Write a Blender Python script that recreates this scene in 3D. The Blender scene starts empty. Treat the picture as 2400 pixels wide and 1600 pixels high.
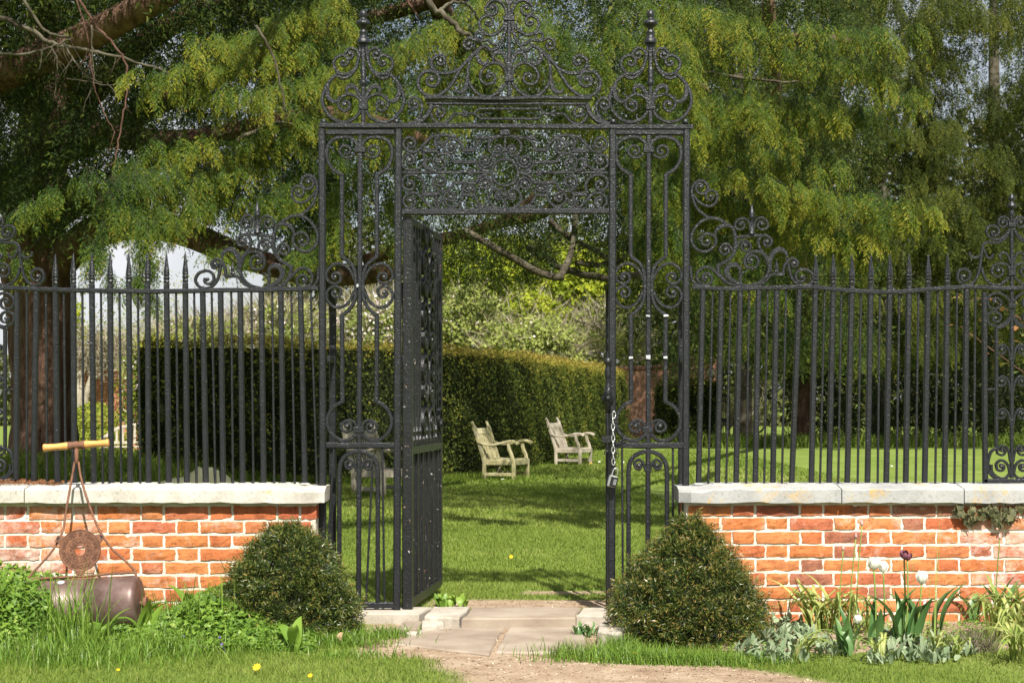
import bpy, bmesh, math, random
import numpy as np
from mathutils import Vector, Matrix

random.seed(11)
rng = np.random.default_rng(11)
R = math.radians
sc = bpy.context.scene
col = sc.collection

# ---------------------------------------------------------------- camera, light, exposure
F, D0, HZ, CX, CH = 3915.0, 9.0, 930.0, 1200.0, 1.15
cam_d = bpy.data.cameras.new('camera')
cam = bpy.data.objects.new('camera', cam_d)
col.objects.link(cam)
cam.location = (0, -D0, CH)
cam.rotation_euler = (R(90), 0, 0)
cam_d.sensor_width = 36.0
cam_d.lens = F / 2400.0 * 36.0
cam_d.shift_y = 130.0 / 2400.0
cam_d.clip_start = 0.1
cam_d.clip_end = 2000.0
cam_d.dof.use_dof = True
cam_d.dof.focus_distance = 9.0
cam_d.dof.aperture_fstop = 9.0
sc.camera = cam

SUN_EL, SUN_AZ = 50.0, -12.0       # azimuth: degrees to the left of straight behind the camera (negative: right)
world = bpy.data.worlds.new('World')
sc.world = world
world.use_nodes = True
wn, wl = world.node_tree.nodes, world.node_tree.links
wn.clear()
wo = wn.new('ShaderNodeOutputWorld')
wb = wn.new('ShaderNodeBackground')
sky = wn.new('ShaderNodeTexSky')
sky.sky_type = 'NISHITA'
sky.sun_disc = False
sky.sun_elevation = R(SUN_EL)
sky.sun_rotation = R(180 + SUN_AZ)
sky.air_density = 1.0
sky.dust_density = 2.0
wtc = wn.new('ShaderNodeTexCoord')
wno = wn.new('ShaderNodeTexNoise')
wno.inputs['Scale'].default_value = 3.2
wno.inputs['Detail'].default_value = 7.0
wno.inputs['Roughness'].default_value = 0.55
wra = wn.new('ShaderNodeValToRGB')
wra.color_ramp.elements[0].position = 0.36
wra.color_ramp.elements[1].position = 0.60
wmx = wn.new('ShaderNodeMixRGB')
wmx.inputs['Color2'].default_value = (9.0, 9.2, 9.6, 1)
wl.new(wtc.outputs['Generated'], wno.inputs['Vector'])
wl.new(wno.outputs['Fac'], wra.inputs['Fac'])
wl.new(wra.outputs['Color'], wmx.inputs['Fac'])
wl.new(sky.outputs['Color'], wmx.inputs['Color1'])
wl.new(wmx.outputs['Color'], wb.inputs['Color'])
wb.inputs['Strength'].default_value = 0.05
wl.new(wb.outputs['Background'], wo.inputs['Surface'])

sun_d = bpy.data.lights.new('sun', 'SUN')
sun_d.energy = 5.0
sun_d.angle = R(0.53)
sun_d.color = (1.0, 0.95, 0.87)
sun = bpy.data.objects.new('sun', sun_d)
col.objects.link(sun)
_az, _el = R(SUN_AZ), R(SUN_EL)
sdir = Vector((math.sin(_az) * math.cos(_el), math.cos(_az) * math.cos(_el), -math.sin(_el)))
sun.rotation_euler = sdir.to_track_quat('-Z', 'Y').to_euler()
sun.location = (-5, -20, 25)

sc.view_settings.view_transform = 'Standard'
sc.view_settings.look = 'None'
sc.view_settings.exposure = 1.0
sc.view_settings.gamma = 1.0
sc.view_settings.use_curve_mapping = False
sc.render.engine = 'CYCLES'
sc.cycles.use_denoising = True
sc.cycles.max_bounces = 6
sc.cycles.diffuse_bounces = 3
sc.cycles.glossy_bounces = 2
sc.cycles.transmission_bounces = 4
sc.cycles.transparent_max_bounces = 4
sc.cycles.caustics_reflective = False
sc.cycles.caustics_refractive = False

# ---------------------------------------------------------------- helpers
WL = {}
def P(px, py, d=D0):
    return Vector(((px - CX) * d / F, d - D0, CH - (py - HZ) * d / F))
def S(d=D0):                     # native pixels per metre at distance d
    return F / d

def tag(o, label=None, cat=None, group=None, kind=None):
    if label: o['label'] = label
    if cat: o['category'] = cat
    if group: o['group'] = group
    if kind: o['kind'] = kind
    return o

def thing(name, loc, label, cat, group=None, rot=(0, 0, 0), parent=None):
    o = bpy.data.objects.new(name, None)
    o.empty_display_size = 0.1
    col.objects.link(o)
    o.location = loc
    o.rotation_euler = rot
    WL[o.name] = Vector(loc)
    if parent is not None:
        o.parent = parent
        o.location = Vector(loc) - WL[parent.name]
    tag(o, label, cat, group)
    return o

def link(name, me, parent=None, loc=None, rot=(0, 0, 0), scale=(1, 1, 1)):
    o = bpy.data.objects.new(name, me)
    col.objects.link(o)
    o.parent = parent
    if loc is not None: o.location = loc
    o.rotation_euler = rot
    o.scale = scale
    WL[o.name] = WL.get(parent.name, Vector((0, 0, 0))) if parent is not None else Vector((0, 0, 0))
    return o

def mesh(name, V, Fc, mat, smooth=False):
    me = bpy.data.meshes.new(name)
    me.from_pydata([tuple(v) for v in V], [], Fc)
    if mat: me.materials.append(mat)
    if smooth:
        me.polygons.foreach_set('use_smooth', [True] * len(me.polygons))
    me.update()
    return me

def mk(name, VF, mat, parent=None, smooth=False, local=False, kind=None):
    """mesh object from world coordinates (or local ones) under parent"""
    V, Fc = VF
    if parent is not None and not local:
        off = WL[parent.name]
        V = [Vector(v) - off for v in V]
    o = link(name, mesh(name, V, Fc, mat, smooth), parent)
    if kind: o['kind'] = kind
    return o

def join(*parts):
    V, Fc = [], []
    for v, f in parts:
        n = len(V)
        V.extend(v)
        Fc.extend([tuple(i + n for i in ff) for ff in f])
    return V, Fc

def xf(VF, M):
    return [M @ Vector(v) for v in VF[0]], VF[1]

def box(cx, cy, cz, sx, sy, sz, ch=0.0, M=None):
    """box, chamfered along all edges when ch > 0"""
    hx, hy, hz = sx / 2, sy / 2, sz / 2
    if ch <= 0:
        V = [Vector((cx + a * hx, cy + b * hy, cz + c * hz)) for a in (-1, 1) for b in (-1, 1) for c in (-1, 1)]
        Fc = [(0, 1, 3, 2), (4, 6, 7, 5), (0, 4, 5, 1), (2, 3, 7, 6), (0, 2, 6, 4), (1, 5, 7, 3)]
    else:
        bm = bmesh.new()
        bmesh.ops.create_cube(bm, size=1.0)
        for v in bm.verts:
            v.co = Vector((v.co.x * sx, v.co.y * sy, v.co.z * sz))
        bmesh.ops.bevel(bm, geom=bm.edges[:], offset=min(ch, min(sx, sy, sz) * .45), segments=1, affect='EDGES')
        bm.verts.index_update()
        V = [v.co + Vector((cx, cy, cz)) for v in bm.verts]
        Fc = [tuple(v.index for v in f.verts) for f in bm.faces]
        bm.free()
    if M is not None: V = [M @ v for v in V]
    return V, Fc

def cr(pts, n=7):
    """Catmull-Rom through 2-D or 3-D points; a point given twice is a sharp corner"""
    segs, cur = [], [pts[0]]
    for p in pts[1:]:
        if p == cur[-1]:
            segs.append(cur); cur = [p]
        else:
            cur.append(p)
    segs.append(cur)
    out = []
    for s in segs:
        if len(s) < 2: continue
        a = np.array(s, float)
        ext = np.vstack([2 * a[0] - a[1], a, 2 * a[-1] - a[-2]])
        for i in range(1, len(ext) - 2):
            p0, p1, p2, p3 = ext[i - 1], ext[i], ext[i + 1], ext[i + 2]
            m = n if len(s) > 2 else 1
            for k in range(m):
                t = k / m
                out.append(.5 * ((2 * p1) + (-p0 + p2) * t + (2 * p0 - 5 * p1 + 4 * p2 - p3) * t * t + (-p0 + 3 * p1 - 3 * p2 + p3) * t ** 3))
    out.append(np.array(segs[-1][-1], float))
    res = [out[0]]
    for q in out[1:]:
        if np.linalg.norm(q - res[-1]) > 1e-6: res.append(q)
    return res

def spiral_from(path, c, turns=1.0, k=16):
    """carry a 2-D path on as a spiral into centre c"""
    p, q = path[-1], path[-2]
    t = p - q
    c = np.array(c, float)
    r = p - c
    sgn = 1.0 if (r[0] * t[1] - r[1] * t[0]) > 0 else -1.0
    a0, r0 = math.atan2(r[1], r[0]), np.linalg.norm(r)
    out = []
    m = max(6, int(k * turns))
    for i in range(1, m + 1):
        f = i / m
        a = a0 + sgn * 2 * math.pi * turns * f
        rr = r0 * (1 - .78 * f)
        out.append(c + rr * np.array([math.cos(a), math.sin(a)]))
    return path + out

def sweep2(path3, w, dep, N, taper=None):
    """chamfered rectangular bar along a planar path (list of Vectors); N plane normal"""
    n = len(path3)
    V, Fc = [], []
    for i, p in enumerate(path3):
        a = path3[max(i - 1, 0)]
        b = path3[min(i + 1, n - 1)]
        t = (b - a).normalized()
        s = N.cross(t).normalized()
        # mitre so that sharp corners keep their thickness
        m = 1.0
        if 0 < i < n - 1:
            t1 = (p - a).normalized(); t2 = (b - p).normalized()
            cs = max(-1, min(1, t1.dot(t2)))
            m = min(1.6, 1 / max(.55, math.sqrt((1 + cs) / 2)))
        hw = w / 2 * m * (taper(i / (n - 1)) if taper else 1)
        hd = dep / 2
        c = min(hw, hd) * .38
        for x, y in ((-hw + c, -hd), (hw - c, -hd), (hw, -hd + c), (hw, hd - c), (hw - c, hd), (-hw + c, hd), (-hw, hd - c), (-hw, -hd + c)):
            V.append(p + s * x + N * y)
    for i in range(n - 1):
        for k in range(8):
            a, b = i * 8 + k, i * 8 + (k + 1) % 8
            Fc.append((a, b, b + 8, a + 8))
    Fc.append(tuple(range(7, -1, -1)))
    Fc.append(tuple(range((n - 1) * 8, n * 8)))
    return V, Fc

def lathe(prof, c, axis=Vector((0, 0, 1)), n=16):
    """prof: (height, radius) pairs from c along axis"""
    axis = axis.normalized()
    u = axis.orthogonal().normalized(); v = axis.cross(u)
    V, Fc = [], []
    for h, r in prof:
        for k in range(n):
            a = 2 * math.pi * k / n
            V.append(c + axis * h + (u * math.cos(a) + v * math.sin(a)) * max(r, 1e-4))
    for i in range(len(prof) - 1):
        for k in range(n):
            a, b = i * n + k, i * n + (k + 1) % n
            Fc.append((a, b, b + n, a + n))
    Fc.append(tuple(range(n - 1, -1, -1)))
    Fc.append(tuple(range((len(prof) - 1) * n, len(prof) * n)))
    return V, Fc

def tube(pts, rad, n=8, lump=0.0, seed=0):
    V, Fc = [], []
    rs = random.Random(seed)
    pts = [Vector(p) for p in pts]
    u = None
    ph = [rs.uniform(0, 6.28) for _ in range(4)]
    for i, p in enumerate(pts):
        t = (pts[min(i + 1, len(pts) - 1)] - pts[max(i - 1, 0)])
        if t.length < 1e-9: t = Vector((0, 0, 1))
        t.normalize()
        if u is None: u = t.orthogonal().normalized()
        u = (u - t * u.dot(t))
        u = u.normalized() if u.length > 1e-6 else t.orthogonal().normalized()
        v = t.cross(u)
        r = rad[i] if hasattr(rad, '__len__') else rad
        for k in range(n):
            a = 2 * math.pi * k / n
            q = 1.0
            if lump:
                q += lump * (.5 * math.sin(5 * a + ph[0] + i * .25) + .3 * math.sin(3 * a + ph[1] - i * .2) + .35 * math.sin(9 * a + ph[2] + i * .1) + .5 * (rs.random() - .5))
            V.append(p + (u * math.cos(a) + v * math.sin(a)) * r * q)
    for i in range(len(pts) - 1):
        for k in range(n):
            a, b = i * n + k, i * n + (k + 1) % n
            Fc.append((a, b, b + n, a + n))
    Fc.append(tuple(range(n - 1, -1, -1)))
    Fc.append(tuple(range((len(pts) - 1) * n, len(pts) * n)))
    return V, Fc

def soup(name, T, tint, mat, parent=None, kind='stuff'):
    """one mesh from many loose triangles T (n,3,3); tint: one value per triangle"""
    T = np.asarray(T, np.float32)
    n = len(T)
    if parent is not None:
        T = T - np.array(WL[parent.name], np.float32)
    me = bpy.data.meshes.new(name)
    me.vertices.add(3 * n)
    me.vertices.foreach_set('co', np.ascontiguousarray(T).reshape(-1))
    me.loops.add(3 * n)
    me.loops.foreach_set('vertex_index', np.arange(3 * n, dtype=np.int32))
    me.polygons.add(n)
    me.polygons.foreach_set('loop_start', np.arange(0, 3 * n, 3, dtype=np.int32))
    at = me.attributes.new('tint', 'FLOAT', 'FACE')
    at.data.foreach_set('value', np.asarray(tint, np.float32))
    me.materials.append(mat)
    me.update(calc_edges=True)
    o = link(name, me, parent)
    if kind: o['kind'] = kind
    return o

def unit(a):
    return a / np.maximum(np.linalg.norm(a, axis=-1, keepdims=True), 1e-9)

def place(protos, pos, fwd, up, scale, tsh):
    """copies of triangle prototypes; returns T, tint"""
    pos, fwd, up = np.asarray(pos, np.float32), unit(np.asarray(fwd, np.float32)), np.asarray(up, np.float32)
    lat = unit(np.cross(up, fwd)); up = np.cross(fwd, lat)
    Rm = np.stack([fwd, lat, up], axis=2)           # columns
    idx = rng.integers(0, len(protos), len(pos))
    Ts, tt = [], []
    for k, (pt, pv) in enumerate(protos):
        m = np.where(idx == k)[0]
        if len(m) == 0: continue
        A = np.einsum('nij,mkj->nmki', Rm[m], pt) * np.asarray(scale)[m][:, None, None, None] + pos[m][:, None, None, :]
        Ts.append(A.reshape(-1, 3, 3))
        tt.append((pv[None, :] + np.asarray(tsh)[m][:, None]).reshape(-1))
    return np.concatenate(Ts), np.clip(np.concatenate(tt), 0, 1)

def leaf_tris(pos, nrm, length, width, tint=None):
    """one leaf (two triangles, a rhomb) at each position, turned about its normal at random"""
    n = len(pos)
    nrm = unit(nrm)
    r = rng.normal(size=(n, 3))
    a = unit(np.cross(nrm, r)); b = np.cross(nrm, a)
    L = (np.asarray(length) * np.ones(n))[:, None]; W = (np.asarray(width) * np.ones(n))[:, None]
    p0, p2 = pos - a * L / 2, pos + a * L / 2
    p1, p3 = pos + b * W / 2 - a * L * .08 + nrm * L * .08, pos - b * W / 2 - a * L * .08 + nrm * L * .08
    T = np.concatenate([np.stack([p0, p1, p2], 1), np.stack([p0, p2, p3], 1)])
    tt = None if tint is None else np.concatenate([tint, tint])
    return T, tt

# ---------------------------------------------------------------- materials
def nt(name):
    m = bpy.data.materials.new(name)
    m.use_nodes = True
    N, L = m.node_tree.nodes, m.node_tree.links
    b = N['Principled BSDF']
    return m, N, L, b

def ramp(N, cols):
    r = N.new('ShaderNodeValToRGB')
    e = r.color_ramp.elements
    while len(e) < len(cols): e.new(.5)
    for k, (p, c) in enumerate(cols):
        e[k].position = p
        e[k].color = (*c, 1)
    return r

def noise(N, L, vec, scale, detail=4, rough=.6):
    n = N.new('ShaderNodeTexNoise')
    n.inputs['Scale'].default_value = scale
    n.inputs['Detail'].default_value = detail
    n.inputs['Roughness'].default_value = rough
    L.new(vec, n.inputs['Vector'])
    return n

def mix(N, L, fac, a, b, mode='MIX'):
    m = N.new('ShaderNodeMixRGB')
    m.blend_type = mode
    for i, x in enumerate((fac, a, b)):
        s = m.inputs[i]
        if hasattr(x, 'is_linked'): L.new(x, s)
        elif isinstance(x, (int, float)): s.default_value = x if i == 0 else (x, x, x, 1)
        else: s.default_value = (*x, 1)
    return m.outputs['Color']

def bump(N, L, b, h, strength, dist):
    k = N.new('ShaderNodeBump')
    k.inputs['Strength'].default_value = strength
    k.inputs['Distance'].default_value = dist
    L.new(h, k.inputs['Height'])
    L.new(k.outputs['Normal'], b.inputs['Normal'])

def simple(name, cols, scale=6, detail=5, rough=.7, bs=40, bstr=.4, bd=.004, spec=.3, metal=0.0, coord='Object', stretch=None, rvar=True):
    """colour from a noise-driven ramp, plus a noise bump"""
    m, N, L, b = nt(name)
    tc = N.new('ShaderNodeTexCoord')
    vec = tc.outputs[coord]
    if stretch:
        mp = N.new('ShaderNodeMapping')
        mp.inputs['Scale'].default_value = stretch
        L.new(vec, mp.inputs['Vector']); vec = mp.outputs['Vector']
    if rvar:
        oi = N.new('ShaderNodeObjectInfo')
        ad = N.new('ShaderNodeVectorMath'); ad.operation = 'ADD'
        ml = N.new('ShaderNodeMath'); ml.operation = 'MULTIPLY'; ml.inputs[1].default_value = 37.0
        L.new(oi.outputs['Random'], ml.inputs[0])
        L.new(vec, ad.inputs[0]); L.new(ml.outputs[0], ad.inputs[1])
        vec = ad.outputs[0]
    n = noise(N, L, vec, scale, detail)
    r = ramp(N, cols)
    L.new(n.outputs['Fac'], r.inputs['Fac'])
    L.new(r.outputs['Color'], b.inputs['Base Color'])
    b.inputs['Roughness'].default_value = rough
    b.inputs['Specular IOR Level'].default_value = spec
    b.inputs['Metallic'].default_value = metal
    if bstr:
        n2 = noise(N, L, vec, bs, 4)
        bump(N, L, b, n2.outputs['Fac'], bstr, bd)
    return m

def foliage(name, cols, trans=.3, rough=.5, spec=.25, var=.25, vscale=1.5, gain=1.0):
    m, N, L, b = nt(name)
    at = N.new('ShaderNodeAttribute'); at.attribute_name = 'tint'
    tc = N.new('ShaderNodeTexCoord')
    n = noise(N, L, tc.outputs['Object'], vscale, 3)
    s = N.new('ShaderNodeMath'); s.operation = 'MULTIPLY_ADD'
    s.inputs[1].default_value = var; s.inputs[2].default_value = -var / 2
    L.new(n.outputs['Fac'], s.inputs[0])
    a = N.new('ShaderNodeMath'); a.operation = 'ADD'; a.use_clamp = True
    L.new(at.outputs['Fac'], a.inputs[0]); L.new(s.outputs[0], a.inputs[1])
    r = ramp(N, cols)
    L.new(a.outputs[0], r.inputs['Fac'])
    L.new(r.outputs['Color'], b.inputs['Base Color'])
    b.inputs['Roughness'].default_value = rough
    b.inputs['Specular IOR Level'].default_value = spec
    if trans > 0:
        t = N.new('ShaderNodeBsdfTranslucent')
        L.new(r.outputs['Color'], t.inputs['Color'])
        mx = N.new('ShaderNodeMixShader'); mx.inputs[0].default_value = trans
        L.new(b.outputs[0], mx.inputs[1]); L.new(t.outputs[0], mx.inputs[2])
        L.new(mx.outputs[0], N['Material Output'].inputs['Surface'])
    return m

def leafmat(name, c1, c2, trans=.3, rough=.5, scale=8, spec=.3):
    m, N, L, b = nt(name)
    tc = N.new('ShaderNodeTexCoord'); oi = N.new('ShaderNodeObjectInfo')
    n = noise(N, L, tc.outputs['Object'], scale, 3)
    ad = N.new('ShaderNodeMath'); ad.operation = 'ADD'
    ml = N.new('ShaderNodeMath'); ml.operation = 'MULTIPLY_ADD'; ml.inputs[1].default_value = .8; ml.inputs[2].default_value = -.4
    L.new(oi.outputs['Random'], ml.inputs[0])
    L.new(n.outputs['Fac'], ad.inputs[0]); L.new(ml.outputs[0], ad.inputs[1])
    r = ramp(N, [(.2, c1), (.8, c2)])
    L.new(ad.outputs[0], r.inputs['Fac'])
    L.new(r.outputs['Color'], b.inputs['Base Color'])
    b.inputs['Roughness'].default_value = rough
    b.inputs['Specular IOR Level'].default_value = spec
    t = N.new('ShaderNodeBsdfTranslucent')
    L.new(r.outputs['Color'], t.inputs['Color'])
    mx = N.new('ShaderNodeMixShader'); mx.inputs[0].default_value = trans
    L.new(b.outputs[0], mx.inputs[1]); L.new(t.outputs[0], mx.inputs[2])
    L.new(mx.outputs[0], N['Material Output'].inputs['Surface'])
    return m

def iron_mat(name, chips=.0, base=(.0075, .0085, .0105)):
    m, N, L, b = nt(name)
    tc = N.new('ShaderNodeTexCoord')
    g = N.new('ShaderNodeNewGeometry')
    pos = g.outputs['Position']
    n1 = noise(N, L, pos, 9, 4)
    r = ramp(N, [(.3, tuple(c * .75 for c in base)), (.7, tuple(c * 1.35 for c in base))])
    L.new(n1.outputs['Fac'], r.inputs['Fac'])
    c = r.outputs['Color']
    # small lime and rust chips in the paint
    n2 = noise(N, L, pos, 55, 3)
    k = ramp(N, [(.735 - chips, (0, 0, 0)), (.765 - chips, (1, 1, 1))])
    L.new(n2.outputs['Fac'], k.inputs['Fac'])
    n3 = noise(N, L, pos, 21, 2)
    rc = ramp(N, [(.42, (.16, .07, .035)), (.58, (.40, .38, .36))])
    L.new(n3.outputs['Fac'], rc.inputs['Fac'])
    c = mix(N, L, k.outputs['Color'], c, rc.outputs['Color'])
    L.new(c, b.inputs['Base Color'])
    b.inputs['Roughness'].default_value = .34
    b.inputs['Specular IOR Level'].default_value = .5
    n4 = noise(N, L, pos, 120, 3, .55)
    n5 = noise(N, L, pos, 28, 2)
    s = mix(N, L, .35, n4.outputs['Fac'], n5.outputs['Fac'])
    bump(N, L, b, s, .8, .0065)
    return m

IRON = iron_mat('painted_iron', .0)
IRON_WORN = iron_mat('worn_painted_iron', .06, (.008, .0085, .0095))
RUST = simple('rusty_iron', [(.3, (.085, .038, .022)), (.55, (.15, .07, .04)), (.75, (.22, .10, .05))], 30, 5, .75, 160, .5, .002)
DRUM = simple('rusty_steel_drum', [(.3, (.075, .042, .033)), (.5, (.12, .075, .062)), (.7, (.165, .115, .10))], 14, 7, .46, 240, .25, .001, spec=.45, metal=.25)
GRIP = simple('worn_ash_wood', [(.3, (.42, .19, .05)), (.55, (.58, .31, .10)), (.75, (.36, .15, .04))], 10, 4, .38, 60, .2, .001, stretch=(1, 6, 6))
PAINTMARK = simple('white_paint', [(.4, (.32, .33, .36)), (.6, (.46, .46, .46))], 40, 2, .5, 200, .2, .001)
STEEL = simple('galvanised_steel', [(.35, (.45, .45, .44)), (.65, (.62, .62, .60))], 60, 3, .35, 200, .2, .0005, spec=.5, metal=.8)
BLACKP = simple('black_plastic', [(.4, (.012, .012, .013)), (.6, (.02, .02, .021))], 30, 2, .4, 90, .1, .0005)

def brick_mat():
    m, N, L, b = nt('orange_brick')
    tc = N.new('ShaderNodeTexCoord'); oi = N.new('ShaderNodeObjectInfo')
    ml = N.new('ShaderNodeMath'); ml.operation = 'MULTIPLY'; ml.inputs[1].default_value = 53.0
    L.new(oi.outputs['Random'], ml.inputs[0])
    ad = N.new('ShaderNodeVectorMath'); ad.operation = 'ADD'
    L.new(tc.outputs['Object'], ad.inputs[0]); L.new(ml.outputs[0], ad.inputs[1])
    v = ad.outputs[0]
    base = ramp(N, [(0, (.36, .10, .05)), (.2, (.43, .135, .052)), (.45, (.46, .165, .055)), (.7, (.48, .19, .07)), (.88, (.40, .125, .062)), (1, (.27, .12, .075))])
    L.new(oi.outputs['Random'], base.inputs['Fac'])
    n1 = noise(N, L, v, 16, 6, .65)
    sh = ramp(N, [(.25, (.55, .5, .5)), (.55, (1, 1, 1)), (.8, (1.12, 1.18, 1.25))])
    L.new(n1.outputs['Fac'], sh.inputs['Fac'])
    c = mix(N, L, 1.0, base.outputs['Color'], sh.outputs['Color'], 'MULTIPLY')
    # lime bloom, amount carried by the object's own colour (red channel)
    n2 = noise(N, L, v, 11, 8, .72)
    se = N.new('ShaderNodeSeparateColor'); L.new(oi.outputs['Color'], se.inputs[0])
    th = N.new('ShaderNodeMath'); th.operation = 'ADD'
    L.new(n2.outputs['Fac'], th.inputs[0]); L.new(se.outputs[0], th.inputs[1])
    kr = ramp(N, [(.62, (0, 0, 0)), (.86, (.85, .85, .85))]); L.new(th.outputs[0], kr.inputs['Fac'])
    c = mix(N, L, kr.outputs['Color'], c, (.56, .44, .37))
    # dark grime / moss, plus painted coping shade on the top course, green channel
    n3 = noise(N, L, v, 7, 5)
    th2 = N.new('ShaderNodeMath'); th2.operation = 'ADD'
    L.new(n3.outputs['Fac'], th2.inputs[0]); L.new(se.outputs[1], th2.inputs[1])
    kr2 = ramp(N, [(.62, (0, 0, 0)), (.85, (.8, .8, .8))]); L.new(th2.outputs[0], kr2.inputs['Fac'])
    c = mix(N, L, kr2.outputs['Color'], c, (.16, .095, .07))
    # pits
    n4 = noise(N, L, v, 90, 4)
    kp = ramp(N, [(.30, (.35, .3, .3)), (.42, (1, 1, 1))]); L.new(n4.outputs['Fac'], kp.inputs['Fac'])
    c = mix(N, L, 1.0, c, kp.outputs['Color'], 'MULTIPLY')
    L.new(c, b.inputs['Base Color'])
    b.inputs['Roughness'].default_value = .9
    b.inputs['Specular IOR Level'].default_value = .15
    mp = N.new('ShaderNodeMapping'); mp.inputs['Scale'].default_value = (1, 1, 2.6)
    L.new(v, mp.inputs['Vector'])
    n5 = noise(N, L, mp.outputs['Vector'], 26, 6, .7)
    h = mix(N, L, .35, n5.outputs['Fac'], n4.outputs['Fac'])
    bump(N, L, b, h, .7, .006)
    return m
BRICK = brick_mat()
MORTAR = simple('lime_mortar', [(.3, (.46, .41, .32)), (.55, (.64, .59, .49)), (.75, (.70, .66, .58))], 12, 6, .95, 90, .9, .008)

def coping_mat(name, c0, c1, lichen):
    m, N, L, b = nt(name)
    g = N.new('ShaderNodeNewGeometry'); pos = g.outputs['Position']
    n1 = noise(N, L, pos, 5, 7, .65)
    r = ramp(N, [(.3, c0), (.65, c1)]); L.new(n1.outputs['Fac'], r.inputs['Fac'])
    n2 = noise(N, L, pos, 60, 5, .6)
    k = ramp(N, [(.30, (.55, .52, .48)), (.42, (1, 1, 1))]); L.new(n2.outputs['Fac'], k.inputs['Fac'])
    c = mix(N, L, 1.0, r.outputs['Color'], k.outputs['Color'], 'MULTIPLY')
    n3 = noise(N, L, pos, 3.3, 6, .7)
    k3 = ramp(N, [(.60 - lichen, (0, 0, 0)), (.70 - lichen, (.8, .8, .8))]); L.new(n3.outputs['Fac'], k3.inputs['Fac'])
    n4 = noise(N, L, pos, 26, 5, .7)
    k4 = ramp(N, [(.47, (0, 0, 0)), (.56, (1, 1, 1))]); L.new(n4.outputs['Fac'], k4.inputs['Fac'])
    fc = mix(N, L, 1.0, k3.outputs['Color'], k4.outputs['Color'], 'MULTIPLY')
    c = mix(N, L, fc, c, (.48, .30, .07))
    L.new(c, b.inputs['Base Color'])
    b.inputs['Roughness'].default_value = .9
    b.inputs['Specular IOR Level'].default_value = .15
    bump(N, L, b, n2.outputs['Fac'], .6, .005)
    return m
COPE_L = coping_mat('pale_limestone', (.29, .27, .225), (.52, .495, .44), -.02)
COPE_R = coping_mat('grey_limestone', (.24, .245, .24), (.36, .36, .345), .075)
SLAB = simple('york_stone', [(.3, (.20, .155, .115)), (.5, (.265, .215, .165)), (.72, (.33, .28, .22))], 4, 8, .85, 70, .35, .003, spec=.2)
SLAB_PALE = simple('pale_stone', [(.3, (.27, .235, .185)), (.6, (.40, .365, .305))], 7, 7, .9, 60, .6, .006, spec=.15)
TEAK = simple('weathered_teak', [(.3, (.26, .225, .16)), (.5, (.37, .325, .25)), (.72, (.46, .42, .345))], 5, 6, .8, 90, .4, .002, stretch=(3, 3, 1.2))
TEAK_MOSS = simple('mossy_teak', [(.3, (.22, .20, .09)), (.5, (.33, .30, .16)), (.72, (.40, .365, .25))], 4, 6, .8, 90, .4, .002)
BARK = simple('yew_bark', [(.3, (.045, .026, .018)), (.5, (.12, .070, .048)), (.72, (.21, .135, .10))], 3.2, 7, .95, 9, 1.0, .05, spec=.1, stretch=(3, 3, .55))
TWIG = simple('lichened_twig', [(.3, (.035, .027, .018)), (.6, (.095, .085, .06))], 6, 4, .9, 40, .4, .005, spec=.1)
TWIG_RED = simple('red_brown_branch', [(.3, (.055, .026, .018)), (.6, (.115, .06, .043))], 5, 4, .8, 30, .5, .006, spec=.2)
TWIG_PALE = simple('pale_branch', [(.3, (.20, .17, .12)), (.6, (.36, .32, .25))], 5, 4, .9, 40, .4, .005, spec=.1)
CLOTH = simple('olive_cloth', [(.3, (.05, .054, .032)), (.7, (.085, .09, .057))], 6, 4, .9, 13, 1.0, .03, spec=.1)
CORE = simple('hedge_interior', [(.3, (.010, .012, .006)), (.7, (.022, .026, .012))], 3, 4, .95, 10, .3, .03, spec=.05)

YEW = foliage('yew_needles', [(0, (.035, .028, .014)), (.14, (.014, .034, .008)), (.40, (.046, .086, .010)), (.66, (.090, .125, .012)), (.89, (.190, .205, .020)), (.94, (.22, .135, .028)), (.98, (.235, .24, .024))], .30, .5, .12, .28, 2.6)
YEW_SHADED = foliage('shaded_yew_needles', [(0, (.018, .014, .008)), (.14, (.010, .021, .006)), (.5, (.026, .045, .010)), (.8, (.055, .078, .012)), (1, (.11, .11, .02))], .22, .6, .08, .25, 1.0)  # darker copy of the yew needles: crown shade put into the colour
OLIVE = foliage('olive_conifer', [(0, (.018, .016, .008)), (.2, (.020, .032, .007)), (.5, (.050, .068, .012)), (.8, (.100, .112, .018)), (1, (.16, .15, .03))], .26, .6, .08, .4, .8)
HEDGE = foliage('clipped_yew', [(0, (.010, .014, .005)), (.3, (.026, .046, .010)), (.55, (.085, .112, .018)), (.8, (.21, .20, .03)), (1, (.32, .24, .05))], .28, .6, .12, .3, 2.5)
BUSH = foliage('yew_bush', [(0, (.016, .016, .008)), (.15, (.014, .032, .008)), (.5, (.042, .076, .014)), (.75, (.095, .125, .020)), (.9, (.165, .16, .032)), (1, (.26, .165, .045))], .25, .38, .45, .15, 7)
GRASS = foliage('mown_grass', [(0, (.16, .13, .05)), (.15, (.085, .14, .020)), (.5, (.165, .235, .036)), (.8, (.255, .31, .066)), (1, (.38, .37, .15))], .45, .6, .12, .22, .9)
GRASS_LONG = foliage('long_grass', [(0, (.25, .22, .10)), (.12, (.07, .145, .018)), (.5, (.14, .245, .03)), (.8, (.23, .34, .055)), (1, (.32, .36, .14))], .4, .4, .35, .15, 3)
LIME = foliage('young_lime_leaves', [(0, (.08, .08, .025)), (.2, (.12, .17, .015)), (.5, (.25, .31, .02)), (.8, (.40, .43, .03)), (1, (.50, .48, .08))], .4, .5, .2, .2, .6)
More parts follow.
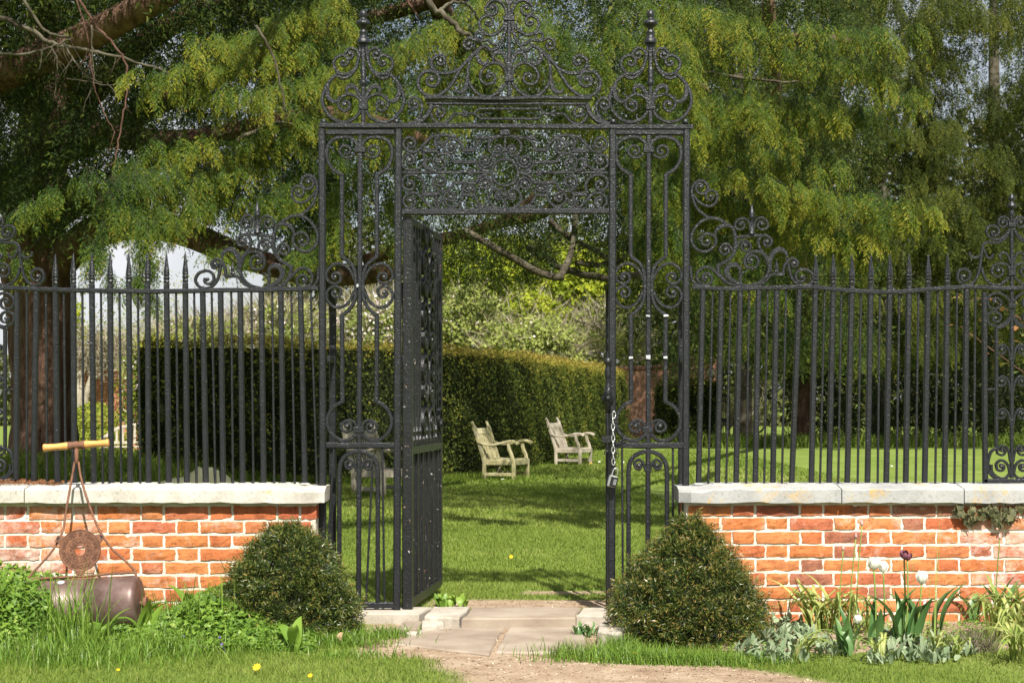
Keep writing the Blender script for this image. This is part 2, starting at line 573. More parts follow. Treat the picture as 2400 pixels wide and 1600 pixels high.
SPRING = foliage('spring_leaves', [(0, (.13, .12, .06)), (.2, (.13, .17, .035)), (.5, (.25, .30, .065)), (.8, (.36, .39, .11)), (1, (.44, .44, .20))], .4, .55, .2, .2, .6)
BLOSSOM = foliage('blossom', [(0, (.62, .45, .45)), (.5, (.74, .66, .64)), (1, (.8, .78, .75))], .3, .6, .2, .1, 1)
TOPIARY = foliage('golden_box', [(0, (.06, .08, .015)), (.4, (.17, .21, .025)), (.8, (.32, .34, .035)), (1, (.42, .40, .08))], .3, .5, .2, .2, 2)
IVY = foliage('ivy_leaves', [(0, (.02, .03, .012)), (.4, (.045, .06, .022)), (.8, (.13, .13, .06)), (1, (.24, .22, .11))], .2, .4, .4, .2, 4)
WEED = foliage('weed_leaves', [(0, (.10, .07, .03)), (.15, (.06, .13, .02)), (.5, (.14, .25, .03)), (.8, (.25, .37, .055)), (1, (.34, .40, .13))], .4, .45, .3, .2, 4)
FARWOOD = foliage('far_wood', [(0, (.05, .045, .025)), (.4, (.075, .085, .025)), (.8, (.13, .14, .04)), (1, (.2, .18, .07))], .3, .6, .15, .3, .3)
DRYTWIG = foliage('dry_twigs', [(0, (.10, .08, .055)), (.5, (.22, .19, .13)), (1, (.36, .32, .23))], 0, .8, .1, .2, 2)
# ---------------------------------------------------------------- ground
def gz(x, y):
    x = np.asarray(x, float); y = np.asarray(y, float)
    front = -.06 + .02 * np.clip((y + 1.2) / 1.0, 0, 1) + .012 * np.sin(x * 2.1 + y) * np.sin(y * 1.7)
    front = front - .016 * np.clip((1.05 - np.abs(x + .05)) / .25, 0, 1) * np.clip((y + 1.45) / .25, 0, 1)
    rear = -.03 - .17 * np.clip((y - .2) / 17.8, 0, 1) - .05 * np.clip((y - 18) / 22, 0, 1)
    hump = .36 * np.exp(-((x + 6.8) ** 2 + (y - 15) ** 2) / (2 * 2.2 ** 2))
    return np.where(y < 0, front, rear + hump)

# worn earth where feet leave the flags; 1 = bare
_h = rng.uniform(0, 6.28, (14, 3))
def wob(x, y):
    s = 0
    for k in range(7):
        f = 1.3 * 1.55 ** k
        s = s + np.sin(x * f * math.cos(_h[k, 0]) + y * f * math.sin(_h[k, 0]) + _h[k, 1]) / 1.3 ** k
    return s * .28
def bare(x, y):
    x = np.asarray(x, float); y = np.asarray(y, float)
    w = wob(x, y)
    # patch in front of the flags, running off to the right
    cx = .30 + (-1.45 - y) * .55
    hw = .62 + np.clip(-1.35 - y, 0, 1) * .25
    a = 1 - np.abs(x - cx) / hw
    a = np.minimum(a * 1.7, np.clip((-1.02 - y) / .12, -1, 1)) + w * .45
    # strip of bare soil just behind the threshold
    b2 = np.minimum(1 - np.abs(x - .35) / .85, 1 - np.abs(y - .52) / .26) * 1.3 + w * .35
    b3 = np.minimum(1 - np.abs(x - .35) / .30, 1 - np.abs(y - 1.15) / .12) * 1.2 + w * .3
    u = np.where(y < 0, a, np.maximum(b2, b3))
    # joint surround of the flags
    u = np.where((y > -1.2) & (y < .2) & (x > -.75) & (x < .62), 1.0, u)
    return np.clip(u * 3.0 + .3, 0, 1)
def bed(x, y):
    x = np.asarray(x, float); y = np.asarray(y, float)
    r = (x > 1.0) & (y > -1.02 + .05 * np.sin(x * 7)) & (y < 0)
    return r.astype(float)

def ground_mat(name, grass_cols):
    m, N, L, b = nt(name)
    at = N.new('ShaderNodeAttribute'); at.attribute_name = 'soil'
    g = N.new('ShaderNodeNewGeometry'); pos = g.outputs['Position']
    n1 = noise(N, L, pos, 1.2, 8, .65)
    r1 = ramp(N, grass_cols); L.new(n1.outputs['Fac'], r1.inputs['Fac'])
    nf = noise(N, L, pos, 90, 3)
    rf = ramp(N, [(.3, (.6, .6, .6)), (.7, (1.3, 1.3, 1.3))]); L.new(nf.outputs['Fac'], rf.inputs['Fac'])
    c1 = mix(N, L, 1.0, r1.outputs['Color'], rf.outputs['Color'], 'MULTIPLY')
    n2 = noise(N, L, pos, 6, 9, .7)
    r2 = ramp(N, [(.3, (.20, .135, .085)), (.5, (.32, .235, .16)), (.7, (.42, .33, .24))]); L.new(n2.outputs['Fac'], r2.inputs['Fac'])
    c = mix(N, L, at.outputs['Fac'], c1, r2.outputs['Color'])
    L.new(c, b.inputs['Base Color'])
    b.inputs['Roughness'].default_value = .95
    b.inputs['Specular IOR Level'].default_value = .1
    nb = noise(N, L, pos, 45, 6, .7)
    bump(N, L, b, nb.outputs['Fac'], .8, .02)
    return m
GROUND = ground_mat('turf_and_soil', [(.3, (.10, .145, .026)), (.5, (.145, .20, .038)), (.7, (.20, .245, .065))])

def sheet(name, xs, ys, zoff=0.0):
    X, Y = np.meshgrid(xs, ys)
    Z = gz(X, Y) + zoff
    nx, ny = len(xs), len(ys)
    V = np.stack([X, Y, Z], -1).reshape(-1, 3)
    Fc = [(j * nx + i, j * nx + i + 1, (j + 1) * nx + i + 1, (j + 1) * nx + i) for j in range(ny - 1) for i in range(nx - 1)]
    me = mesh(name, V, Fc, GROUND, True)
    at = me.attributes.new('soil', 'FLOAT', 'POINT')
    at.data.foreach_set('value', np.clip(bare(X, Y) + bed(X, Y), 0, 1).reshape(-1).astype(np.float32))
    o = link(name, me)
    o['kind'] = 'structure'
    return o
sheet('front_lawn', np.arange(-9, 9.01, .06), np.concatenate([np.arange(-12, -2.5, .4), np.arange(-2.5, -.001, .04)]))
sheet('lawn', np.concatenate([np.arange(-60, -9, 3), np.arange(-9, 9.01, .12), np.arange(12, 61, 3)]), np.concatenate([np.arange(0.0, 3, .08), np.arange(3, 20, .5), np.arange(20, 75, 2.5)]))
o = mk('ground', ([(-600, -300, -.45), (600, -300, -.45), (600, 900, -.45), (-600, 900, -.45)], [(0, 1, 2, 3)]), GROUND)
o['kind'] = 'structure'

# ---------------------------------------------------------------- flags and threshold (parts of the path)
path = thing('path', (0, -.6, -.05), None, None)
path['kind'] = 'structure'
def slab(name, poly, z0, z1, mat, parent=path, wob_=.006, seed=0):
    """flagstone from a plan outline (x, y), slightly uneven edge, chamfered top"""
    rs = random.Random(seed)
    pts = []
    for i, p in enumerate(poly):
        q = poly[(i + 1) % len(poly)]
        for k in range(5):
            t = k / 5
            pts.append(Vector((p[0] + (q[0] - p[0]) * t + rs.uniform(-wob_, wob_), p[1] + (q[1] - p[1]) * t + rs.uniform(-wob_, wob_), 0)))
    c = sum(pts, Vector()) / len(pts)
    n = len(pts)
    V = [Vector((p.x, p.y, z0)) for p in pts] + [Vector((p.x, p.y, z1 - .008)) for p in pts]
    V += [Vector((c.x + (p.x - c.x) * .975, c.y + (p.y - c.y) * .975, z1 + rs.uniform(-.002, .002))) for p in pts]
    Fc = [tuple(range(2 * n, 3 * n))]
    for a in (0, n):
        for k in range(n):
            Fc.append((a + k, a + (k + 1) % n, a + n + (k + 1) % n, a + n + k))
    return mk(name, (V, Fc), mat, parent)
def G(px, py, z):
    d = (CH - z) * F / (py - HZ)
    return ((px - CX) * d / F, d - D0)
def slabpx(name, pts, z, th, mat, seed):
    return slab(name, [G(a, b, z) for a, b in pts], z - th, z, mat, seed=seed)
slabpx('threshold_stone', [(1084, 1448), (1347, 1446), (1362, 1422), (1108, 1422)], .0, .12, SLAB, 1)
slabpx('threshold_stone', [(992, 1444), (1076, 1447), (1103, 1421), (1018, 1421)], .002, .12, SLAB_PALE, 2)
slabpx('threshold_stone', [(826, 1436), (980, 1437), (1012, 1422), (838, 1422)], .004, .13, SLAB_PALE, 3)
slabpx('threshold_stone', [(1352, 1440), (1480, 1444), (1480, 1424), (1366, 1423)], .002, .12, SLAB_PALE, 4)
slabpx('flagstone', [(922, 1507), (1145, 1531), (1188, 1464), (1054, 1464), (990, 1480)], -.05, .06, SLAB, 5)
slabpx('flagstone', [(1160, 1526), (1368, 1528), (1372, 1500), (1362, 1460), (1200, 1458)], -.05, .06, SLAB, 6)
slabpx('edging_stone', [(932, 1470), (985, 1470), (988, 1456), (950, 1452)], -.018, .06, SLAB, 7)
slabpx('edging_stone', [(990, 1466), (1040, 1460), (1040, 1450), (988, 1452)], -.02, .06, SLAB_PALE, 8)
slabpx('edging_stone', [(952, 1484), (990, 1478), (984, 1472), (946, 1476)], -.035, .05, SLAB_PALE, 9)
slabpx('edging_stone', [(1400, 1478), (1450, 1486), (1475, 1462), (1410, 1456)], .0, .1, SLAB_PALE, 10)
# loose fine stones and straw on the bare earth
n = 9000
x = rng.uniform(-1.0, 2.2, n); y = rng.uniform(-2.1, 1.4, n)
k = (bare(x, y) > .6) & (np.abs(y) > .0)
x, y = x[k], y[k]
pos = np.stack([x, y, gz(x, y) + .002], 1)
T, tt = leaf_tris(pos, np.array([0, 0, 1.]) + rng.normal(size=(len(x), 3)) * .35, rng.uniform(.004, .03, len(x)), rng.uniform(.003, .007, len(x)), rng.uniform(0, 1, len(x)))
o = soup('straw_litter', T, tt, foliage('straw', [(0, (.13, .085, .05)), (.5, (.34, .25, .16)), (1, (.55, .47, .34))], 0, .9, .1, .1, 3))

# ---------------------------------------------------------------- brick walls
def brick_variants(L, H, Dp, n):
    out = []
    for k in range(n):
        rs = np.random.default_rng(100 + k + int(L * 1000))
        nx = 7 if L > .15 else 4
        nz = 3
        V, Fc = [], []
        for j in range(nz + 1):
            for i in range(nx + 1):
                u, v = i / nx, j / nz
                e = min(i, nx - i, j, nz - j) == 0
                V.append(((u - .5) * L + (rs.normal() * .0022 if e else rs.normal() * .003), -Dp / 2 + (.0022 if e else 0) + rs.normal() * .0012, (v - .5) * H + (rs.normal() * .0018 if e else 0)))
        for j in range(nz):
            for i in range(nx):
                a = j * (nx + 1) + i
                Fc.append((a, a + 1, a + nx + 2, a + nx + 1))
        # ring of front-edge vertices carried to the back
        ring = [i for i in range(nx + 1)] + [j * (nx + 1) + nx for j in range(1, nz + 1)] + [nz * (nx + 1) + i for i in range(nx - 1, -1, -1)] + [j * (nx + 1) for j in range(nz - 1, 0, -1)]
        b0 = len(V)
        for r in ring:
            V.append((V[r][0], Dp / 2, V[r][2]))
        for q in range(len(ring)):
            a, b = ring[q], ring[(q + 1) % len(ring)]
            Fc.append((b, a, b0 + q, b0 + (q + 1) % len(ring)))
        out.append(mesh('brick', V, Fc, BRICK))
    return out
BD = 8.85                      # distance of the brick faces from the camera
ST = brick_variants(.226, .061, .10, 7)
HD = brick_variants(.105, .061, .10, 6)
def wall_builder(name, label, x_lo, x_hi, rows, end_px, side, cope, joints, copemat, lime):
    yf = BD - D0
    root = thing(name, ((x_lo + x_hi) / 2, 0, -.05), label, 'wall', 'brick walls carrying the railings')
    # mortar core
    core = box((x_lo + x_hi) / 2, (yf + .006 + .19) / 2, (.592 - .16) / 2, x_hi - x_lo - .012, .19 - yf - .006, .752)
    mk('mortar_bed', core, MORTAR, root)
    for r, (pt, pb, hoff) in enumerate(rows):
        z = CH - ((pt + pb) / 2 - HZ) * BD / F
        hgt = (pb - pt) * BD / F
        lo, hi = x_lo, x_hi
        # Flemish bond: header then stretcher, 160 px repeat
        per = 159.5
        k0 = int((-700 - hoff) / per) - 2
        for k in range(k0, k0 + 30):
            for kind, off, wid in (('h', 0, 48.5), ('s', 54, 101)):
                a = hoff + k * per + off
                xa, xb = (a - CX) * BD / F, (a + wid - CX) * BD / F
                if xb < lo + .03 or xa > hi - .03: continue
                xa, xb = max(xa, lo), min(xb, hi)
                w = xb - xa
                v = random.choice(HD if kind == 'h' else ST)
                nom = .105 if kind == 'h' else .226
                px_c = (a + wid / 2)
                o = link('brick', v, root, loc=Vector(((xa + xb) / 2, yf + .05 + random.uniform(-.003, .003), z + random.uniform(-.001, .001))) - WL[root.name],
                         rot=(0, random.uniform(-.006, .006), 0), scale=(w / nom * random.uniform(.985, 1.005), 1, hgt / .061 * random.uniform(.95, 1.02)))
                lm = lime(px_c, pt) + random.uniform(-.05, .05)
                gr = (.10 if r == 0 else 0) + random.choice((-.1, -.1, -.05, .02, .06))  # top course darker: stain plus the coping's shade put into the colour
                o.color = (max(-.0, lm), max(0, gr), 0, 1)
    # end return bricks, laid header-and-stretcher through the thickness of the wall
    for r, (pt, pb, hoff) in enumerate(rows):
        z = CH - ((pt + pb) / 2 - HZ) * BD / F
        x_end = x_hi if side == 'l' else x_lo
        o = link('brick', HD[r % 6], root, loc=Vector((x_end + (-.052 if side == 'l' else .052), .05 + .06, z)) - WL[root.name], rot=(0, 0, R(90 if side == 'l' else -90)), scale=(1.6, 1, .97))
        o.color = (.05, .05, 0, 1)
    # coping stones, weathered top, chamfered corner at the gate end
    zt, zf, zb = .6856, .6656, .5926
    y0, y1 = -.2, .215
    for s, (a, b) in enumerate(joints):
        xa, xb = a + .0025, b - .0025
        n = max(4, int((xb - xa) / .06))
        V, Fc = [], []
        rs = np.random.default_rng(s + (5 if side == 'l' else 50))
        sec = []
        for i in range(n + 1):
            t = i / n
            x = xa + (xb - xa) * t
            yo = y0
            if side == 'l' and s == len(joints) - 1 and t == 1: yo = y0 + .05
            if side == 'r' and s == 0 and t == 0: yo = y0 + .05
            j = lambda q: rs.normal() * q
            dz = -.012 if (side == 'r' and s == 0 and i < 3) or (side == 'l' and s == len(joints) - 1 and i > n - 3) else 0
            sec.append([(x, yo + j(.0016), zb + j(.0022)), (x, yo + j(.0016), zf - .006 + dz + j(.0018)), (x, yo + .007, zf + dz + j(.0015)), (x, -.05, zt + dz + j(.0012)), (x, y1 - .01, zt + dz - .004), (x, y1, zf), (x, y1, zb), (x, yo + .03, zb - .0005)])
        for q in sec: V.extend(q)
        for i in range(n):
            for k in range(8):
                p, q = i * 8 + k, i * 8 + (k + 1) % 8
                Fc.append((p, p + 8, q + 8, q))
        Fc.append(tuple(range(8)))
        Fc.append(tuple(range(n * 8 + 7, n * 8 - 1, -1)))
        mk('coping_stone', (V, Fc), copemat, root)
    return root
rows_r = [(1184, 1208), (1214, 1240), (1246, 1273), (1279, 1304.5), (1311, 1337), (1343, 1369), (1375, 1401), (1407, 1433), (1439, 1466), (1471, 1497)]
rows_r = [(a, b, 1719.0 if i % 2 == 0 else 1797.5) for i, (a, b) in enumerate(rows_r)]
rows_l = [(1186, 1216), (1222, 1248), (1254.5, 1281), (1286, 1312), (1318, 1343), (1350, 1376), (1382, 1408), (1414, 1439), (1446, 1471), (1478, 1503)]
rows_l = [(a, b, 333.0 if i % 2 == 0 else 256.0) for i, (a, b) in enumerate(rows_l)]
def lime_l(px, py):
    return .16 * np.clip((420 - px) / 300, 0, 1) + .10 * np.clip((py - 1230) / 180, 0, 1) * (px < 480) + (.03 if py < 1240 else 0)
def lime_r(px, py):
    return   .13 * np.clip((px - 2240) / 90, 0, 1) * np.clip((1420 - py) / 80, 0, 1) + (.05 if 1200 < py < 1250 else 0) + .05 * (px > 2000)
xl = (742 - CX) * BD / F; xr = (1606 - CX) * BD / F
JX = lambda px: (px - CX) * 8.8 / F
wall_left = wall_builder('brick_wall', 'low orange brick wall with pale coping behind the rusty roller', -4.6, xl, rows_l, 742, 'l', None,
    [(-4.7, -3.4), (-3.4, JX(57)), (JX(57), JX(759))], COPE_L, lime_l)
wall_right = wall_builder('brick_wall', 'low orange brick wall with lichened grey coping behind the tulips', xr, 4.6, rows_r, 1606, 'r', None,
    [(JX(1592), JX(1973)), (JX(1973), JX(2260)), (JX(2260), 3.5), (3.5, 4.7)], COPE_R, lime_r)

# ---------------------------------------------------------------- wrought iron
NY = Vector((0, -1, 0))
def piece(name, parent, pts, e=None, s=None, w=8.0, dep=.022, ax=0.0, sx=1.0, fy=None, y=0.0, turns=.85, mat=IRON, bead=True, taper=None, n=7, fl=None, off=None):
    """one forged bar or scroll. pts (native px; x taken from the axis ax, mirrored when sx < 0), e / s: spiral centres at its ends,
    fy: (mirror line) for bottom halves; fl: maps (px, py) to a local point"""
    y = y + random.uniform(-.0016, .0016)
    q = cr(pts, n)
    if e is not None: q = spiral_from(q, e, turns)
    if s is not None: q = spiral_from(q[::-1], s, turns)[::-1]
    def w3(p):
        X = ax + sx * p[0]
        Y = p[1] if fy is None else 2 * fy - p[1]
        if fl: return fl(X, Y)
        v = P(X, Y)
        return Vector((v.x, y, v.z))
    p3 = [w3(p) for p in q]
    VF = sweep2(p3, w * .88 / 435.0, dep, NY, taper)
    if bead:
        for c, endp in ((e, p3[-1]), (s, p3[0])):
            if c is not None:
                cc = w3(np.array(c, float))
                nn = Vector((0, 1, 0))
                hb = dep * .62
                rb = w / 435.0 * .62
                VF = join(VF, lathe([(-hb, rb * .3), (-hb * .8, rb * .85), (0, rb), (hb * .8, rb * .85), (hb, rb * .3)], cc, nn, 8))
    if fl:
        o = mk(name, VF, mat, parent, local=True)
    else:
        o = mk(name, VF, mat, parent)
    return o

def both(name, parent, pts, ax, **k):
    piece(name, parent, pts, ax=ax, sx=1, **k)
    piece(name, parent, pts, ax=ax, sx=-1, **k)

def bar(name, parent, p0, p1, w=12, dep=.026, y=0.0, mat=IRON, wav=0.0):
    n = 2 if not wav else 9
    pts = []
    for i in range(n):
        t = i / (n - 1)
        v = P(p0[0] + (p1[0] - p0[0]) * t, p0[1] + (p1[1] - p0[1]) * t + (wav * math.sin(t * 9 + p0[0]) if 0 < i < n - 1 else 0))
        pts.append(Vector((v.x, y, v.z)))
    return mk(name, sweep2(pts, w / 435.0, dep, NY), mat, parent)

def block(name, parent, px, py, w, h, dep=.034, y=0.0, mat=IRON):
    v = P(px, py)
    return mk(name, box(v.x, y, v.z, w / 435., dep, h / 435., .003), mat, parent)

def leafy(name, parent, pts, ax=0, sx=1, w=9.5, y=-.004, dep=.016):
    """acanthus leaf: a ribbon that swells and then tapers to a curled tip"""
    return piece(name, parent, pts, ax=ax, sx=sx, w=w, dep=dep, y=y, taper=lambda t: .35 + 1.0 * math.sin(math.pi * min(1, .12 + t * .88)) ** 1.2, bead=False)

def finial(name, parent, px, prof):
    """turned finial; prof: (py, half width px) from the base up"""
    v0 = P(px, prof[0][0])
    return mk(name, lathe([((prof[0][0] - a) / 435., b / 435.) for a, b in prof], v0, n=18), IRON, parent, smooth=True)

gateway = thing('iron_gateway', (0, 0, 0), 'tall black wrought iron gateway with scrolled crest between the brick walls', 'gateway')
def part(name, parent=gateway, loc=(0, 0, 0)):
    o = bpy.data.objects.new(name, None)
    o.empty_display_size = .1
    col.objects.link(o)
    o.parent = parent
    WL[o.name] = WL[parent.name].copy()
    return o

PIER = [(757, 932, 843.5, -1), (1435, 1609, 1519.5, 1)]
for k, (lx, rx, ax, sg) in enumerate(PIER):
    pr = part('side_panel')
    # standards; the photograph's lean a little
    if k == 0:
        bar('post', pr, (755, 303), (757, 1446), 16, .036); bar('post', pr, (934, 303), (930, 1434), 17, .036)
        a0, a1 = 844.5, 840.5
    else:
        bar('post', pr, (1436, 303), (1433, 1438), 17, .036); bar('post', pr, (1609, 303), (1606, 1446), 16, .036)
        a0, a1 = 1520.5, 1518.0
    bar('head_bar', pr, (lx + 9, 310.5), (rx - 8, 310.5), 15, .034)
    bar('cross_bar', pr, (lx + 8, 1043), (rx - 8, 1044), 14, .032, wav=.8)
    bar('bottom_bar', pr, (lx + 8, 1417), (rx - 8, 1417), 14, .032)
    bar('central_bar', pr, (a0, 318), (a1, 1410), 11.5, .026)
    axm = (a0 + a1) / 2
    block('collar', pr, a0, 351.5, 26, 14)
    block('collar', pr, a1, 1007, 26, 14)
    # lyre-shaped outer bars: heart at the head, straight shank, waist, shank, bulb at the foot
    both('lyre_bar', pr, [(4, 344), (11, 331), (26, 322), (46, 322), (66, 331), (76, 350), (75, 374), (64, 395), (50, 405), (41, 410), (41, 410), (41, 602), (41, 602), (30, 610), (17, 622), (10, 640), (8, 668), (10, 698), (18, 718), (31, 732), (41, 738), (41, 738), (40, 942), (40, 942), (54, 948), (67, 961), (75, 980), (74, 1000), (63, 1019), (45, 1031), (26, 1032), (11, 1022), (4, 1014)], axm, w=10, dep=.024, n=5)
    both('scroll', pr, [(6, 352), (14, 364), (27, 370), (40, 367), (47, 355), (42, 345)], axm, e=(31, 355), w=7)
    both('scroll', pr, [(12, 655), (20, 636), (35, 622), (54, 618), (71, 629), (78, 645), (71, 660), (58, 665), (46, 660)], axm, e=(57, 650), w=8)
    both('scroll', pr, [(12, 682), (22, 704), (38, 718), (58, 720), (74, 706), (78, 690), (70, 676), (56, 671), (45, 677)], axm, e=(57, 686), w=8)
    both('scroll', pr, [(5, 1003), (12, 989), (27, 985), (40, 993), (41, 1005), (31, 1012)], axm - 1, e=(28, 999), w=8)
    # lower arch with two curls and thin side rods
    piece('arch_bar', pr, [(-45, 1410), (-45, 1105), (-45, 1105), (-42, 1085), (-32, 1069), (-16, 1060), (0, 1057), (16, 1060), (32, 1069), (42, 1085), (45, 1105), (45, 1105), (45, 1410)], ax=a1, w=11.5, dep=.026)
    both('scroll', pr, [(4, 1104), (10, 1086), (21, 1077), (31, 1085), (28, 1096)], a1, e=(21, 1091), w=8, dep=.026)
    if k == 0:
        bar('thin_rod', pr, (896, 1050), (901, 1411), 5, .011); bar('thin_rod', pr, (783, 1050), (768, 1290), 5, .011); bar('thin_rod', pr, (873, 1092), (858, 1411), 5, .011)
    else:
        bar('thin_rod', pr, (1577, 1050), (1577, 1300), 5, .011); bar('thin_rod', pr, (1458, 1050), (1460, 1411), 5, .011)
    # back stays set behind both standards
    for px in (lx, rx):
        yb = .21
        z0 = CH - (690 - HZ) * 9.2 / F
        x0 = (px - CX) * D0 / F + (.03 if k == 0 else -.005)
        mk('back_stay', sweep2([Vector((x0 - .02, yb - .16, z0 + .05)), Vector((x0, yb - .04, z0)), Vector((x0, yb, z0 - .12)), Vector((x0, yb, .3)), Vector((x0, yb, -.05))], .038, .03, Vector((0, -1, 0))), IRON, pr)
        mk('stay_bracket', box(x0, .11, CH - (842 - HZ) * 9.1 / F, .022, .2, .035, .004), IRON, pr)
    # crest of the side panel
    cx0 = 851.4 if k == 0 else 1524.5
    bar('crest_stem', pr, (cx0, 290), (cx0, 104), 10, .024)
    mk('baluster', lathe([(0, .008), (.01, .017), (.03, .021), (.045, .013), (.055, .019), (.065, .013), (.09, .018), (.12, .010)], P(cx0, 205), n=12), IRON, pr, smooth=True)
    finial('finial', pr, cx0, [(104, 9), (103, 14), (101, 14.5), (92, 14), (90, 10), (86, 9), (82, 8), (78, 9.5), (75, 10), (71, 6), (66, 7), (62, 13), (58, 17), (54, 17.5), (50, 14), (47, 9), (44, 6.5), (41, 7.5), (37, 9), (31, 9), (27, 7), (24, 3.5), (22.5, 0.5)])
    both('scroll', pr, [(6, 104), (10, 135), (17, 158), (30, 171), (46, 175), (61, 168), (69, 152), (65, 138), (54, 131)], cx0, e=(47, 146), w=8)
    both('scroll', pr, [(9, 138), (13, 123), (22, 115), (33, 115), (41, 124), (40, 134), (32, 138)], cx0, e=(31, 128), w=7)
    both('ogee_bar', pr, [(10, 132), (17, 160), (30, 177), (45, 184), (56, 181), (61, 175), (61, 175), (72, 184), (86, 202), (95, 226), (94, 247), (84, 266), (68, 281), (48, 287), (29, 283), (14, 272), (5, 257)], cx0, w=9)
    both('scroll', pr, [(5, 248), (9, 234), (20, 225), (34, 222), (48, 227), (58, 240), (55, 254), (44, 261)], cx0, e=(43, 246), w=8)
    block('collar', pr, cx0, 252, 22, 12)
    for sx in (1, -1):
        leafy('leaf', pr, [(3, 243), (8, 225), (17, 208), (28, 202), (37, 206), (38, 217), (29, 224)], cx0, sx)
        leafy('leaf', pr, [(76, 186), (83, 200), (84, 216), (80, 231), (69, 239), (58, 235), (56, 224)], cx0, sx)
    for px in (lx + 2, rx - 3):
        mk('knob', lathe([(0, .014), (.012, .018), (.024, .016), (.03, .006)], P(px, 292), n=10), IRON, pr, smooth=True)

# overthrow: the beam, the lintel panel and the great crest
ov = part('overthrow')
bar('beam', ov, (749, 295), (1623, 299), 12, .046, wav=.6)
bar('lintel_bar', ov, (942, 497), (1427, 495), 14, .034, wav=.8)
A2 = 1183.6
block('tab', ov, A2, 309, 24, 18, .03)
mkring = [(A2 + 31 * math.cos(a), 404.8 + 31 * math.sin(a)) for a in np.linspace(0, 2 * math.pi, 29)]
piece('ring', ov, mkring, w=8, dep=.024, n=1)
for sx in (1, -1):
    bar('bar', ov, (A2 + sx * 33, 404.8), (A2 + sx * 240, 404.8), 6.5, .018)
    mk('knob', lathe([(-.02, .004), (-.012, .011), (0, .017), (.012, .011), (.02, .004)], P(A2 + sx * 94, 404.8), Vector((1, 0, 0)), 10), IRON, ov, smooth=True)
    leafy('leaf', ov, [(88 , 405), (80, 401), (74, 396)], A2, sx, 8)
    leafy('leaf', ov, [(88 , 405), (80, 409), (74, 414)], A2, sx, 8)
    leafy('leaf', ov, [(162, 404), (176, 398), (187, 390), (186, 378), (174, 374), (170, 380)], A2, sx, 9)
    for fy in (None, 404.8):
        kw = dict(ax=A2, sx=sx, fy=fy, dep=.018)
        piece('scroll', ov, [(4, 352), (11, 362), (20, 366), (31, 361), (38, 347), (35, 333), (22, 323), (4, 319)], w=8, **kw)
        piece('scroll', ov, [(4, 352), (9, 344), (17, 341), (24, 348), (21, 356)], e=(16, 351), w=7, turns=.9, **kw)
        piece('scroll', ov, [(37, 352), (30, 364), (28, 377), (36, 389), (49, 392), (60, 382), (57, 371), (47, 367)], e=(46, 378), w=8, turns=1.0, **kw)
        piece('scroll', ov, [(2, 319), (30, 321), (56, 328), (67, 341), (72, 352), (72, 352), (98, 352), (98, 352), (103, 339), (113, 329), (128, 326), (141, 336), (143, 349), (134, 359), (121, 356)], e=(127, 346), w=8, turns=1.1, **kw)
        piece('scroll', ov, [(108, 331), (124, 321), (150, 317), (173, 323), (190, 339), (204, 353), (219, 357), (234, 349), (238, 335), (229, 323), (217, 325)], e=(222, 338), w=8.2, **kw)
        piece('scroll', ov, [(152, 318), (164, 330), (162, 344), (153, 354), (153, 354), (194, 354), (194, 354), (189, 371), (193, 387), (206, 397), (222, 399), (238, 391), (240, 376), (231, 364), (219, 365)], e=(224, 377), w=8.2, **kw)
        piece('scroll', ov, [(148, 345), (149, 336), (156, 331), (160, 337)], e=(155, 337), w=6, turns=.8, **kw)
        piece('scroll', ov, [(37, 403), (54, 398), (63, 390), (68, 381), (68, 381), (120, 381), (120, 381), (125, 371), (137, 362), (154, 362), (167, 374), (166, 389), (155, 397), (143, 392)], e=(152, 382), w=8.2, **kw)
        if sx > 0:
            bar('bar', ov, (A2, 320 if fy is None else 489), (A2, 372 if fy is None else 437), 5, .016)
            block('collar', ov, A2, 351.5 if fy is None else 458, 14, 10, .022)
        leafy('leaf', ov, [(50, 325) if fy is None else (50, 484.6), (62, 322) if fy is None else (62, 487), (76, 331) if fy is None else (76, 479)], A2, sx, 9)
    piece('scroll', ov, [(98, 455), (100, 440), (92, 433), (78, 434), (71, 445), (72, 456)], ax=A2, sx=sx, w=7, dep=.016)
    piece('scroll', ov, [(90, 434), (97, 442), (92, 450)], ax=A2, sx=sx, e=(88, 444), w=6, dep=.016, turns=.9)
    piece('scroll', ov, [(80, 434), (73, 440), (77, 447)], ax=A2, sx=sx, e=(81, 443), w=6, dep=.016, turns=.9)

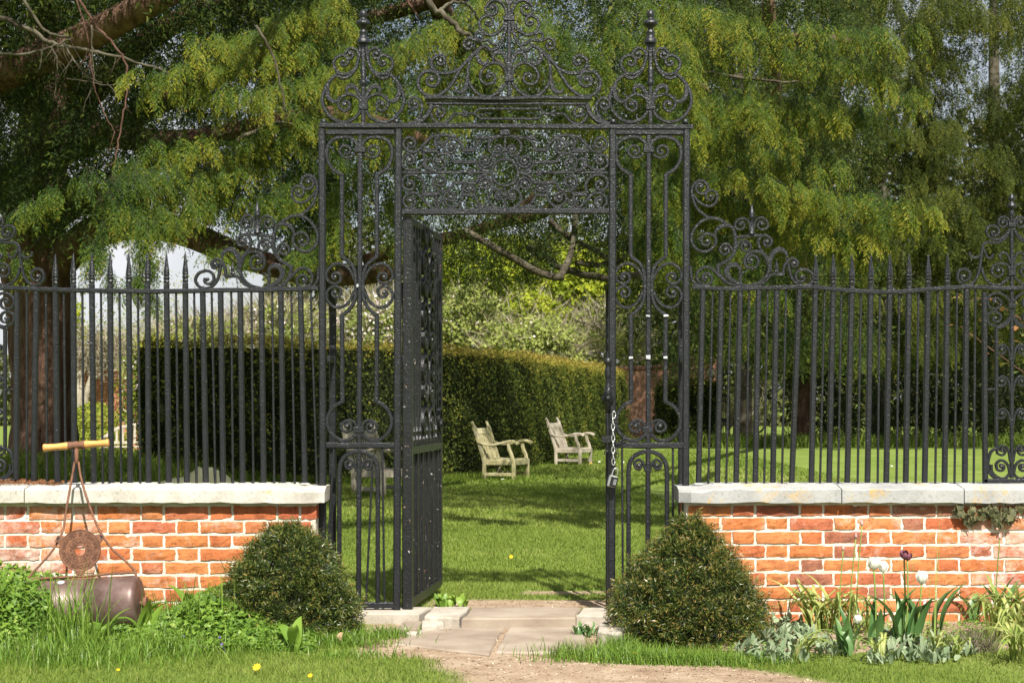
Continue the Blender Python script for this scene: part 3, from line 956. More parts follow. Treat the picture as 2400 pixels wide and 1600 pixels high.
A3 = 1193.5
bar('crest_stem', ov, (A3, 236), (A3, -60), 9, .024)
block('collar', ov, A3, 43.5, 26, 13); block('collar', ov, A3, 185, 21, 14)
bar('shelf_bar', ov, (997, 231.5), (1386, 232), 8, .06, wav=1.6)
bar('shelf_bar', ov, (1000, 242.5), (1379, 243.5), 9, .03)
for sx in (1, -1):
    kw = dict(ax=A3, sx=sx)
    piece('scroll', ov, [(6, 37), (9, 21), (17, 8), (30, 2), (44, 5), (54, 17), (54, 30), (45, 36)], e=(40, 21), w=8, **kw)
    piece('scroll', ov, [(8, 50), (15, 65), (29, 78), (46, 83), (61, 76), (70, 60), (67, 46), (56, 38)], e=(50, 52), w=8, **kw)
    piece('scroll', ov, [(3, 12), (10, -8), (22, -22), (38, -24), (46, -12), (40, -2)], e=(33, -11), w=8, **kw)
    piece('scroll', ov, [(3, -10), (8, -32), (18, -48), (30, -50), (36, -40)], e=(26, -38), w=7, **kw)
    piece('ogee_bar', ov, [(6, 50), (10, 76), (18, 98), (28, 112), (40, 119), (48, 115), (54, 108), (54, 108), (70, 115), (86, 129), (102, 147), (119, 164), (141, 172), (165, 171), (181, 156), (181, 141), (170, 132)], e=(162, 145), w=9, **kw)
    piece('scroll', ov, [(112, 158), (122, 176), (136, 199), (150, 214), (165, 224), (181, 227), (199, 221), (212, 205), (212, 186), (201, 171), (187, 168)], e=(182, 189), w=9, turns=1.25, **kw)
    piece('scroll', ov, [(80, 124), (92, 142), (97, 165), (96, 186), (87, 206), (71, 222), (50, 228), (31, 221), (15, 206), (5, 190)], w=8.5, **kw)
    piece('scroll', ov, [(5, 182), (9, 165), (19, 153), (35, 148), (54, 155), (67, 172), (66, 189), (56, 198), (42, 197)], e=(46, 182), w=8, **kw)
    piece('scroll', ov, [(18, 100), (30, 106), (40, 103), (50, 95), (64, 96), (76, 92), (79, 83), (71, 76), (62, 83), (64, 93)], w=6.5, bead=False, **kw)
    piece('scroll', ov, [(64, 97), (80, 95), (93, 90), (104, 97), (106, 109), (97, 116)], e=(95, 106), w=6.5, **kw)
    leafy('leaf', ov, [(3, 162), (8, 140), (14, 127), (25, 123), (35, 128), (39, 139), (35, 147)], A3, sx)
    leafy('leaf', ov, [(68, 113), (75, 128), (72, 142), (62, 150), (52, 147), (50, 137)], A3, sx)
    leafy('leaf', ov, [(95, 168), (99, 192), (103, 209), (113, 217), (123, 216), (127, 208)], A3, sx)
    piece('bracket', ov, [(182, 246), (187, 262), (198, 277), (216, 288), (236, 292)], w=13, dep=.03, **kw)
    piece('scroll', ov, [(228, 291), (214, 279), (206, 264), (204, 248), (211, 235), (222, 230), (234, 238), (234, 251)], e=(222, 246), w=7.5, **kw)
    piece('scroll', ov, [(128, 267), (140, 281), (151, 289), (166, 290), (178, 280), (184, 266), (179, 253), (166, 249), (154, 256)], e=(165, 265), w=7.5, **kw)
    piece('lance_bar', ov, [(0, 255.5), (72, 255.5), (72, 255.5), (80, 264), (90, 267), (128, 267)], w=6.5, dep=.02, **kw)
    piece('lance_bar', ov, [(0, 279), (68, 279), (68, 279), (76, 270), (84, 266)], w=6.5, dep=.02, **kw)
    piece('curl', ov, [(70, 268), (60, 270), (54, 265), (46, 267), (40, 265)], w=3.5, dep=.012, bead=False, **kw)
    leafy('leaf', ov, [(96, 267), (104, 262), (110, 259)], A3, sx, 7)
    leafy('leaf', ov, [(96, 267), (104, 272), (110, 276)], A3, sx, 7)

# fittings on the right-hand jamb
jb = part('latch', gateway)
v = P(1424, 838)
mk('bolt', lathe([(h / -435., r / 435.) for h, r in [(0, 4), (4, 9), (14, 9), (18, 5), (24, 6), (34, 8), (38, 6.5), (41, 8), (44, 6.5), (60, 6), (78, 8.5), (82, 10), (85, 8), (90, 9.5), (95, 7), (130, 6.5)]], v + Vector((0, -.04, 0)), n=14), IRON, jb, smooth=True)
mk('boss', lathe([(0, .032), (.012, .034), (.02, .026), (.026, .014), (.042, .013), (.046, .006)], P(1424, 933) + Vector((0, -.018, 0)), Vector((0, -1, 0)), 16), IRON, jb, smooth=True)
mk('strike_plate', box(P(1420, 1029).x, -.03, P(1420, 1029).z, .048, .014, .038, .002), IRON_WORN, jb)
piece('hook', jb, [(1424, 1058), (1418, 1056), (1416, 1062), (1420, 1066)], w=3, dep=.008, y=-.02, bead=False)
for px, py, ww, hh in ((1478, 838.5, 9, 4), (1518.3, 837, 9, 9), (1559, 837.5, 9, 5), (1518.5, 741, 9, 4), (1560, 740, 10, 4), (838.5, 670, 4, 6)):
    v = P(px, py)
    VF = box(v.x, -.0185, v.z, ww / 435., .009, hh / 435., .001)
    mk('paint_mark', ([p + Vector((random.uniform(-1, 1), 0, random.uniform(-1, 1))) * .0025 for p in VF[0]], VF[1]), PAINTMARK, gateway)

# gate leaf, swung open inwards
leaf = part('gate_leaf', gateway)
leaf['label'] = 'worn black iron gate leaf swung open inwards'
leaf.location = (P(955, 1430).x, .02, 0.0)
leaf.rotation_euler = (0, 0, R(90 - 6.9))
LH = 2.125
def lbox(name, u, z, wu, hz, th, mat=IRON_WORN):
    VF = box(u, 0, z, wu, th, hz, .003)
    return mk(name, VF, mat, leaf, local=True)
lbox('stile', .012, LH / 2, .05, LH, .05); lbox('stile', 1.035, LH / 2 + .01, .05, LH - .02, .036)
lbox('rail', .52, LH - .02, .98, .036, .03); lbox('rail', .52, .86, .98, .045, .034); lbox('rail', .52, .035, .98, .05, .034)
for i in range(11):
    u = .10 + i * .084
    lbox('gate_bar', u, .45, .024 if i % 2 == 0 else .013, .78, .024 if i % 2 == 0 else .013)
for u in (.10, .18, .26, .34, .80, .87, .94):
    lbox('gate_bar', u, 1.49, .024, 1.22, .024)
fl = lambda X, Y: Vector((X / 435., 0, (1430 - Y) / 435.))
def lpiece(pts, e, w=8, c=.57):
    for s in (1, -1):
        q = cr(pts, 6)
        if e is not None: q = spiral_from(q, e, 1.1)
        p3 = [Vector((c + s * p[0] / 435., -.006, p[1] / 435.)) for p in q]
        mk('scroll', sweep2(p3, w / 435., .034, NY), IRON_WORN, leaf, local=True)
for zz in (400, 530, 660, 790):
    lpiece([(4, zz), (10, zz + 40), (35, zz + 70), (70, zz + 62), (82, zz + 35), (66, zz + 15), (48, zz + 22)], (55, zz + 38))
    lpiece([(4, zz + 130), (12, zz + 108), (34, zz + 92), (60, zz + 100), (66, zz + 118)], (44, zz + 112))
lbox('gate_bar', .57, 1.49, .026, 1.22, .026)
for i in range(9):
    u = .12 + i * .105
    VF = lathe([(0, .012), (.03, .016), (.05, .009), (.075, .015), (.10, .008), (.15, .003)], Vector((u, -.008, .885)), n=8)
    mk('spike', VF, IRON_WORN, leaf, local=True)
ringp = [Vector((.93 + .05 * math.cos(a), -.022, 1.02 + .065 * math.sin(a))) for a in np.linspace(0, 2 * math.pi, 21)]
mk('ring', sweep2(ringp, .014, .02, NY), IRON_WORN, leaf, local=True)

# chain and padlock hung on the latch post
chain = thing('chain', P(1437, 1085), 'pale steel chain hanging from the latch post of the gateway', 'chain')
lk = []
pts = [(1439, 972)] + [(1436.5 + (i * .15), 986 + i * 13.6) for i in range(8)]
for i, (px, py) in enumerate(pts):
    c = P(px, py, 8.95)
    a, bq = (.0085, .0195)
    ringp = []
    for t in np.linspace(0, 2 * math.pi, 15)[:-1]:
        ringp.append((a * math.cos(t), bq * math.sin(t)))
    ringp.append(ringp[0])
    turn = R(12) if i % 2 == 0 else R(78)
    p3 = [c + Vector((u * math.cos(turn), u * math.sin(turn), v)) for u, v in ringp]
    mk('link', tube(p3, .0029, 6), STEEL, chain, smooth=True)
spare = thing('chain', P(1447, 1045), 'short dark length of chain wrapped round the lower scroll beside the padlock', 'chain')
for i, (px, py, rr) in enumerate([(1462, 1031, 50), (1454, 1036, 40), (1448, 1044, 15), (1446, 1056, 0), (1447, 1068, 0)]):
    c = P(px, py, 8.97)
    p3 = []
    for t in np.linspace(0, 2 * math.pi, 13):
        u, v = .006 * math.cos(t), .016 * math.sin(t)
        ca, sa = math.cos(R(rr)), math.sin(R(rr))
        p3.append(c + Vector((u * ca + v * sa, (u if i % 2 else 0), -u * sa + v * ca)))
    mk('link', tube(p3, .0024, 6), IRON_WORN, spare, smooth=True)
pc = P(1436, 1128, 8.93)
lock = thing('padlock', pc, 'black combination padlock with silver edge hanging open on the pale chain', 'padlock')
Mr = Matrix.Translation(pc) @ Matrix.Rotation(R(14), 4, 'Y') @ Matrix.Rotation(R(16), 4, 'Z')
mk('body', box(.003, -.006, 0, .038, .020, .052, .004, Mr), BLACKP, lock)
mk('case', box(-.002, .002, .001, .046, .018, .062, .004, Mr), STEEL, lock)
sh = [(-.012, .02), (-.013, .050), (-.007, .070), (.003, .074), (.012, .064), (.017, .040)]
mk('shackle', tube([Mr @ Vector((q[0], 0, q[1])) for q in cr(sh, 4)], .0034, 8), STEEL, lock, smooth=True)
for i in range(3):
    for j in range(4):
        mk('button_mark', box(.006 * (i - 1) + .006, -.0168, .014 - .008 * j - .002, .003, .002, .005, 0, Mr), PAINTMARK, lock)

# ---------------------------------------------------------------- railings
def picket(parent, t, b, w=12.5, spike=None, ytop=None, rail_y=680, yb=1131):
    """square bar through the rail; spike = py of its point"""
    if spike is None:
        return bar('picket', parent, (t, rail_y), (b, yb), w, .028)
    VF1 = None
    x0 = P(t, rail_y); x1 = P(b, yb)
    base = sweep2([P(t - (b - t) * .05, spike + 75), x0, x1], w / 435., .028, NY)
    prof = [(0, .015), (.012, .0165), (.02, .013), (.026, .0175), (.034, .0175), (.040, .0125), (.047, .0175), (.055, .016), (.066, .0155), (.10, .011), (.150, .005), (.168, .0015)]
    hd = lathe([(h, r * w / 12.5) for h, r in prof], P(t - (b - t) * .05, spike + 74), n=8)
    return mk('picket', join(base, hd), IRON, parent)

def railing(name, label, thick, thin, spikes, rail, ax_panel, sg, brk):
    root = thing(name, P((thick[0][0] + thick[-1][0]) / 2, 1131), label, 'railing', 'railings on the brick walls')
    ry = lambda px: float(np.interp(px, [a for a, _ in rail], [b for _, b in rail]))
    for t, b in thick:
        s = None
        for sp in spikes:
            if abs(sp[0] - t) < 9: s = sp[1]
        picket(root, t, b, 12.5, s, rail_y=ry(t), yb=1133)
    for t, b in thin:
        bar('thin_rod', root, (t, ry(t)), (b, 1133), 5.0, .011)
    pts = [P(a, b) for a, b in rail]
    q = [Vector(p) for p in cr([tuple(p) for p in pts], 4)]
    mk('top_rail', sweep2(q, 10.5 / 435., .036, NY), IRON, root)
    # lead collars where the bars meet the coping
    for t, b in thick:
        mk('lead_seat', lathe([(0, .030), (.006, .026), (.010, .018)], P(b, 1135), n=8), COPE_R, root)
    # scrolled bracket against the gateway: u runs out from the gate post
    ax0, k0, fyy = brk
    def bp(nm, pts, **k):
        piece(nm, root, [(u, fyy(y)) for u, y in pts], ax=ax0, sx=sg, **{a: ((b[0], fyy(b[1])) if a in 'es' else b) for a, b in k.items()})
    def lf(pts, w=12): leafy('leaf', root, [(u, fyy(y)) for u, y in pts], ax0, sg, w * .72)
    bp('scroll', [(100, 536), (88, 526), (65, 514), (39, 508), (17, 490), (7, 470), (3, 450), (8, 433), (21, 424), (34, 427), (41, 441), (34, 452)], e=(24, 439), w=8)
    bp('scroll', [(6, 455), (17, 471), (34, 482), (51, 482), (62, 469), (61, 455), (52, 447)], e=(47, 461), w=7, turns=1.0)
    bp('scroll', [(66, 513), (45, 512), (26, 519), (10, 536), (2, 556), (7, 576), (24, 589), (44, 587), (59, 571), (57, 554), (43, 548)], e=(39, 566), w=8)
    lf([(98, 533), (82, 529), (67, 534), (59, 545), (58, 553)])
    bp('bar', [(100, 536), (105, 556), (105, 580), (98, 600), (82, 614), (63, 623), (63, 623), (67, 640), (76, 653), (86, 663)], w=10)
    bp('scroll', [(100, 598), (97, 584), (86, 572), (74, 576), (69, 587), (75, 595)], e=(82, 586), w=7)
    bp('scroll', [(107, 585), (113, 569), (126, 563), (139, 571), (140, 583), (131, 589)], e=(128, 577), w=7)
    bp('scroll', [(104, 557), (130, 554), (163, 552), (180, 554), (190, 564), (187, 575)], e=(179, 568), w=8, turns=.9)
    finial_prof = [(551, 8), (548, 9), (545, 7), (541, 5.5), (520, 5.5), (512, 6), (509, 8), (505, 6), (501, 7), (496, 5), (476, .7)]
    xx = ax0 + sg * 144
    mk('finial', lathe([((551 - a) * (1.0 if sg > 0 else 1.05) / 435., b / 435.) for a, b in finial_prof], P(xx, fyy(551)), n=10), IRON, root, smooth=True)
    bp('scroll', [(141, 542), (137, 522), (124, 512), (109, 518), (105, 531), (113, 538)], e=(118, 527), w=6.5)
    bp('scroll', [(147, 542), (151, 521), (164, 510), (178, 518), (181, 532), (172, 538)], e=(167, 526), w=6.5)
    bp('bar', [(168, 553), (160, 562), (160, 575), (168, 590), (179, 603), (184, 618), (183, 636), (174, 652), (157, 664), (134, 670)], w=8)
    bp('scroll', [(183, 622), (174, 600), (158, 590), (138, 593), (127, 609), (131, 624), (146, 630)], e=(143, 611), w=8, turns=1.0)
    lf([(189, 636), (186, 616), (191, 597), (204, 586), (218, 588), (226, 598), (224, 608)], 15)
    bp('scroll', [(140, 671), (172, 662), (187, 646), (197, 643), (197, 643), (218, 643), (218, 643), (219, 628), (227, 613), (239, 606), (251, 614), (249, 624)], e=(243, 618), w=8, turns=.8)
    mk('spike', lathe([(0, .010), (.012, .014), (.02, .009), (.04, .009), (.075, .001)], P(ax0 + sg * 202, fyy(642)), n=8), IRON, root)
    bp('scroll', [(228, 612), (231, 628), (236, 648), (247, 663), (262, 670), (280, 666), (289, 652), (281, 637), (265, 631)], e=(261, 650), w=8)
    bp('scroll', [(86, 664), (66, 646), (48, 629), (30, 627), (16, 640), (18, 659), (34, 669)], e=(36, 652), w=8, turns=1.1)
    bp('bar', [(0, 624), (3, 652), (16, 668), (34, 672)], w=8)
    lf([(122, 669), (96, 656), (84, 639), (91, 624), (107, 621), (117, 632), (112, 641)], 16)
    lf([(122, 669), (116, 655), (120, 642), (132, 636)], 9)
    bp('bar', [(76, 660), (104, 668), (136, 671)], w=9)
    # panel with its own little crest
    pn = part('end_panel', root)
    pk = lambda nm, pts, **k: [piece(nm, pn, pts, ax=ax_panel, sx=s, **k) for s in (1, -1)]
    bar('panel_stem', pn, (ax_panel, 1120), (ax_panel, 492), 8.5, .022)
    for s in (1, -1):
        bar('panel_post', pn, (ax_panel + s * 64, 684), (ax_panel + s * 62, 1133), 12, .03)
    bar('panel_rail', pn, (ax_panel - 66, 1126), (ax_panel + 66, 1126), 9, .03)
    finial('finial', pn, ax_panel, [(528, 5), (505, 5), (500, 7), (494, 5), (490, 5), (487, 10), (482, 11), (477, 7), (473, 4.5), (469, 7), (464, 7.5), (459, 5.5), (454, 2), (452.5, .5)])
    block('collar', pn, ax_panel, 528, 18, 10); block('collar', pn, ax_panel, 641, 18, 11); block('collar', pn, ax_panel, 717, 18, 11)
    pk('scroll', [(4, 530), (7, 517), (17, 508), (29, 514), (31, 526), (23, 533)], e=(20, 522), w=6)
    pk('scroll', [(4, 534), (15, 553), (34, 562), (51, 557), (59, 543), (53, 531), (41, 530)], e=(42, 545), w=7)
    pk('ogee_bar', [(5, 538), (14, 556), (31, 568), (58, 568), (58, 568), (68, 578), (72, 606), (76, 630), (83, 652), (97, 667), (114, 667), (127, 653), (123, 635), (110, 630)], e=(112, 648), w=7.5)
    pk('scroll', [(70, 626), (68, 640), (60, 656), (45, 667), (27, 667), (10, 654), (4, 643)], w=7)
    pk('scroll', [(4, 637), (10, 622), (26, 618), (42, 623), (47, 638), (38, 648)], e=(31, 635), w=7)
    pk('curl', [(67, 581), (72, 596), (83, 604), (97, 600), (100, 590)], w=6, bead=False)
    pk('curl', [(66, 586), (58, 603), (48, 604), (43, 594)], w=6, bead=False)
    pk('curl', [(4, 617), (9, 600), (20, 592), (29, 600), (24, 609)], w=6, bead=False)
    pk('scroll', [(4, 708), (14, 695), (30, 687), (48, 691), (57, 705), (51, 721), (37, 724)], e=(38, 708), w=7)
    pk('scroll', [(5, 726), (3, 740), (16, 757), (34, 765), (53, 757), (57, 742), (49, 732), (36, 731)], e=(38, 746), w=7, turns=.9)
    pk('lyre_bar', [(4, 742), (10, 758), (24, 766), (36, 770), (36, 770), (36, 1050), (36, 1050), (48, 1058), (55, 1078), (55, 1100), (44, 1116), (30, 1121)], w=7.5)
    pk('tie', [(36, 912), (62, 912)], w=5, dep=.014)
    for yy in (812, 886, 962, 1048):
        pk('curl', [(3, yy + 34), (8, yy + 8), (19, yy - 4), (32, yy + 2), (34, yy + 13), (26, yy + 18)], e=(23, yy + 8), w=6)
    pk('scroll', [(4, 1108), (10, 1088), (24, 1078), (36, 1086), (35, 1098)], e=(25, 1093), w=7)
    pk('scroll', [(4, 1108), (14, 1119), (30, 1119), (46, 1106), (48, 1088)], w=7, bead=False)
    return root

L_thick = [(85.5, 79), (130, 134.5), (172, 174.5), (215.5, 220), (258.3, 261), (302, 305.5), (346, 348.5), (390.5, 396), (434.5, 438.5), (475, 483), (517, 523), (563, 569), (612.5, 618), (658.3, 664), (704, 715)]
L_thin = [(63, 63), (108, 110), (149.5, 154), (193, 196.5), (236.5, 241), (280, 284), (323, 329), (368, 373.6), (412.5, 418), (455, 461), (496, 505), (542, 546), (589, 594), (638, 643), (682.5, 691), (728, 743)]
L_spk = [(128.5, 594), (171.5, 592), (215, 591), (258, 590), (303, 590), (345, 589), (390.5, 591), (435, 588)]
L_rail = [(-160, 674), (-80, 674), (0, 675), (60, 676), (128, 679), (220, 681), (330, 683), (440, 682), (520, 680), (600, 680), (680, 678), (746, 676)]
R_thick = [(1647.5, 1637), (1691, 1681), (1735, 1725), (1778, 1770), (1820.5, 1811), (1873.5, 1855.5), (1911, 1901.5), (1952.5, 1943), (1996, 1985.5), (2040.5, 2033), (2085, 2077), (2130, 2122.6), (2175, 2167), (2220, 2213.5), (2265, 2261)]
R_thin = [(1670.5, 1660), (1712.5, 1702), (1756, 1749), (1799, 1791), (1842.5, 1832.5), (1933, 1921.8), (1972, 1964.5), (2018, 2010), (2062, 2057), (2108, 2101), (2153, 2146), (2198, 2192), (2243, 2237), (2286, 2282)]
R_spk = [(1913.6, 594), (1951, 593), (1997, 593), (2040, 593), (2085, 591.5), (2129, 593), (2176, 592), (2220, 591)]
R_rail = [(1622, 673), (1700, 677), (1800, 675), (1900, 673), (1960, 679), (2040, 684), (2110, 684), (2180, 678), (2280, 673), (2340, 676), (2400, 675), (2440, 675), (2520, 674)]
rail_l = railing('iron_railing', 'black spiked iron railing on the pale left coping above the roller', L_thick, L_thin, L_spk, L_rail, -24.0, -1, (747, 1, lambda y: 412 + (y - 424) * 1.073))
rail_r = railing('iron_railing', 'black spiked iron railing on the grey right coping above the tulips', R_thick, R_thin, R_spk, R_rail, 2371.0, 1, (1618, 1, lambda y: y))
# ---------------------------------------------------------------- foliage prototypes
def spray_proto(seed, L=.30, step=.026, nl=.030, nw=.0065, side=.11, pitch=.0085, ang=50, cone=.05):
    """a flat yew spray: a drooping axis, alternate side shoots, two ranks of needles; x forward, z up"""
    rs = np.random.default_rng(seed)
    T, tv = [], []
    def shoot(p0, d0, ln, lat, droop, t0):
        m = max(3, int(ln / pitch))
        p = p0.copy(); d = d0.copy()
        for i in range(m):
            f = i / m
            d = unit(d + np.array([0, 0, -droop / m]))
            p = p + d * (ln / m)
            s = 1 if i % 2 else -1
            a = np.radians(rs.uniform(48, 72))
            l2 = unit(lat - d * np.dot(lat, d))
            nd = unit(d * np.cos(a) + l2 * s * np.sin(a) + rs.normal(size=3) * .18)
            wv = unit(np.cross(nd, np.array([0, 0, 1]) + rs.normal(size=3) * .45))
            q = nl * rs.uniform(.7, 1.15) * (1 - .35 * f)
            T.append([p - wv * nw / 2, p + wv * nw / 2, p + nd * q])
            v = t0 + .34 * f ** 1.6 + rs.normal() * .06
            if rs.random() < cone: v = .95
            tv.append(v)
        # terminal needle
        wv = unit(np.cross(d, np.array([0, 0, 1.]) + rs.normal(size=3) * .3))
        T.append([p - wv * nw * .7, p + wv * nw * .7, p + d * nl]); tv.append(t0 + .42)
    X = np.array([1., 0, 0]); Y = np.array([0, 1., 0])
    ax_p = np.zeros(3); d = X.copy()
    n = int(L / step)
    for i in range(n):
        f = i / n
        d = unit(d + np.array([0, 0, -.75 / n])); q = ax_p + d * step
        wv = np.array([0, .0022, 0])
        T.append([ax_p - wv, ax_p + wv, q]); tv.append(.0)
        ax_p = q
        s = 1 if i % 2 else -1
        ln = side * (1 - .62 * f) * rs.uniform(.7, 1.2)
        a = np.radians(ang + rs.normal() * 8)
        sd = unit(d * np.cos(a) + Y * s * np.sin(a) + np.array([0, 0, rs.normal() * .12]))
        shoot(ax_p, sd, ln, unit(np.cross(np.array([0, 0, 1.]), sd)), .55 + rs.random() * .6, .30 + .22 * f)
    shoot(ax_p, d, side * .55, Y, .3, .5)
    return np.array(T, np.float32), np.array(tv, np.float32)

YP = [spray_proto(s, L=.25, step=.023, nl=.030, nw=.0105, side=.095, pitch=.0082, cone=.022) for s in range(7)]
YPB = [spray_proto(20 + s, L=.42, step=.042, nl=.044, nw=.0125, side=.15, pitch=.017) for s in range(5)]       # coarse, for interiors and far crowns
OP = [spray_proto(40 + s, L=.34, step=.032, nl=.036, nw=.017, side=.11, pitch=.015, ang=32, cone=.0) for s in range(5)]

class Crown:
    def __init__(self): self.b = []
    def add(self, protos, pos, fwd, up, sc_, ts): self.b.append(place(protos, pos, fwd, up, sc_, ts))
    def build(self, name, mat, parent):
        T = np.concatenate([a for a, _ in self.b]); v = np.concatenate([a for _, a in self.b])
        return soup(name, T, v, mat, parent)

ZUP = np.array([0, 0, 1.])
def pd(px, py, d): return np.array(P(px, py, d))

def bough(cr_, pts, n, wid=.40, droop=.45, hang=.35, s=1.0, ts=0.0, protos=None, thick=.10):
    """sprays along a bough given by (px, py, d) points from its root to its tip, gathered on side branchlets"""
    protos = protos or YP
    q = np.array(cr([tuple(pd(*p)) for p in pts], 8))
    seg = np.linalg.norm(np.diff(q, axis=0), axis=1); cum = np.concatenate([[0], np.cumsum(seg)]); cum /= cum[-1]
    per = 7
    m = max(3, n // per)
    t = (np.arange(m) + rng.uniform(0, 1, m)) / m
    base = np.stack([np.interp(t, cum, q[:, k]) for k in range(3)], 1)
    tan = unit(np.stack([np.interp(np.minimum(t + .05, 1), cum, q[:, k]) - np.interp(np.maximum(t - .05, 0), cum, q[:, k]) for k in range(3)], 1))
    lat = unit(np.cross(tan, ZUP + 1e-3))
    sg = np.where(np.arange(m) % 2 == 0, 1, -1) * np.where(rng.random(m) < .15, -1, 1)
    prof = .45 + .55 * np.sqrt(np.clip(1 - t, 0, 1))
    hg = rng.random(m) < hang
    bd = unit(tan * rng.uniform(.5, 1.0, m)[:, None] + lat * (sg * rng.uniform(.35, 1.0, m))[:, None] - ZUP * np.where(hg, rng.uniform(.9, 2.0, m), rng.uniform(.1, .5, m))[:, None] + np.array([0, -.25, 0]))
    bl = wid * prof * rng.uniform(.8, 1.5, m)
    bt = ts + rng.normal(size=m) * .10 - np.where(hg, .03, 0)
    u = np.tile((np.arange(per) + .3) / per, m) + rng.normal(size=m * per) * .05
    I = np.repeat(np.arange(m), per)
    pos = base[I] + bd[I] * (bl[I] * u)[:, None] + np.stack([np.zeros(m * per)] * 2 + [-.30 * bl[I] * u ** 2], 1) + rng.normal(size=(m * per, 3)) * thick * .22
    side = unit(np.cross(bd, ZUP + 1e-3))[I] * np.where(np.arange(m * per) % 2 == 0, 1, -1)[:, None]
    fwd = bd[I] + side * rng.uniform(.15, .8, m * per)[:, None] - ZUP * (rng.uniform(.1, .6, m * per) + .5 * u)[:, None] + rng.normal(size=(m * per, 3)) * .12
    up = ZUP + np.array([0, -.45, 0]) + rng.normal(size=(m * per, 3)) * .22
    cr_.add(protos, pos, fwd, up, s * rng.uniform(.55, 1.0, m * per) * (1.1 - .3 * u), bt[I] + .12 * u + rng.normal(size=m * per) * .04)
    return q

def limb(parent, pts, r0, r1, mat=BARK, n=10, lump=.0, name='limb', k=6):
    q = cr([tuple(pd(*p)) for p in pts], k)
    m = len(q)
    if r0 < .032 and r0 > .004:
        q = [p + rng.normal(size=3) * r0 * .35 for p in q]
    return mk(name, tube(q, [r0 + (r1 - r0) * i / (m - 1) for i in range(m)], n, lump, seed=m), mat, parent, smooth=True)

# ---------------------------------------------------------------- the old yew on the left
yew = thing('yew_tree', P(97, 1090, 24), 'ancient yew with massive fluted trunk behind the left railing, boughs arching over the gateway', 'tree')
TD = 24.0
tr = [(92, 1125, TD), (96, 1085, TD), (100, 1000, TD), (99, 900, TD), (97, 800, TD), (92, 700, TD), (84, 600, TD), (80, 500, TD), (86, 400, TD), (100, 280, TD), (105, 120, TD), (110, -60, TD), (115, -400, TD)]
q = cr([tuple(pd(*p)) for p in tr], 4)
rr = np.interp(np.arange(len(q)), [0, 4, 8, 16, 24, 30, len(q) - 1], [.66, .50, .44, .43, .47, .40, .18])
mk('trunk', tube(q, rr, 28, .16, 3), BARK, yew, smooth=True)
limb(yew, [(110, 660, TD), (165, 590, TD - .3), (235, 540, TD - 1), (330, 527, TD - 1.5), (430, 545, TD - 2), (540, 590, TD - 2.5), (640, 622, TD - 3), (760, 648, TD - 3.3), (900, 640, TD - 3.6), (960, 610, TD - 3.8)], .26, .09, lump=.1, n=14)
limb(yew, [(60, 470, TD), (-60, 440, TD - 2)], .3, .2, lump=.1)
limb(yew, [(95, 520, TD), (200, 470, TD - 1), (330, 500, TD - 2)], .24, .15, lump=.1)
limb(yew, [(60, 450, TD), (180, 452, TD - 1.5), (300, 505, TD - 3)], .22, .12, lump=.1)
limb(yew, [(100, 520, TD), (60, 440, TD - 1), (-120, 400, TD - 3)], .26, .18, lump=.1)
limb(yew, [(100, 260, TD), (-20, 170, TD - 3), (-150, 150, TD - 5)], .26, .16, lump=.1)
limb(yew, [(-60, 200, TD - 6), (80, 145, TD - 6.5), (220, 80, TD - 7), (400, -20, TD - 7.5)], .20, .13, lump=.1)
limb(yew, [(110, 330, TD), (350, 90, TD - 3), (700, -60, TD - 6)], .22, .08, lump=.08)
limb(yew, [(100, 300, TD), (420, 330, TD - 4), (760, 270, TD - 7), (1000, 330, TD - 8)], .18, .05, lump=.06)
limb(yew, [(860, 610, TD - 3.4), (1000, 568, TD - 4), (1090, 550, TD - 4.2), (1180, 520, TD - 4.4), (1260, 505, TD - 4.6), (1320, 470, TD - 4.8), (1400, 420, TD - 5)], .085, .05, TWIG_RED)
limb(yew, [(1180, 520, TD - 4.4), (1240, 470, TD - 4.2), (1300, 400, TD - 4)], .05, .03, TWIG_RED)
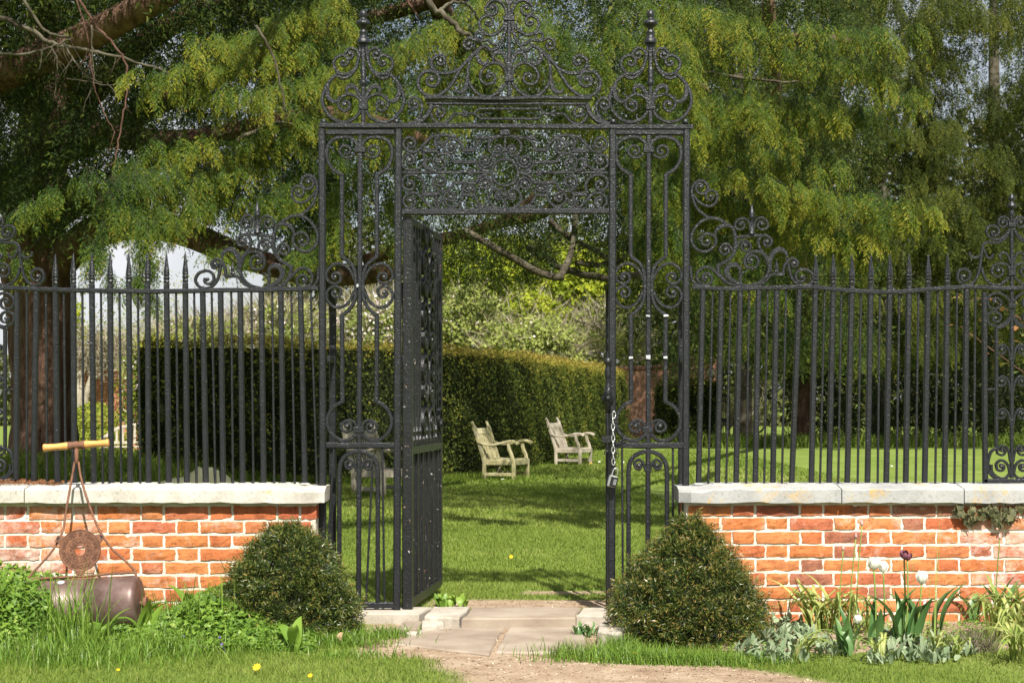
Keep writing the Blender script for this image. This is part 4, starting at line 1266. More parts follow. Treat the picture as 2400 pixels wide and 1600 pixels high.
for pts, r0, r1, m in [
    ([(-20, 30, 15), (90, 85, 15), (160, 112, 15), (240, 124, 15), (330, 150, 15), (420, 180, 15)], .024, .008, TWIG),
    ([(30, -30, 14.8), (75, 30, 14.8), (110, 75, 14.8), (165, 92, 14.8)], .019, .010, TWIG),
    ([(-20, 125, 14.6), (60, 128, 14.6), (130, 105, 14.6), (170, 90, 14.6)], .014, .008, TWIG),
    ([(175, -20, 13.6), (215, 45, 13.6), (258, 95, 13.6), (290, 138, 13.6), (298, 180, 13.6), (292, 250, 13.6), (280, 320, 13.6), (270, 380, 13.6), (266, 420, 13.6)], .012, .005, TWIG_RED),
    ([(180, 0, 13.8), (205, 90, 13.8), (215, 160, 13.8), (225, 215, 13.8), (250, 275, 13.8), (270, 310, 13.8)], .007, .003, TWIG_RED),
    ([(150, 100, 14), (175, 145, 14), (205, 180, 14), (240, 195, 14)], .010, .004, TWIG),
    ([(215, 60, 14), (216, 130, 14), (222, 190, 14)], .008, .004, TWIG),
    ([(155, 185, 14), (200, 190, 14), (255, 200, 14), (300, 190, 14)], .006, .003, TWIG),
    ([(120, 110, 14), (135, 150, 14), (125, 235, 14)], .007, .003, TWIG),
    ([(100, 110, 14), (95, 150, 14), (88, 170, 14)], .006, .003, TWIG),
    ([(250, 195, 14), (268, 215, 14), (270, 240, 14)], .005, .003, TWIG),
    ([(220, 200, 14), (200, 240, 14), (195, 265, 14)], .005, .002, TWIG),
    ([(980, -30, 12.6), (1010, 10, 12.6), (1060, 55, 12.6), (1085, 75, 12.6), (1130, 110, 12.8), (1200, 170, 13)], .030, .012, TWIG),
    ([(940, -30, 12.7), (960, 10, 12.7), (985, 45, 12.7)], .014, .006, TWIG_RED),
    ([(1030, 25, 12.7), (1060, 5, 12.8), (1095, 10, 12.9), (1120, 45, 13)], .014, .009, TWIG),
    ([(600, 60, 13.2), (640, 130, 13.2), (660, 210, 13.2), (670, 265, 13.2)], .012, .006, TWIG),
    ([(560, 330, 13.5), (640, 290, 13.8), (750, 300, 14.2)], .02, .008, TWIG),
]:
    q = limb(yew, pts, r0, r1, m, 6, name='branch')
    # fine dead twigs off the bare branches
    for _ in range(5 if pts[0][0] < 420 and r0 > .006 else 0):
        i = random.randrange(len(pts) - 1); t = random.random()
        p = [pts[i][k] + (pts[i + 1][k] - pts[i][k]) * t for k in range(3)]
        dx, dy = random.uniform(-45, 45), random.uniform(10, 70)
        limb(yew, [tuple(p), (p[0] + dx * .5 + random.uniform(-8, 8), p[1] + dy * .45, p[2]), (p[0] + dx, p[1] + dy, p[2] + .05)], .0038, .0018, m, 5, name='twig')

cw = Crown()
lit = [  # sunlit boughs towards the camera: points, sprays, width, tint shift
    ([(820, -40, 14.5), (700, 10, 14), (560, 70, 13.6), (460, 80, 13.3)], 150, .45, .10),
    ([(820, 30, 14.5), (680, 110, 13.8), (520, 130, 13.4), (400, 150, 13.1), (318, 162, 13)], 150, .40, .10),
    ([(840, 130, 14.2), (720, 170, 13.6), (600, 200, 13.2), (500, 200, 13)], 130, .42, .05),
    ([(760, 230, 14), (680, 270, 13.5), (600, 300, 13.2)], 70, .36, .02),
    ([(720, 300, 14), (600, 310, 13.5), (470, 320, 13.1), (352, 322, 12.8)], 130, .38, .06),
    ([(640, 330, 13.8), (540, 360, 13.4), (430, 400, 13), (350, 425, 12.8)], 100, .34, .0),
    ([(560, 380, 13.6), (490, 430, 13.1), (430, 490, 12.8), (400, 522, 12.7)], 75, .22, .02),
    ([(740, 380, 14), (660, 420, 13.6), (590, 450, 13.3)], 70, .34, -.04),
    ([(800, 500, 14), (740, 540, 13.8), (680, 590, 13.6)], 40, .26, -.06),
    ([(620, 590, 13.6), (560, 590, 13.4), (500, 580, 13.2), (470, 575, 13.1)], 30, .14, -.08),
    ([(430, 380, 13), (330, 400, 12.6), (180, 400, 12.3), (60, 470, 12.1), (32, 480, 12)], 80, .26, -.12),
    ([(330, 350, 12.8), (290, 420, 12.5), (260, 500, 12.3), (220, 580, 12.2)], 110, .30, -.12),
    ([(300, 430, 12.6), (330, 500, 12.4), (350, 560, 12.3), (330, 640, 12.2)], 85, .24, -.10),
    ([(340, 440, 12.8), (380, 470, 12.6), (345, 500, 12.4)], 30, .2, -.05),
    ([(250, 640, 12.3), (290, 640, 12.2), (345, 650, 12.2), (365, 690, 12.2)], 22, .13, -.12),
    ([(-40, 520, 12), (20, 560, 11.8), (50, 600, 11.7)], 18, .12, -.05),
    ([(1150, -30, 14), (1000, 60, 13.4), (880, 100, 13), (800, 110, 12.8)], 140, .42, .08),
    ([(1180, 90, 14), (1020, 140, 13.4), (900, 190, 13), (820, 240, 12.8)], 140, .42, .06),
    ([(1150, 220, 14), (1020, 250, 13.6), (900, 280, 13.3), (800, 310, 13.1)], 110, .42, .0),
    ([(900, 300, 14), (860, 350, 13.6), (800, 430, 13.4), (780, 540, 13.3)], 70, .30, -.02),
    ([(960, 320, 14.2), (940, 400, 14), (930, 470, 13.9), (940, 540, 13.8)], 45, .26, -.04),
    ([(1180, -40, 14.4), (1260, 30, 13.8), (1340, 60, 13.4), (1400, 110, 13.2)], 100, .42, .04),
    ([(1160, 120, 14.4), (1280, 140, 13.8), (1380, 180, 13.4)], 90, .42, .02),
    ([(1200, 210, 14.4), (1300, 240, 14), (1400, 260, 13.7)], 75, .40, -.02),
    ([(1480, -40, 14.4), (1530, 30, 13.9), (1590, 80, 13.4), (1610, 150, 13.1)], 110, .36, .10),
    ([(1500, 60, 14.2), (1560, 140, 13.6), (1600, 220, 13.3), (1615, 290, 13.1)], 100, .32, .06),
    ([(1440, 20, 14.3), (1470, 90, 13.9), (1500, 160, 13.7)], 70, .34, .0),
    ([(1470, 180, 14.3), (1520, 260, 13.9), (1560, 340, 13.7), (1580, 420, 13.6)], 70, .34, -.03),
]
for pts, n, w, ts in lit:
    bough(cw, pts, int(n * 1.15), w * .8, ts=ts)
cw.build('crown', YEW, yew)

# shaded interior of the same tree: bigger sprays further back, shade put into their colour, and the roof of the crown above the frame
ci = Crown()
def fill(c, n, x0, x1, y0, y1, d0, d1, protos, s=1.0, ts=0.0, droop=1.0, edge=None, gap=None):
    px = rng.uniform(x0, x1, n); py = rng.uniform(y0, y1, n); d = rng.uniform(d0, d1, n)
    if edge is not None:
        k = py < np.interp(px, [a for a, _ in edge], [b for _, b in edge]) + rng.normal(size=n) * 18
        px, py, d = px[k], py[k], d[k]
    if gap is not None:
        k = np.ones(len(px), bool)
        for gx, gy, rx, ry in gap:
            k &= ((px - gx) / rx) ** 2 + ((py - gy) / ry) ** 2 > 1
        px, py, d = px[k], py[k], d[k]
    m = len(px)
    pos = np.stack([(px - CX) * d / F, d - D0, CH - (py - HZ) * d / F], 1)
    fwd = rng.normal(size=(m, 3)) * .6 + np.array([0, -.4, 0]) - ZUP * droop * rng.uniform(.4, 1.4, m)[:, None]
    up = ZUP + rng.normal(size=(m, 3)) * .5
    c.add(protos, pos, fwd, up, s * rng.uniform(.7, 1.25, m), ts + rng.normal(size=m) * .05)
gaps = [(250, 130, 60, 28), (395, 40, 75, 22), (350, 215, 26, 18), (470, 270, 50, 18), (580, 275, 34, 20), (620, 310, 26, 14), (550, 170, 28, 12), (190, 185, 26, 14), (60, 215, 5, 45), (600, 420, 45, 10), (370, 380, 30, 10), (170, 160, 14, 10), (1010, 30, 40, 22), (1050, 60, 22, 14), (960, 200, 18, 14), (1290, 120, 12, 16), (1400, 165, 22, 20), (1330, 225, 12, 12), (1180, 190, 10, 22), (870, 360, 26, 26)]
edgeL = [(-100, 480), (20, 470), (100, 475), (170, 490), (240, 430), (330, 390), (420, 440), (560, 490), (700, 530), (760, 560), (900, 530), (1000, 560), (1060, 560), (1120, 580), (1170, 585), (1200, 575), (1250, 545), (1330, 520), (1420, 550), (1480, 620), (1600, 660)]
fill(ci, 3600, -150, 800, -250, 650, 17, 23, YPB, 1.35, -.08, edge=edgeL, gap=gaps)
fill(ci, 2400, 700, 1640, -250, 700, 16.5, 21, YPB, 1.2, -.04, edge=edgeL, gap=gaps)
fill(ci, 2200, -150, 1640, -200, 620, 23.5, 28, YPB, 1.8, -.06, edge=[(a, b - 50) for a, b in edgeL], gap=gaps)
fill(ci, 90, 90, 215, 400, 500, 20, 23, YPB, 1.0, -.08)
# hanging tassels under the arch
for px, y0, y1 in ((1165, 560, 675), (1185, 560, 690), (1205, 570, 680), (1222, 560, 640), (1110, 580, 650), (1095, 640, 740), (1140, 650, 735), (1250, 570, 630), (1060, 570, 640), (1030, 560, 690), (1290, 560, 620), (1340, 540, 600), (1400, 540, 630), (1260, 540, 600), (1000, 600, 720)):
    for k in range(7):
        t = k / 7
        p = pd(px + rng.normal() * 4, y0 + (y1 - y0) * t, 17.5)
        ci.add(YPB, p[None], np.array([[rng.normal() * .2, rng.normal() * .2, -1]]), rng.normal(size=(1, 3)), np.array([.95 * (1 - t * .45)]), np.array([-.10]))
ci.build('inner_crown', YEW_SHADED, yew)
# roof: branches above the picture, over and behind the gateway
cx = Crown()
m = 420
pos = np.stack([rng.uniform(-6.5, 3.0, m), rng.uniform(1.2, 12, m), np.zeros(m)], 1)
pos[:, 2] = 4.6 + .12 * pos[:, 1] + rng.uniform(0, 1.6, m)
k = (wob(pos[:, 0] * .8, pos[:, 1] * .8) > -.10) & (pos[:, 2] > CH + (HZ + 40) * (pos[:, 1] + D0) / F)
pos = pos[k]; m = len(pos)
cx.add(YPB, pos, rng.normal(size=(m, 3)) + np.array([0, -.3, -.5]), ZUP + rng.normal(size=(m, 3)) * .4, rng.uniform(1.2, 2.0, m), np.zeros(m))
m = 1300
pos = np.stack([rng.uniform(-9.5, -1.6, m), rng.uniform(6.5, 13.5, m), rng.uniform(5.2, 7.2, m)], 1)
cx.add(YPB, pos, rng.normal(size=(m, 3)) + np.array([0, -.3, -.5]), ZUP + rng.normal(size=(m, 3)) * .4, rng.uniform(1.2, 1.9, m), np.zeros(m))
m = 700
pos = np.stack([rng.uniform(-9, -3.5, m), rng.uniform(2.6, 8.0, m), rng.uniform(5.4, 7.6, m)], 1)
pos = pos[pos[:, 2] > CH + (HZ + 60) * (pos[:, 1] + D0) / F]; m = len(pos)
cx.add(YPB, pos, rng.normal(size=(m, 3)) + np.array([0, -.3, -.5]), ZUP + rng.normal(size=(m, 3)) * .4, rng.uniform(1.2, 1.9, m), np.zeros(m))
cx.build('crown_roof', YEW_SHADED, yew)
for a, b in (((.0, 13, 4.5), (-2, 2, 5.6)), ((-6, 15, 5), (-4.5, 3, 5.7)), ((-6.5, 15, 4.6), (1.5, 6, 5.2))):
    mk('limb', tube(cr([a, tuple((np.array(a) + np.array(b)) / 2 + np.array([0, 0, .4])), b], 5), [.16 - .012 * i for i in range(11)], 8), BARK, yew, smooth=True)

# ---------------------------------------------------------------- the second yew, right of the gateway, and the conifers behind it
yew2 = thing('yew_tree', pd(1885, 1036, 50), 'bright drooping yew with golden tipped boughs above the right railing', 'tree')
cb = Crown()
lit2 = [
    ([(1560, -30, 15), (1700, 20, 14.4), (1860, 40, 14), (2000, 60, 13.7), (2130, 60, 13.5)], 190, .48, .05),
    ([(1580, 60, 15), (1720, 90, 14.3), (1880, 110, 13.9), (2010, 130, 13.7), (2080, 170, 13.6)], 170, .44, .02),
    ([(1540, 160, 15), (1640, 200, 14.4), (1730, 215, 14), (1800, 260, 13.8), (1840, 300, 13.7)], 140, .42, .04),
    ([(1640, 210, 14.9), (1760, 215, 14.4), (1880, 225, 14), (1960, 240, 13.8)], 120, .36, .06),
    ([(1760, 240, 14.8), (1900, 250, 14.3), (2030, 225, 14), (2110, 205, 13.8), (2150, 200, 13.7)], 110, .30, .08),
    ([(1560, 280, 15), (1680, 300, 14.5), (1780, 330, 14.2), (1880, 350, 14), (1960, 360, 13.9)], 130, .40, .0),
    ([(1560, 370, 15), (1660, 390, 14.4), (1760, 400, 14), (1850, 420, 13.7), (1930, 430, 13.5)], 140, .36, .08),
    ([(1640, 440, 14.8), (1800, 460, 14.1), (1950, 450, 13.7), (2080, 455, 13.4), (2150, 470, 13.2), (2186, 482, 13.2)], 210, .36, .14),
    ([(1760, 500, 14.5), (1880, 520, 14), (2000, 525, 13.6), (2060, 540, 13.5)], 110, .32, .10),
    ([(1600, 430, 15), (1680, 470, 14.6), (1730, 520, 14.3), (1760, 570, 14.1)], 90, .34, -.02),
    ([(1600, 540, 15), (1660, 580, 14.6), (1740, 620, 14.3), (1800, 660, 14.1)], 100, .34, .0),
    ([(1480, 330, 15.2), (1540, 400, 14.8), (1570, 480, 14.6), (1560, 560, 14.5)], 90, .36, -.06),
    ([(1990, 530, 13.8), (2010, 580, 13.6), (2020, 620, 13.5)], 22, .12, .06),
    ([(1460, 420, 15.4), (1500, 520, 15), (1530, 600, 14.8)], 70, .34, -.06),
]
for pts, n, w, ts in lit2:
    bough(cb, pts, int(n * 1.15), w * .8, ts=ts, hang=.45)
cb.build('crown', YEW, yew2)
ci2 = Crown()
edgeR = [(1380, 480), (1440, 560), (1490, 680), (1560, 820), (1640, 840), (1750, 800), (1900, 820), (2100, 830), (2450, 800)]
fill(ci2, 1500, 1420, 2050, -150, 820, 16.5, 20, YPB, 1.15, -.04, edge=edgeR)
ci2.build('inner_crown', YEW_SHADED, yew2)
tq = cr([tuple(pd(*p)) for p in [(1885, 1036, 50), (1878, 960, 50), (1886, 860, 50), (1900, 740, 46), (1860, 560, 36), (1820, 300, 28), (1800, 0, 24)]], 4)
mk('trunk', tube(tq, np.linspace(.30, .10, len(tq)), 12, .12, 5), BARK, yew2, smooth=True)
for pts, r0, r1 in [([(1820, 330, 25), (1700, 260, 20), (1640, 200, 16)], .10, .03), ([(1850, 480, 26), (1800, 470, 20), (1760, 450, 15)], .10, .03), ([(1830, 100, 24), (1900, 90, 19), (2000, 100, 15)], .1, .03),
                    ([(1600, 160, 15.5), (1690, 175, 15), (1800, 190, 14.7), (1900, 195, 14.5)], .02, .008), ([(1640, 420, 15), (1700, 445, 14.6), (1780, 490, 14.4), (1830, 520, 14.4)], .022, .008), ([(1560, 640, 15.5), (1400, 650, 17), (1300, 620, 19), (1240, 580, 20)], .03, .05),
                    ([(1090, 540, 17.2), (1150, 575, 17), (1200, 603, 17), (1250, 632, 17), (1295, 648, 17), (1322, 648, 17)], .034, .040), ([(1312, 650, 17), (1332, 610, 17.2), (1345, 560, 17.4), (1350, 480, 17.6)], .038, .03), ([(1290, 520, 18), (1340, 560, 17.6), (1400, 590, 17.3), (1450, 630, 17)], .035, .02), ([(1350, 620, 17.5), (1410, 620, 17.3), (1470, 605, 17)], .03, .025)]:
    limb(yew2, pts, r0, r1, TWIG if r0 < .045 else BARK, 8, .05, 'branch')

# shaded conifers behind on the right, each a tree of its own
def conifer(label, px, base_d, n, x0, x1, y0, y1, d0, d1, ts, edge=None, gap=None, gapm=None):
    o = thing('conifer_tree', pd(px, 1050, base_d), label, 'tree', 'conifers beyond the right railing')
    c = Crown()
    # clumpy: tufts around many centres
    m = n // 14
    cxs = np.stack([rng.uniform(x0, x1, m), rng.uniform(y0, y1, m), rng.uniform(d0, d1, m)], 1)
    pxs = np.repeat(cxs, 14, axis=0)
    px_ = pxs[:, 0] + rng.normal(size=len(pxs)) * 15; py_ = pxs[:, 1] + np.abs(rng.normal(size=len(pxs))) * 26; ct = np.repeat(rng.normal(size=m) * .10, 14); d = pxs[:, 2] + rng.normal(size=len(pxs)) * .4
    k = np.ones(len(px_), bool)
    if edge is not None: k &= py_ < np.interp(px_, [a for a, _ in edge], [b for _, b in edge]) + rng.normal(size=len(px_)) * 14
    for gx, gy, rx, ry in (gap or []): k &= ((px_ - gx) / rx) ** 2 + ((py_ - gy) / ry) ** 2 > 1
    px_, py_, d, ct = px_[k], py_[k], d[k], ct[k]
    q = len(px_)
    pos = np.stack([(px_ - CX) * d / F, d - D0, CH - (py_ - HZ) * d / F], 1)
    fwd = rng.normal(size=(q, 3)) * np.array([.45, .3, .3]) + np.array([0, -.45, -1.0])
    c.add(OP, pos, fwd, np.array([0, -1., .6]) + rng.normal(size=(q, 3)) * .4, rng.uniform(.7, 1.3, q) * 1.6, ts + ct + rng.normal(size=q) * .05)
    c.build('crown', OLIVE, o)
    tq = cr([tuple(pd(px, 1060, base_d)), tuple(pd(px + 6, 700, base_d)), tuple(pd(px, 200, base_d)), tuple(pd(px, -300, base_d))], 4)
    mk('trunk', tube(tq, np.linspace(.34, .12, len(tq)), 10, .12, 7), TWIG, o, smooth=True)
    return o
gR = [(2000, 190, 30, 26), (2330, 150, 30, 40), (1990, 215, 18, 24), (2270, 190, 12, 60), (1960, 400, 34, 22), (2050, 420, 30, 20), (2170, 640, 20, 60), (2370, 240, 14, 14), (2290, 230, 10, 14)]
conifer('tall olive conifer at the right edge with drooping tufts and sky showing near its top', 2330, 59, 3600, 2150, 2560, -120, 800, 42, 47, .02, edgeR, gR)
conifer('olive conifer directly behind the golden tipped yew boughs', 2060, 59, 3400, 1880, 2230, -120, 810, 42.5, 47, .0, edgeR, gR)
conifer('shaded olive conifer hanging behind the right side panel of the gateway', 1740, 59, 2700, 1600, 1920, -100, 820, 42, 46, -.04, edgeR, gR)
# backing sprays inside their crowns, shade put into the dark colour
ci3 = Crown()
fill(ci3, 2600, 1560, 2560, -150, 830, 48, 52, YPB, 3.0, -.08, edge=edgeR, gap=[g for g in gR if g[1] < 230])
o = ci3.build('shaded_conifer_interior', YEW_SHADED, None)
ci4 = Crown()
fill(ci4, 1300, 1850, 2900, 760, 1035, 52, 58, YPB, 3.0, -.3)  # tint lowered towards black: dense shade under the conifers put into the colour
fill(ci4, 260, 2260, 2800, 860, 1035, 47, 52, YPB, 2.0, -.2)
b4 = ci4.build('wood_edge', YEW_SHADED, None)
b4['kind'] = 'stuff'

# ---------------------------------------------------------------- hedges
def hedge(name, label, plan, ztop, width, n, ts, leafsz=(.055, .026)):
    """clipped hedge along a plan line of (x, y): dark core, leaf skin"""
    q = np.array(cr(plan, 8)) if len(plan) > 2 else np.array([np.array(plan[0], float) + (np.array(plan[1], float) - np.array(plan[0], float)) * t for t in np.linspace(0, 1, 9)])
    root = thing(name, (q[0][0], q[0][1], float(gz(q[0][0], q[0][1]))), label, 'hedge')
    tan = unit(np.gradient(q, axis=0)); nor = np.stack([tan[:, 1], -tan[:, 0]], 1)
    V, Fc = [], []
    for p, m_ in zip(q, nor):
        w = width / 2 - .10
        for s, z in ((-w, -.3), (-w, ztop - .12), (w, ztop - .12), (w, -.3)):
            V.append((p[0] + m_[0] * s, p[1] + m_[1] * s, z))
    for i in range(len(q) - 1):
        for k in range(4):
            a, b = i * 4 + k, i * 4 + (k + 1) % 4
            Fc.append((a, b, b + 4, a + 4))
    Fc += [(0, 1, 2, 3), tuple(len(V) - 4 + k for k in (3, 2, 1, 0))]
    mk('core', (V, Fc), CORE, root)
    seg = np.linalg.norm(np.diff(q, axis=0), axis=1); cum = np.concatenate([[0], np.cumsum(seg)]); L = cum[-1]
    # skin: front, back and top plus the ends, puffed out by noise
    per = ztop * 2 + width
    s = rng.uniform(0, per, n); u = rng.uniform(0, L, n)
    e = rng.random(n) < width / (L + width)
    base = np.stack([np.interp(u, cum, q[:, k]) for k in (0, 1)], 1)
    nn = np.stack([np.interp(u, cum, nor[:, k]) for k in (0, 1)], 1)
    tn = np.stack([np.interp(u, cum, tan[:, k]) for k in (0, 1)], 1)
    hw = width / 2
    side = np.where(s < ztop, 1, np.where(s < ztop + width, 0, -1))
    z = np.where(side == 1, s, np.where(side == 0, ztop, s - ztop - width))
    across = np.where(side == 1, hw, np.where(side == 0, hw - (s - ztop), -hw))
    # ends
    eu = np.where(rng.random(n) < .5, 0, L)
    across = np.where(e, rng.uniform(-hw, hw, n), across)
    base2 = np.stack([np.interp(np.where(e, eu, u), cum, q[:, k]) for k in (0, 1)], 1)
    nn2 = np.stack([np.interp(np.where(e, eu, u), cum, nor[:, k]) for k in (0, 1)], 1)
    tn2 = np.stack([np.interp(np.where(e, eu, u), cum, tan[:, k]) for k in (0, 1)], 1)
    z = np.where(e, rng.uniform(0, ztop, n), z)
    out3 = np.stack([nn2[:, 0] * side, nn2[:, 1] * side, (side == 0) * 1.0], 1)
    out3 = np.where(e[:, None], np.stack([tn2[:, 0], tn2[:, 1], 0 * z], 1) * np.where(eu == 0, -1, 1)[:, None], out3)
    puff = .07 * np.sin(u * 2.3 + z * 2.0) * np.sin(z * 3.1 + u * .9) + rng.normal(size=n) * .045 - .02
    rnd = np.clip((z - (ztop - .18)) / .18, 0, 1) * (side != 0)
    pos = np.stack([base2[:, 0] + nn2[:, 0] * across, base2[:, 1] + nn2[:, 1] * across, z - .12], 1) + out3 * (puff - .10 * rnd ** 2)[:, None]
    pos[:, 2] += np.where(side == 0, .10 + .03 * np.sin(u * 1.7) - .12 * np.clip(np.abs(across) / hw, 0, 1) ** 6, 0.0)
    nrm = out3 + rng.normal(size=(n, 3)) * .65 + np.array([0, 0, .3])
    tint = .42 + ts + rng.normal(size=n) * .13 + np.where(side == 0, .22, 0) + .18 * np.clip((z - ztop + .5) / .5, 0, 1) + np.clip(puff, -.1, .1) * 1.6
    T, tt = leaf_tris(pos, nrm, rng.uniform(.7, 1.3, n) * leafsz[0], rng.uniform(.7, 1.3, n) * leafsz[1], tint)
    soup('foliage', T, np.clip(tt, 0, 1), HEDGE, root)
    return root
hedge('yew_hedge', 'long clipped yew hedge curving away behind the wooden armchairs', [(-5.35, 15.2), (-4.2, 15.4), (-2.9, 16.2), (-1.7, 18.2), (-.75, 20.8), (.25, 26.0), (1.3, 32.5), (2.75, 39.5)], 1.97, 1.3, 120000, .02)
hedge('clipped_hedge', 'short dark hedge block against the distant brick wall behind the right panel', [((1556 - CX) * 50 / F, 41.0), ((1668 - CX) * 50 / F, 41.6)], 1.62, 1.2, 9000, -.18, (.09, .045))

# ---------------------------------------------------------------- distant shrubs and trees
def shrub(name, label, px, py, rx, ry, d, n, lsz, mat, ts=0.0, twigs=0, cat='shrub', group=None, bl=0, trunk=False, tl=.9, depth=.8):
    o = thing(name, pd(px, min(py + ry, 1040), d), label, cat, group)
    s = d / F
    c = pd(px, py, d)
    rad = np.array([rx * s, max(rx, ry) * s * depth, ry * s])
    def inside(k, surf=.45):
        v = unit(rng.normal(size=(k, 3))) * (rng.random(k) ** surf)[:, None]
        return c + v * rad, v
    m = max(8, n // 22)
    cc, vv = inside(m, .38)
    if n:
        pos = np.repeat(cc, 22, 0) + rng.normal(size=(m * 22, 3)) * np.array([.26, .26, .2]) * max(.4, rad.min() * .38)
        nr = np.repeat(vv, 22, 0) * .8 + rng.normal(size=pos.shape) * .7 + np.array([0, -.25, .35])
        k = len(pos)
        T, tt = leaf_tris(pos, nr, rng.uniform(.7, 1.4, k) * lsz, rng.uniform(.7, 1.4, k) * lsz * .6, np.repeat(rng.normal(size=m) * .12, 22) + .5 + ts + rng.normal(size=k) * .12)
        soup('foliage', T, np.clip(tt, 0, 1), mat, o)
    if bl:
        p, v = inside(bl, .3)
        T, tt = leaf_tris(p, v + rng.normal(size=p.shape) * .6 + np.array([0, -.5, .2]), rng.uniform(.05, .11, bl), rng.uniform(.05, .1, bl), rng.random(bl))
        soup('blossom', T, tt, BLOSSOM, o)
    if twigs:
        base = c + np.array([0, 0, -rad[2] * .9])
        p, v = inside(twigs, .4)
        dr = unit(unit(p - base) + rng.normal(size=p.shape) * .45)
        ln = rng.uniform(.4, 1.0, twigs) * tl
        w = unit(np.cross(dr, np.array([0, 1., 0]) + rng.normal(size=p.shape) * .3)) * (rng.uniform(.006, .016, twigs) * tl * d / 45)[:, None]
        T = np.stack([p - w, p + w, p + dr * ln[:, None]], 1)
        soup('twigs', T, rng.random(twigs), DRYTWIG, o)
    if trunk:
        g = [(px + random.uniform(-8, 8), py + ry + 20, d), (px + random.uniform(-20, 20), py + ry * .3, d), (px + random.uniform(-30, 30), py - ry * .4, d)]
        limb(o, g, .16, .05, TWIG_PALE, 8, .08, 'trunk')
        for k in range(5):
            t0 = (px + random.uniform(-15, 15), py + ry * random.uniform(.0, .5), d)
            e = (px + random.uniform(-.8, .8) * rx, py - ry * random.uniform(.1, .8), d + random.uniform(-.5, .5))
            limb(o, [t0, ((t0[0] + e[0]) / 2 + random.uniform(-12, 12), (t0[1] + e[1]) / 2 - 8, d), e], .07, .012, TWIG_PALE, 6, .05, 'limb')
    return o
def bare_tree(label, px, py_base, py_top, spread, d, n_lead, seed, ts=0.0, leaf=700, group=None):
    o = thing('bare_tree', pd(px, py_base, d), label, 'tree', group)
    rs = np.random.default_rng(seed)
    T, tv, tips = [], [], []
    H = (py_base - py_top) * d / F
    def grow(p, dr, ln, r, lev):
        k = 3
        for i in range(k):
            dr = unit(dr + rs.normal(size=3) * .20 + np.array([0, 0, .05]))
            q = p + dr * ln / k
            w = unit(np.cross(dr, np.array([rs.normal() * .2, 1., rs.normal() * .2])))
            r1 = r * (1 - .12 * (i + 1))
            T.append([p - w * r, p + w * r, q + w * r1]); T.append([p - w * r, q + w * r1, q - w * r1])
            c_ = .25 + rs.random() * .5; tv.extend((c_, c_))
            p = q; r = r1
            if lev < 5 and i < k - 1 and rs.random() < .7:
                grow(p, unit(dr + rs.normal(size=3) * .75), ln * .62, r * .6, lev + 1)
        if lev < 5:
            for _ in range(2): grow(p, unit(dr + rs.normal(size=3) * np.array([.6, .6, .45]) + np.array([0, 0, .12])), ln * rs.uniform(.62, .8), r * .68, lev + 1)
        else: tips.append(p)
    b = pd(px, py_base, d)
    for k in range(n_lead):
        grow(b + np.array([rs.normal() * spread * d / F * .35, rs.normal() * .4, 0]), unit(np.array([rs.normal() * .35, rs.normal() * .2, 1.])), H * .30, .10 * H / 4, 0)
    soup('branches', np.array(T), np.array(tv), DRYTWIG, o)
    tips = np.array(tips)
    k = rs.integers(0, len(tips), leaf)
    pos = tips[k] + rs.normal(size=(leaf, 3)) * .12
    T2, t2 = leaf_tris(pos, rs.normal(size=(leaf, 3)) + np.array([0, -.4, .4]), .075, .05, .45 + ts + rs.normal(size=leaf) * .15)
    soup('buds', T2, np.clip(t2, 0, 1), SPRING, o)
    return o
G2 = 'shrubs beyond the hedge'
shrub('lime_tree', 'vivid lime green young tree glimpsed high beyond the hedge through the gate', 1130, 640, 150, 100, 62, 8000, .17, LIME, .02, 160, 'tree', G2, trunk=True)
shrub('lime_tree', 'vivid lime green tree behind the gate latch post under the yew stump branch', 1370, 680, 140, 110, 60, 8500, .17, LIME, .04, 200, 'tree', G2, trunk=True)
shrub('lime_tree', 'yellow green bush between the two lime trees low in the gate opening', 1235, 735, 95, 50, 56, 3000, .15, LIME, .08, 200, 'shrub', G2)
shrub('apple_tree', 'apple tree with scattered white blossom just right of the open gate leaf', 1085, 765, 120, 95, 50, 7000, .12, SPRING, .0, 500, 'tree', G2, bl=260, trunk=True)
shrub('spring_shrub', 'soft green spring shrub above the middle of the hedge in the gateway', 1245, 815, 130, 75, 48, 7500, .11, SPRING, .03, 500, 'shrub', G2, bl=40)
shrub('spring_shrub', 'pale twiggy shrub with grey stems beside the latch post above the far wall', 1420, 795, 110, 80, 58, 4800, .11, SPRING, .0, 1200, 'shrub', G2)
shrub('apple_tree', 'apple tree in dense white blossom seen through the left side panel', 880, 765, 105, 85, 50, 4600, .10, SPRING, .0, 1100, 'tree', G2, bl=1100, trunk=True)
shrub('spring_shrub', 'pale blossoming thicket above the dark hedge behind the left railing', 650, 775, 140, 70, 50, 6500, .10, SPRING, .02, 1800, 'shrub', G2, bl=520)
shrub('spring_shrub', 'green hedgerow shrub at the left of the dark hedge top', 470, 790, 120, 50, 48, 5200, .10, SPRING, -.02, 1000, 'shrub', G2, bl=60)
shrub('golden_shrub', 'golden leaved shrub peeping over the left corner of the dark hedge', 385, 812, 70, 22, 40, 1600, .09, TOPIARY, .12, 100, 'shrub')
bare_tree('bare twiggy tree with yellow buds against white sky above the left railing', 300, 1010, 545, 110, 52, 4, 5, leaf=2200)
bare_tree('bare branching tree against the sky below the long yew bough', 500, 1000, 560, 110, 56, 4, 8, leaf=1500)
bare_tree('brown twiggy tree beside the trunk of the ancient yew', 205, 1010, 570, 50, 50, 3, 12, leaf=1500)
shrub('lime_shrub', 'bright green sliver of shrub tight against the yew trunk', 172, 760, 22, 110, 46, 900, .11, LIME, .0, 0, 'shrub')
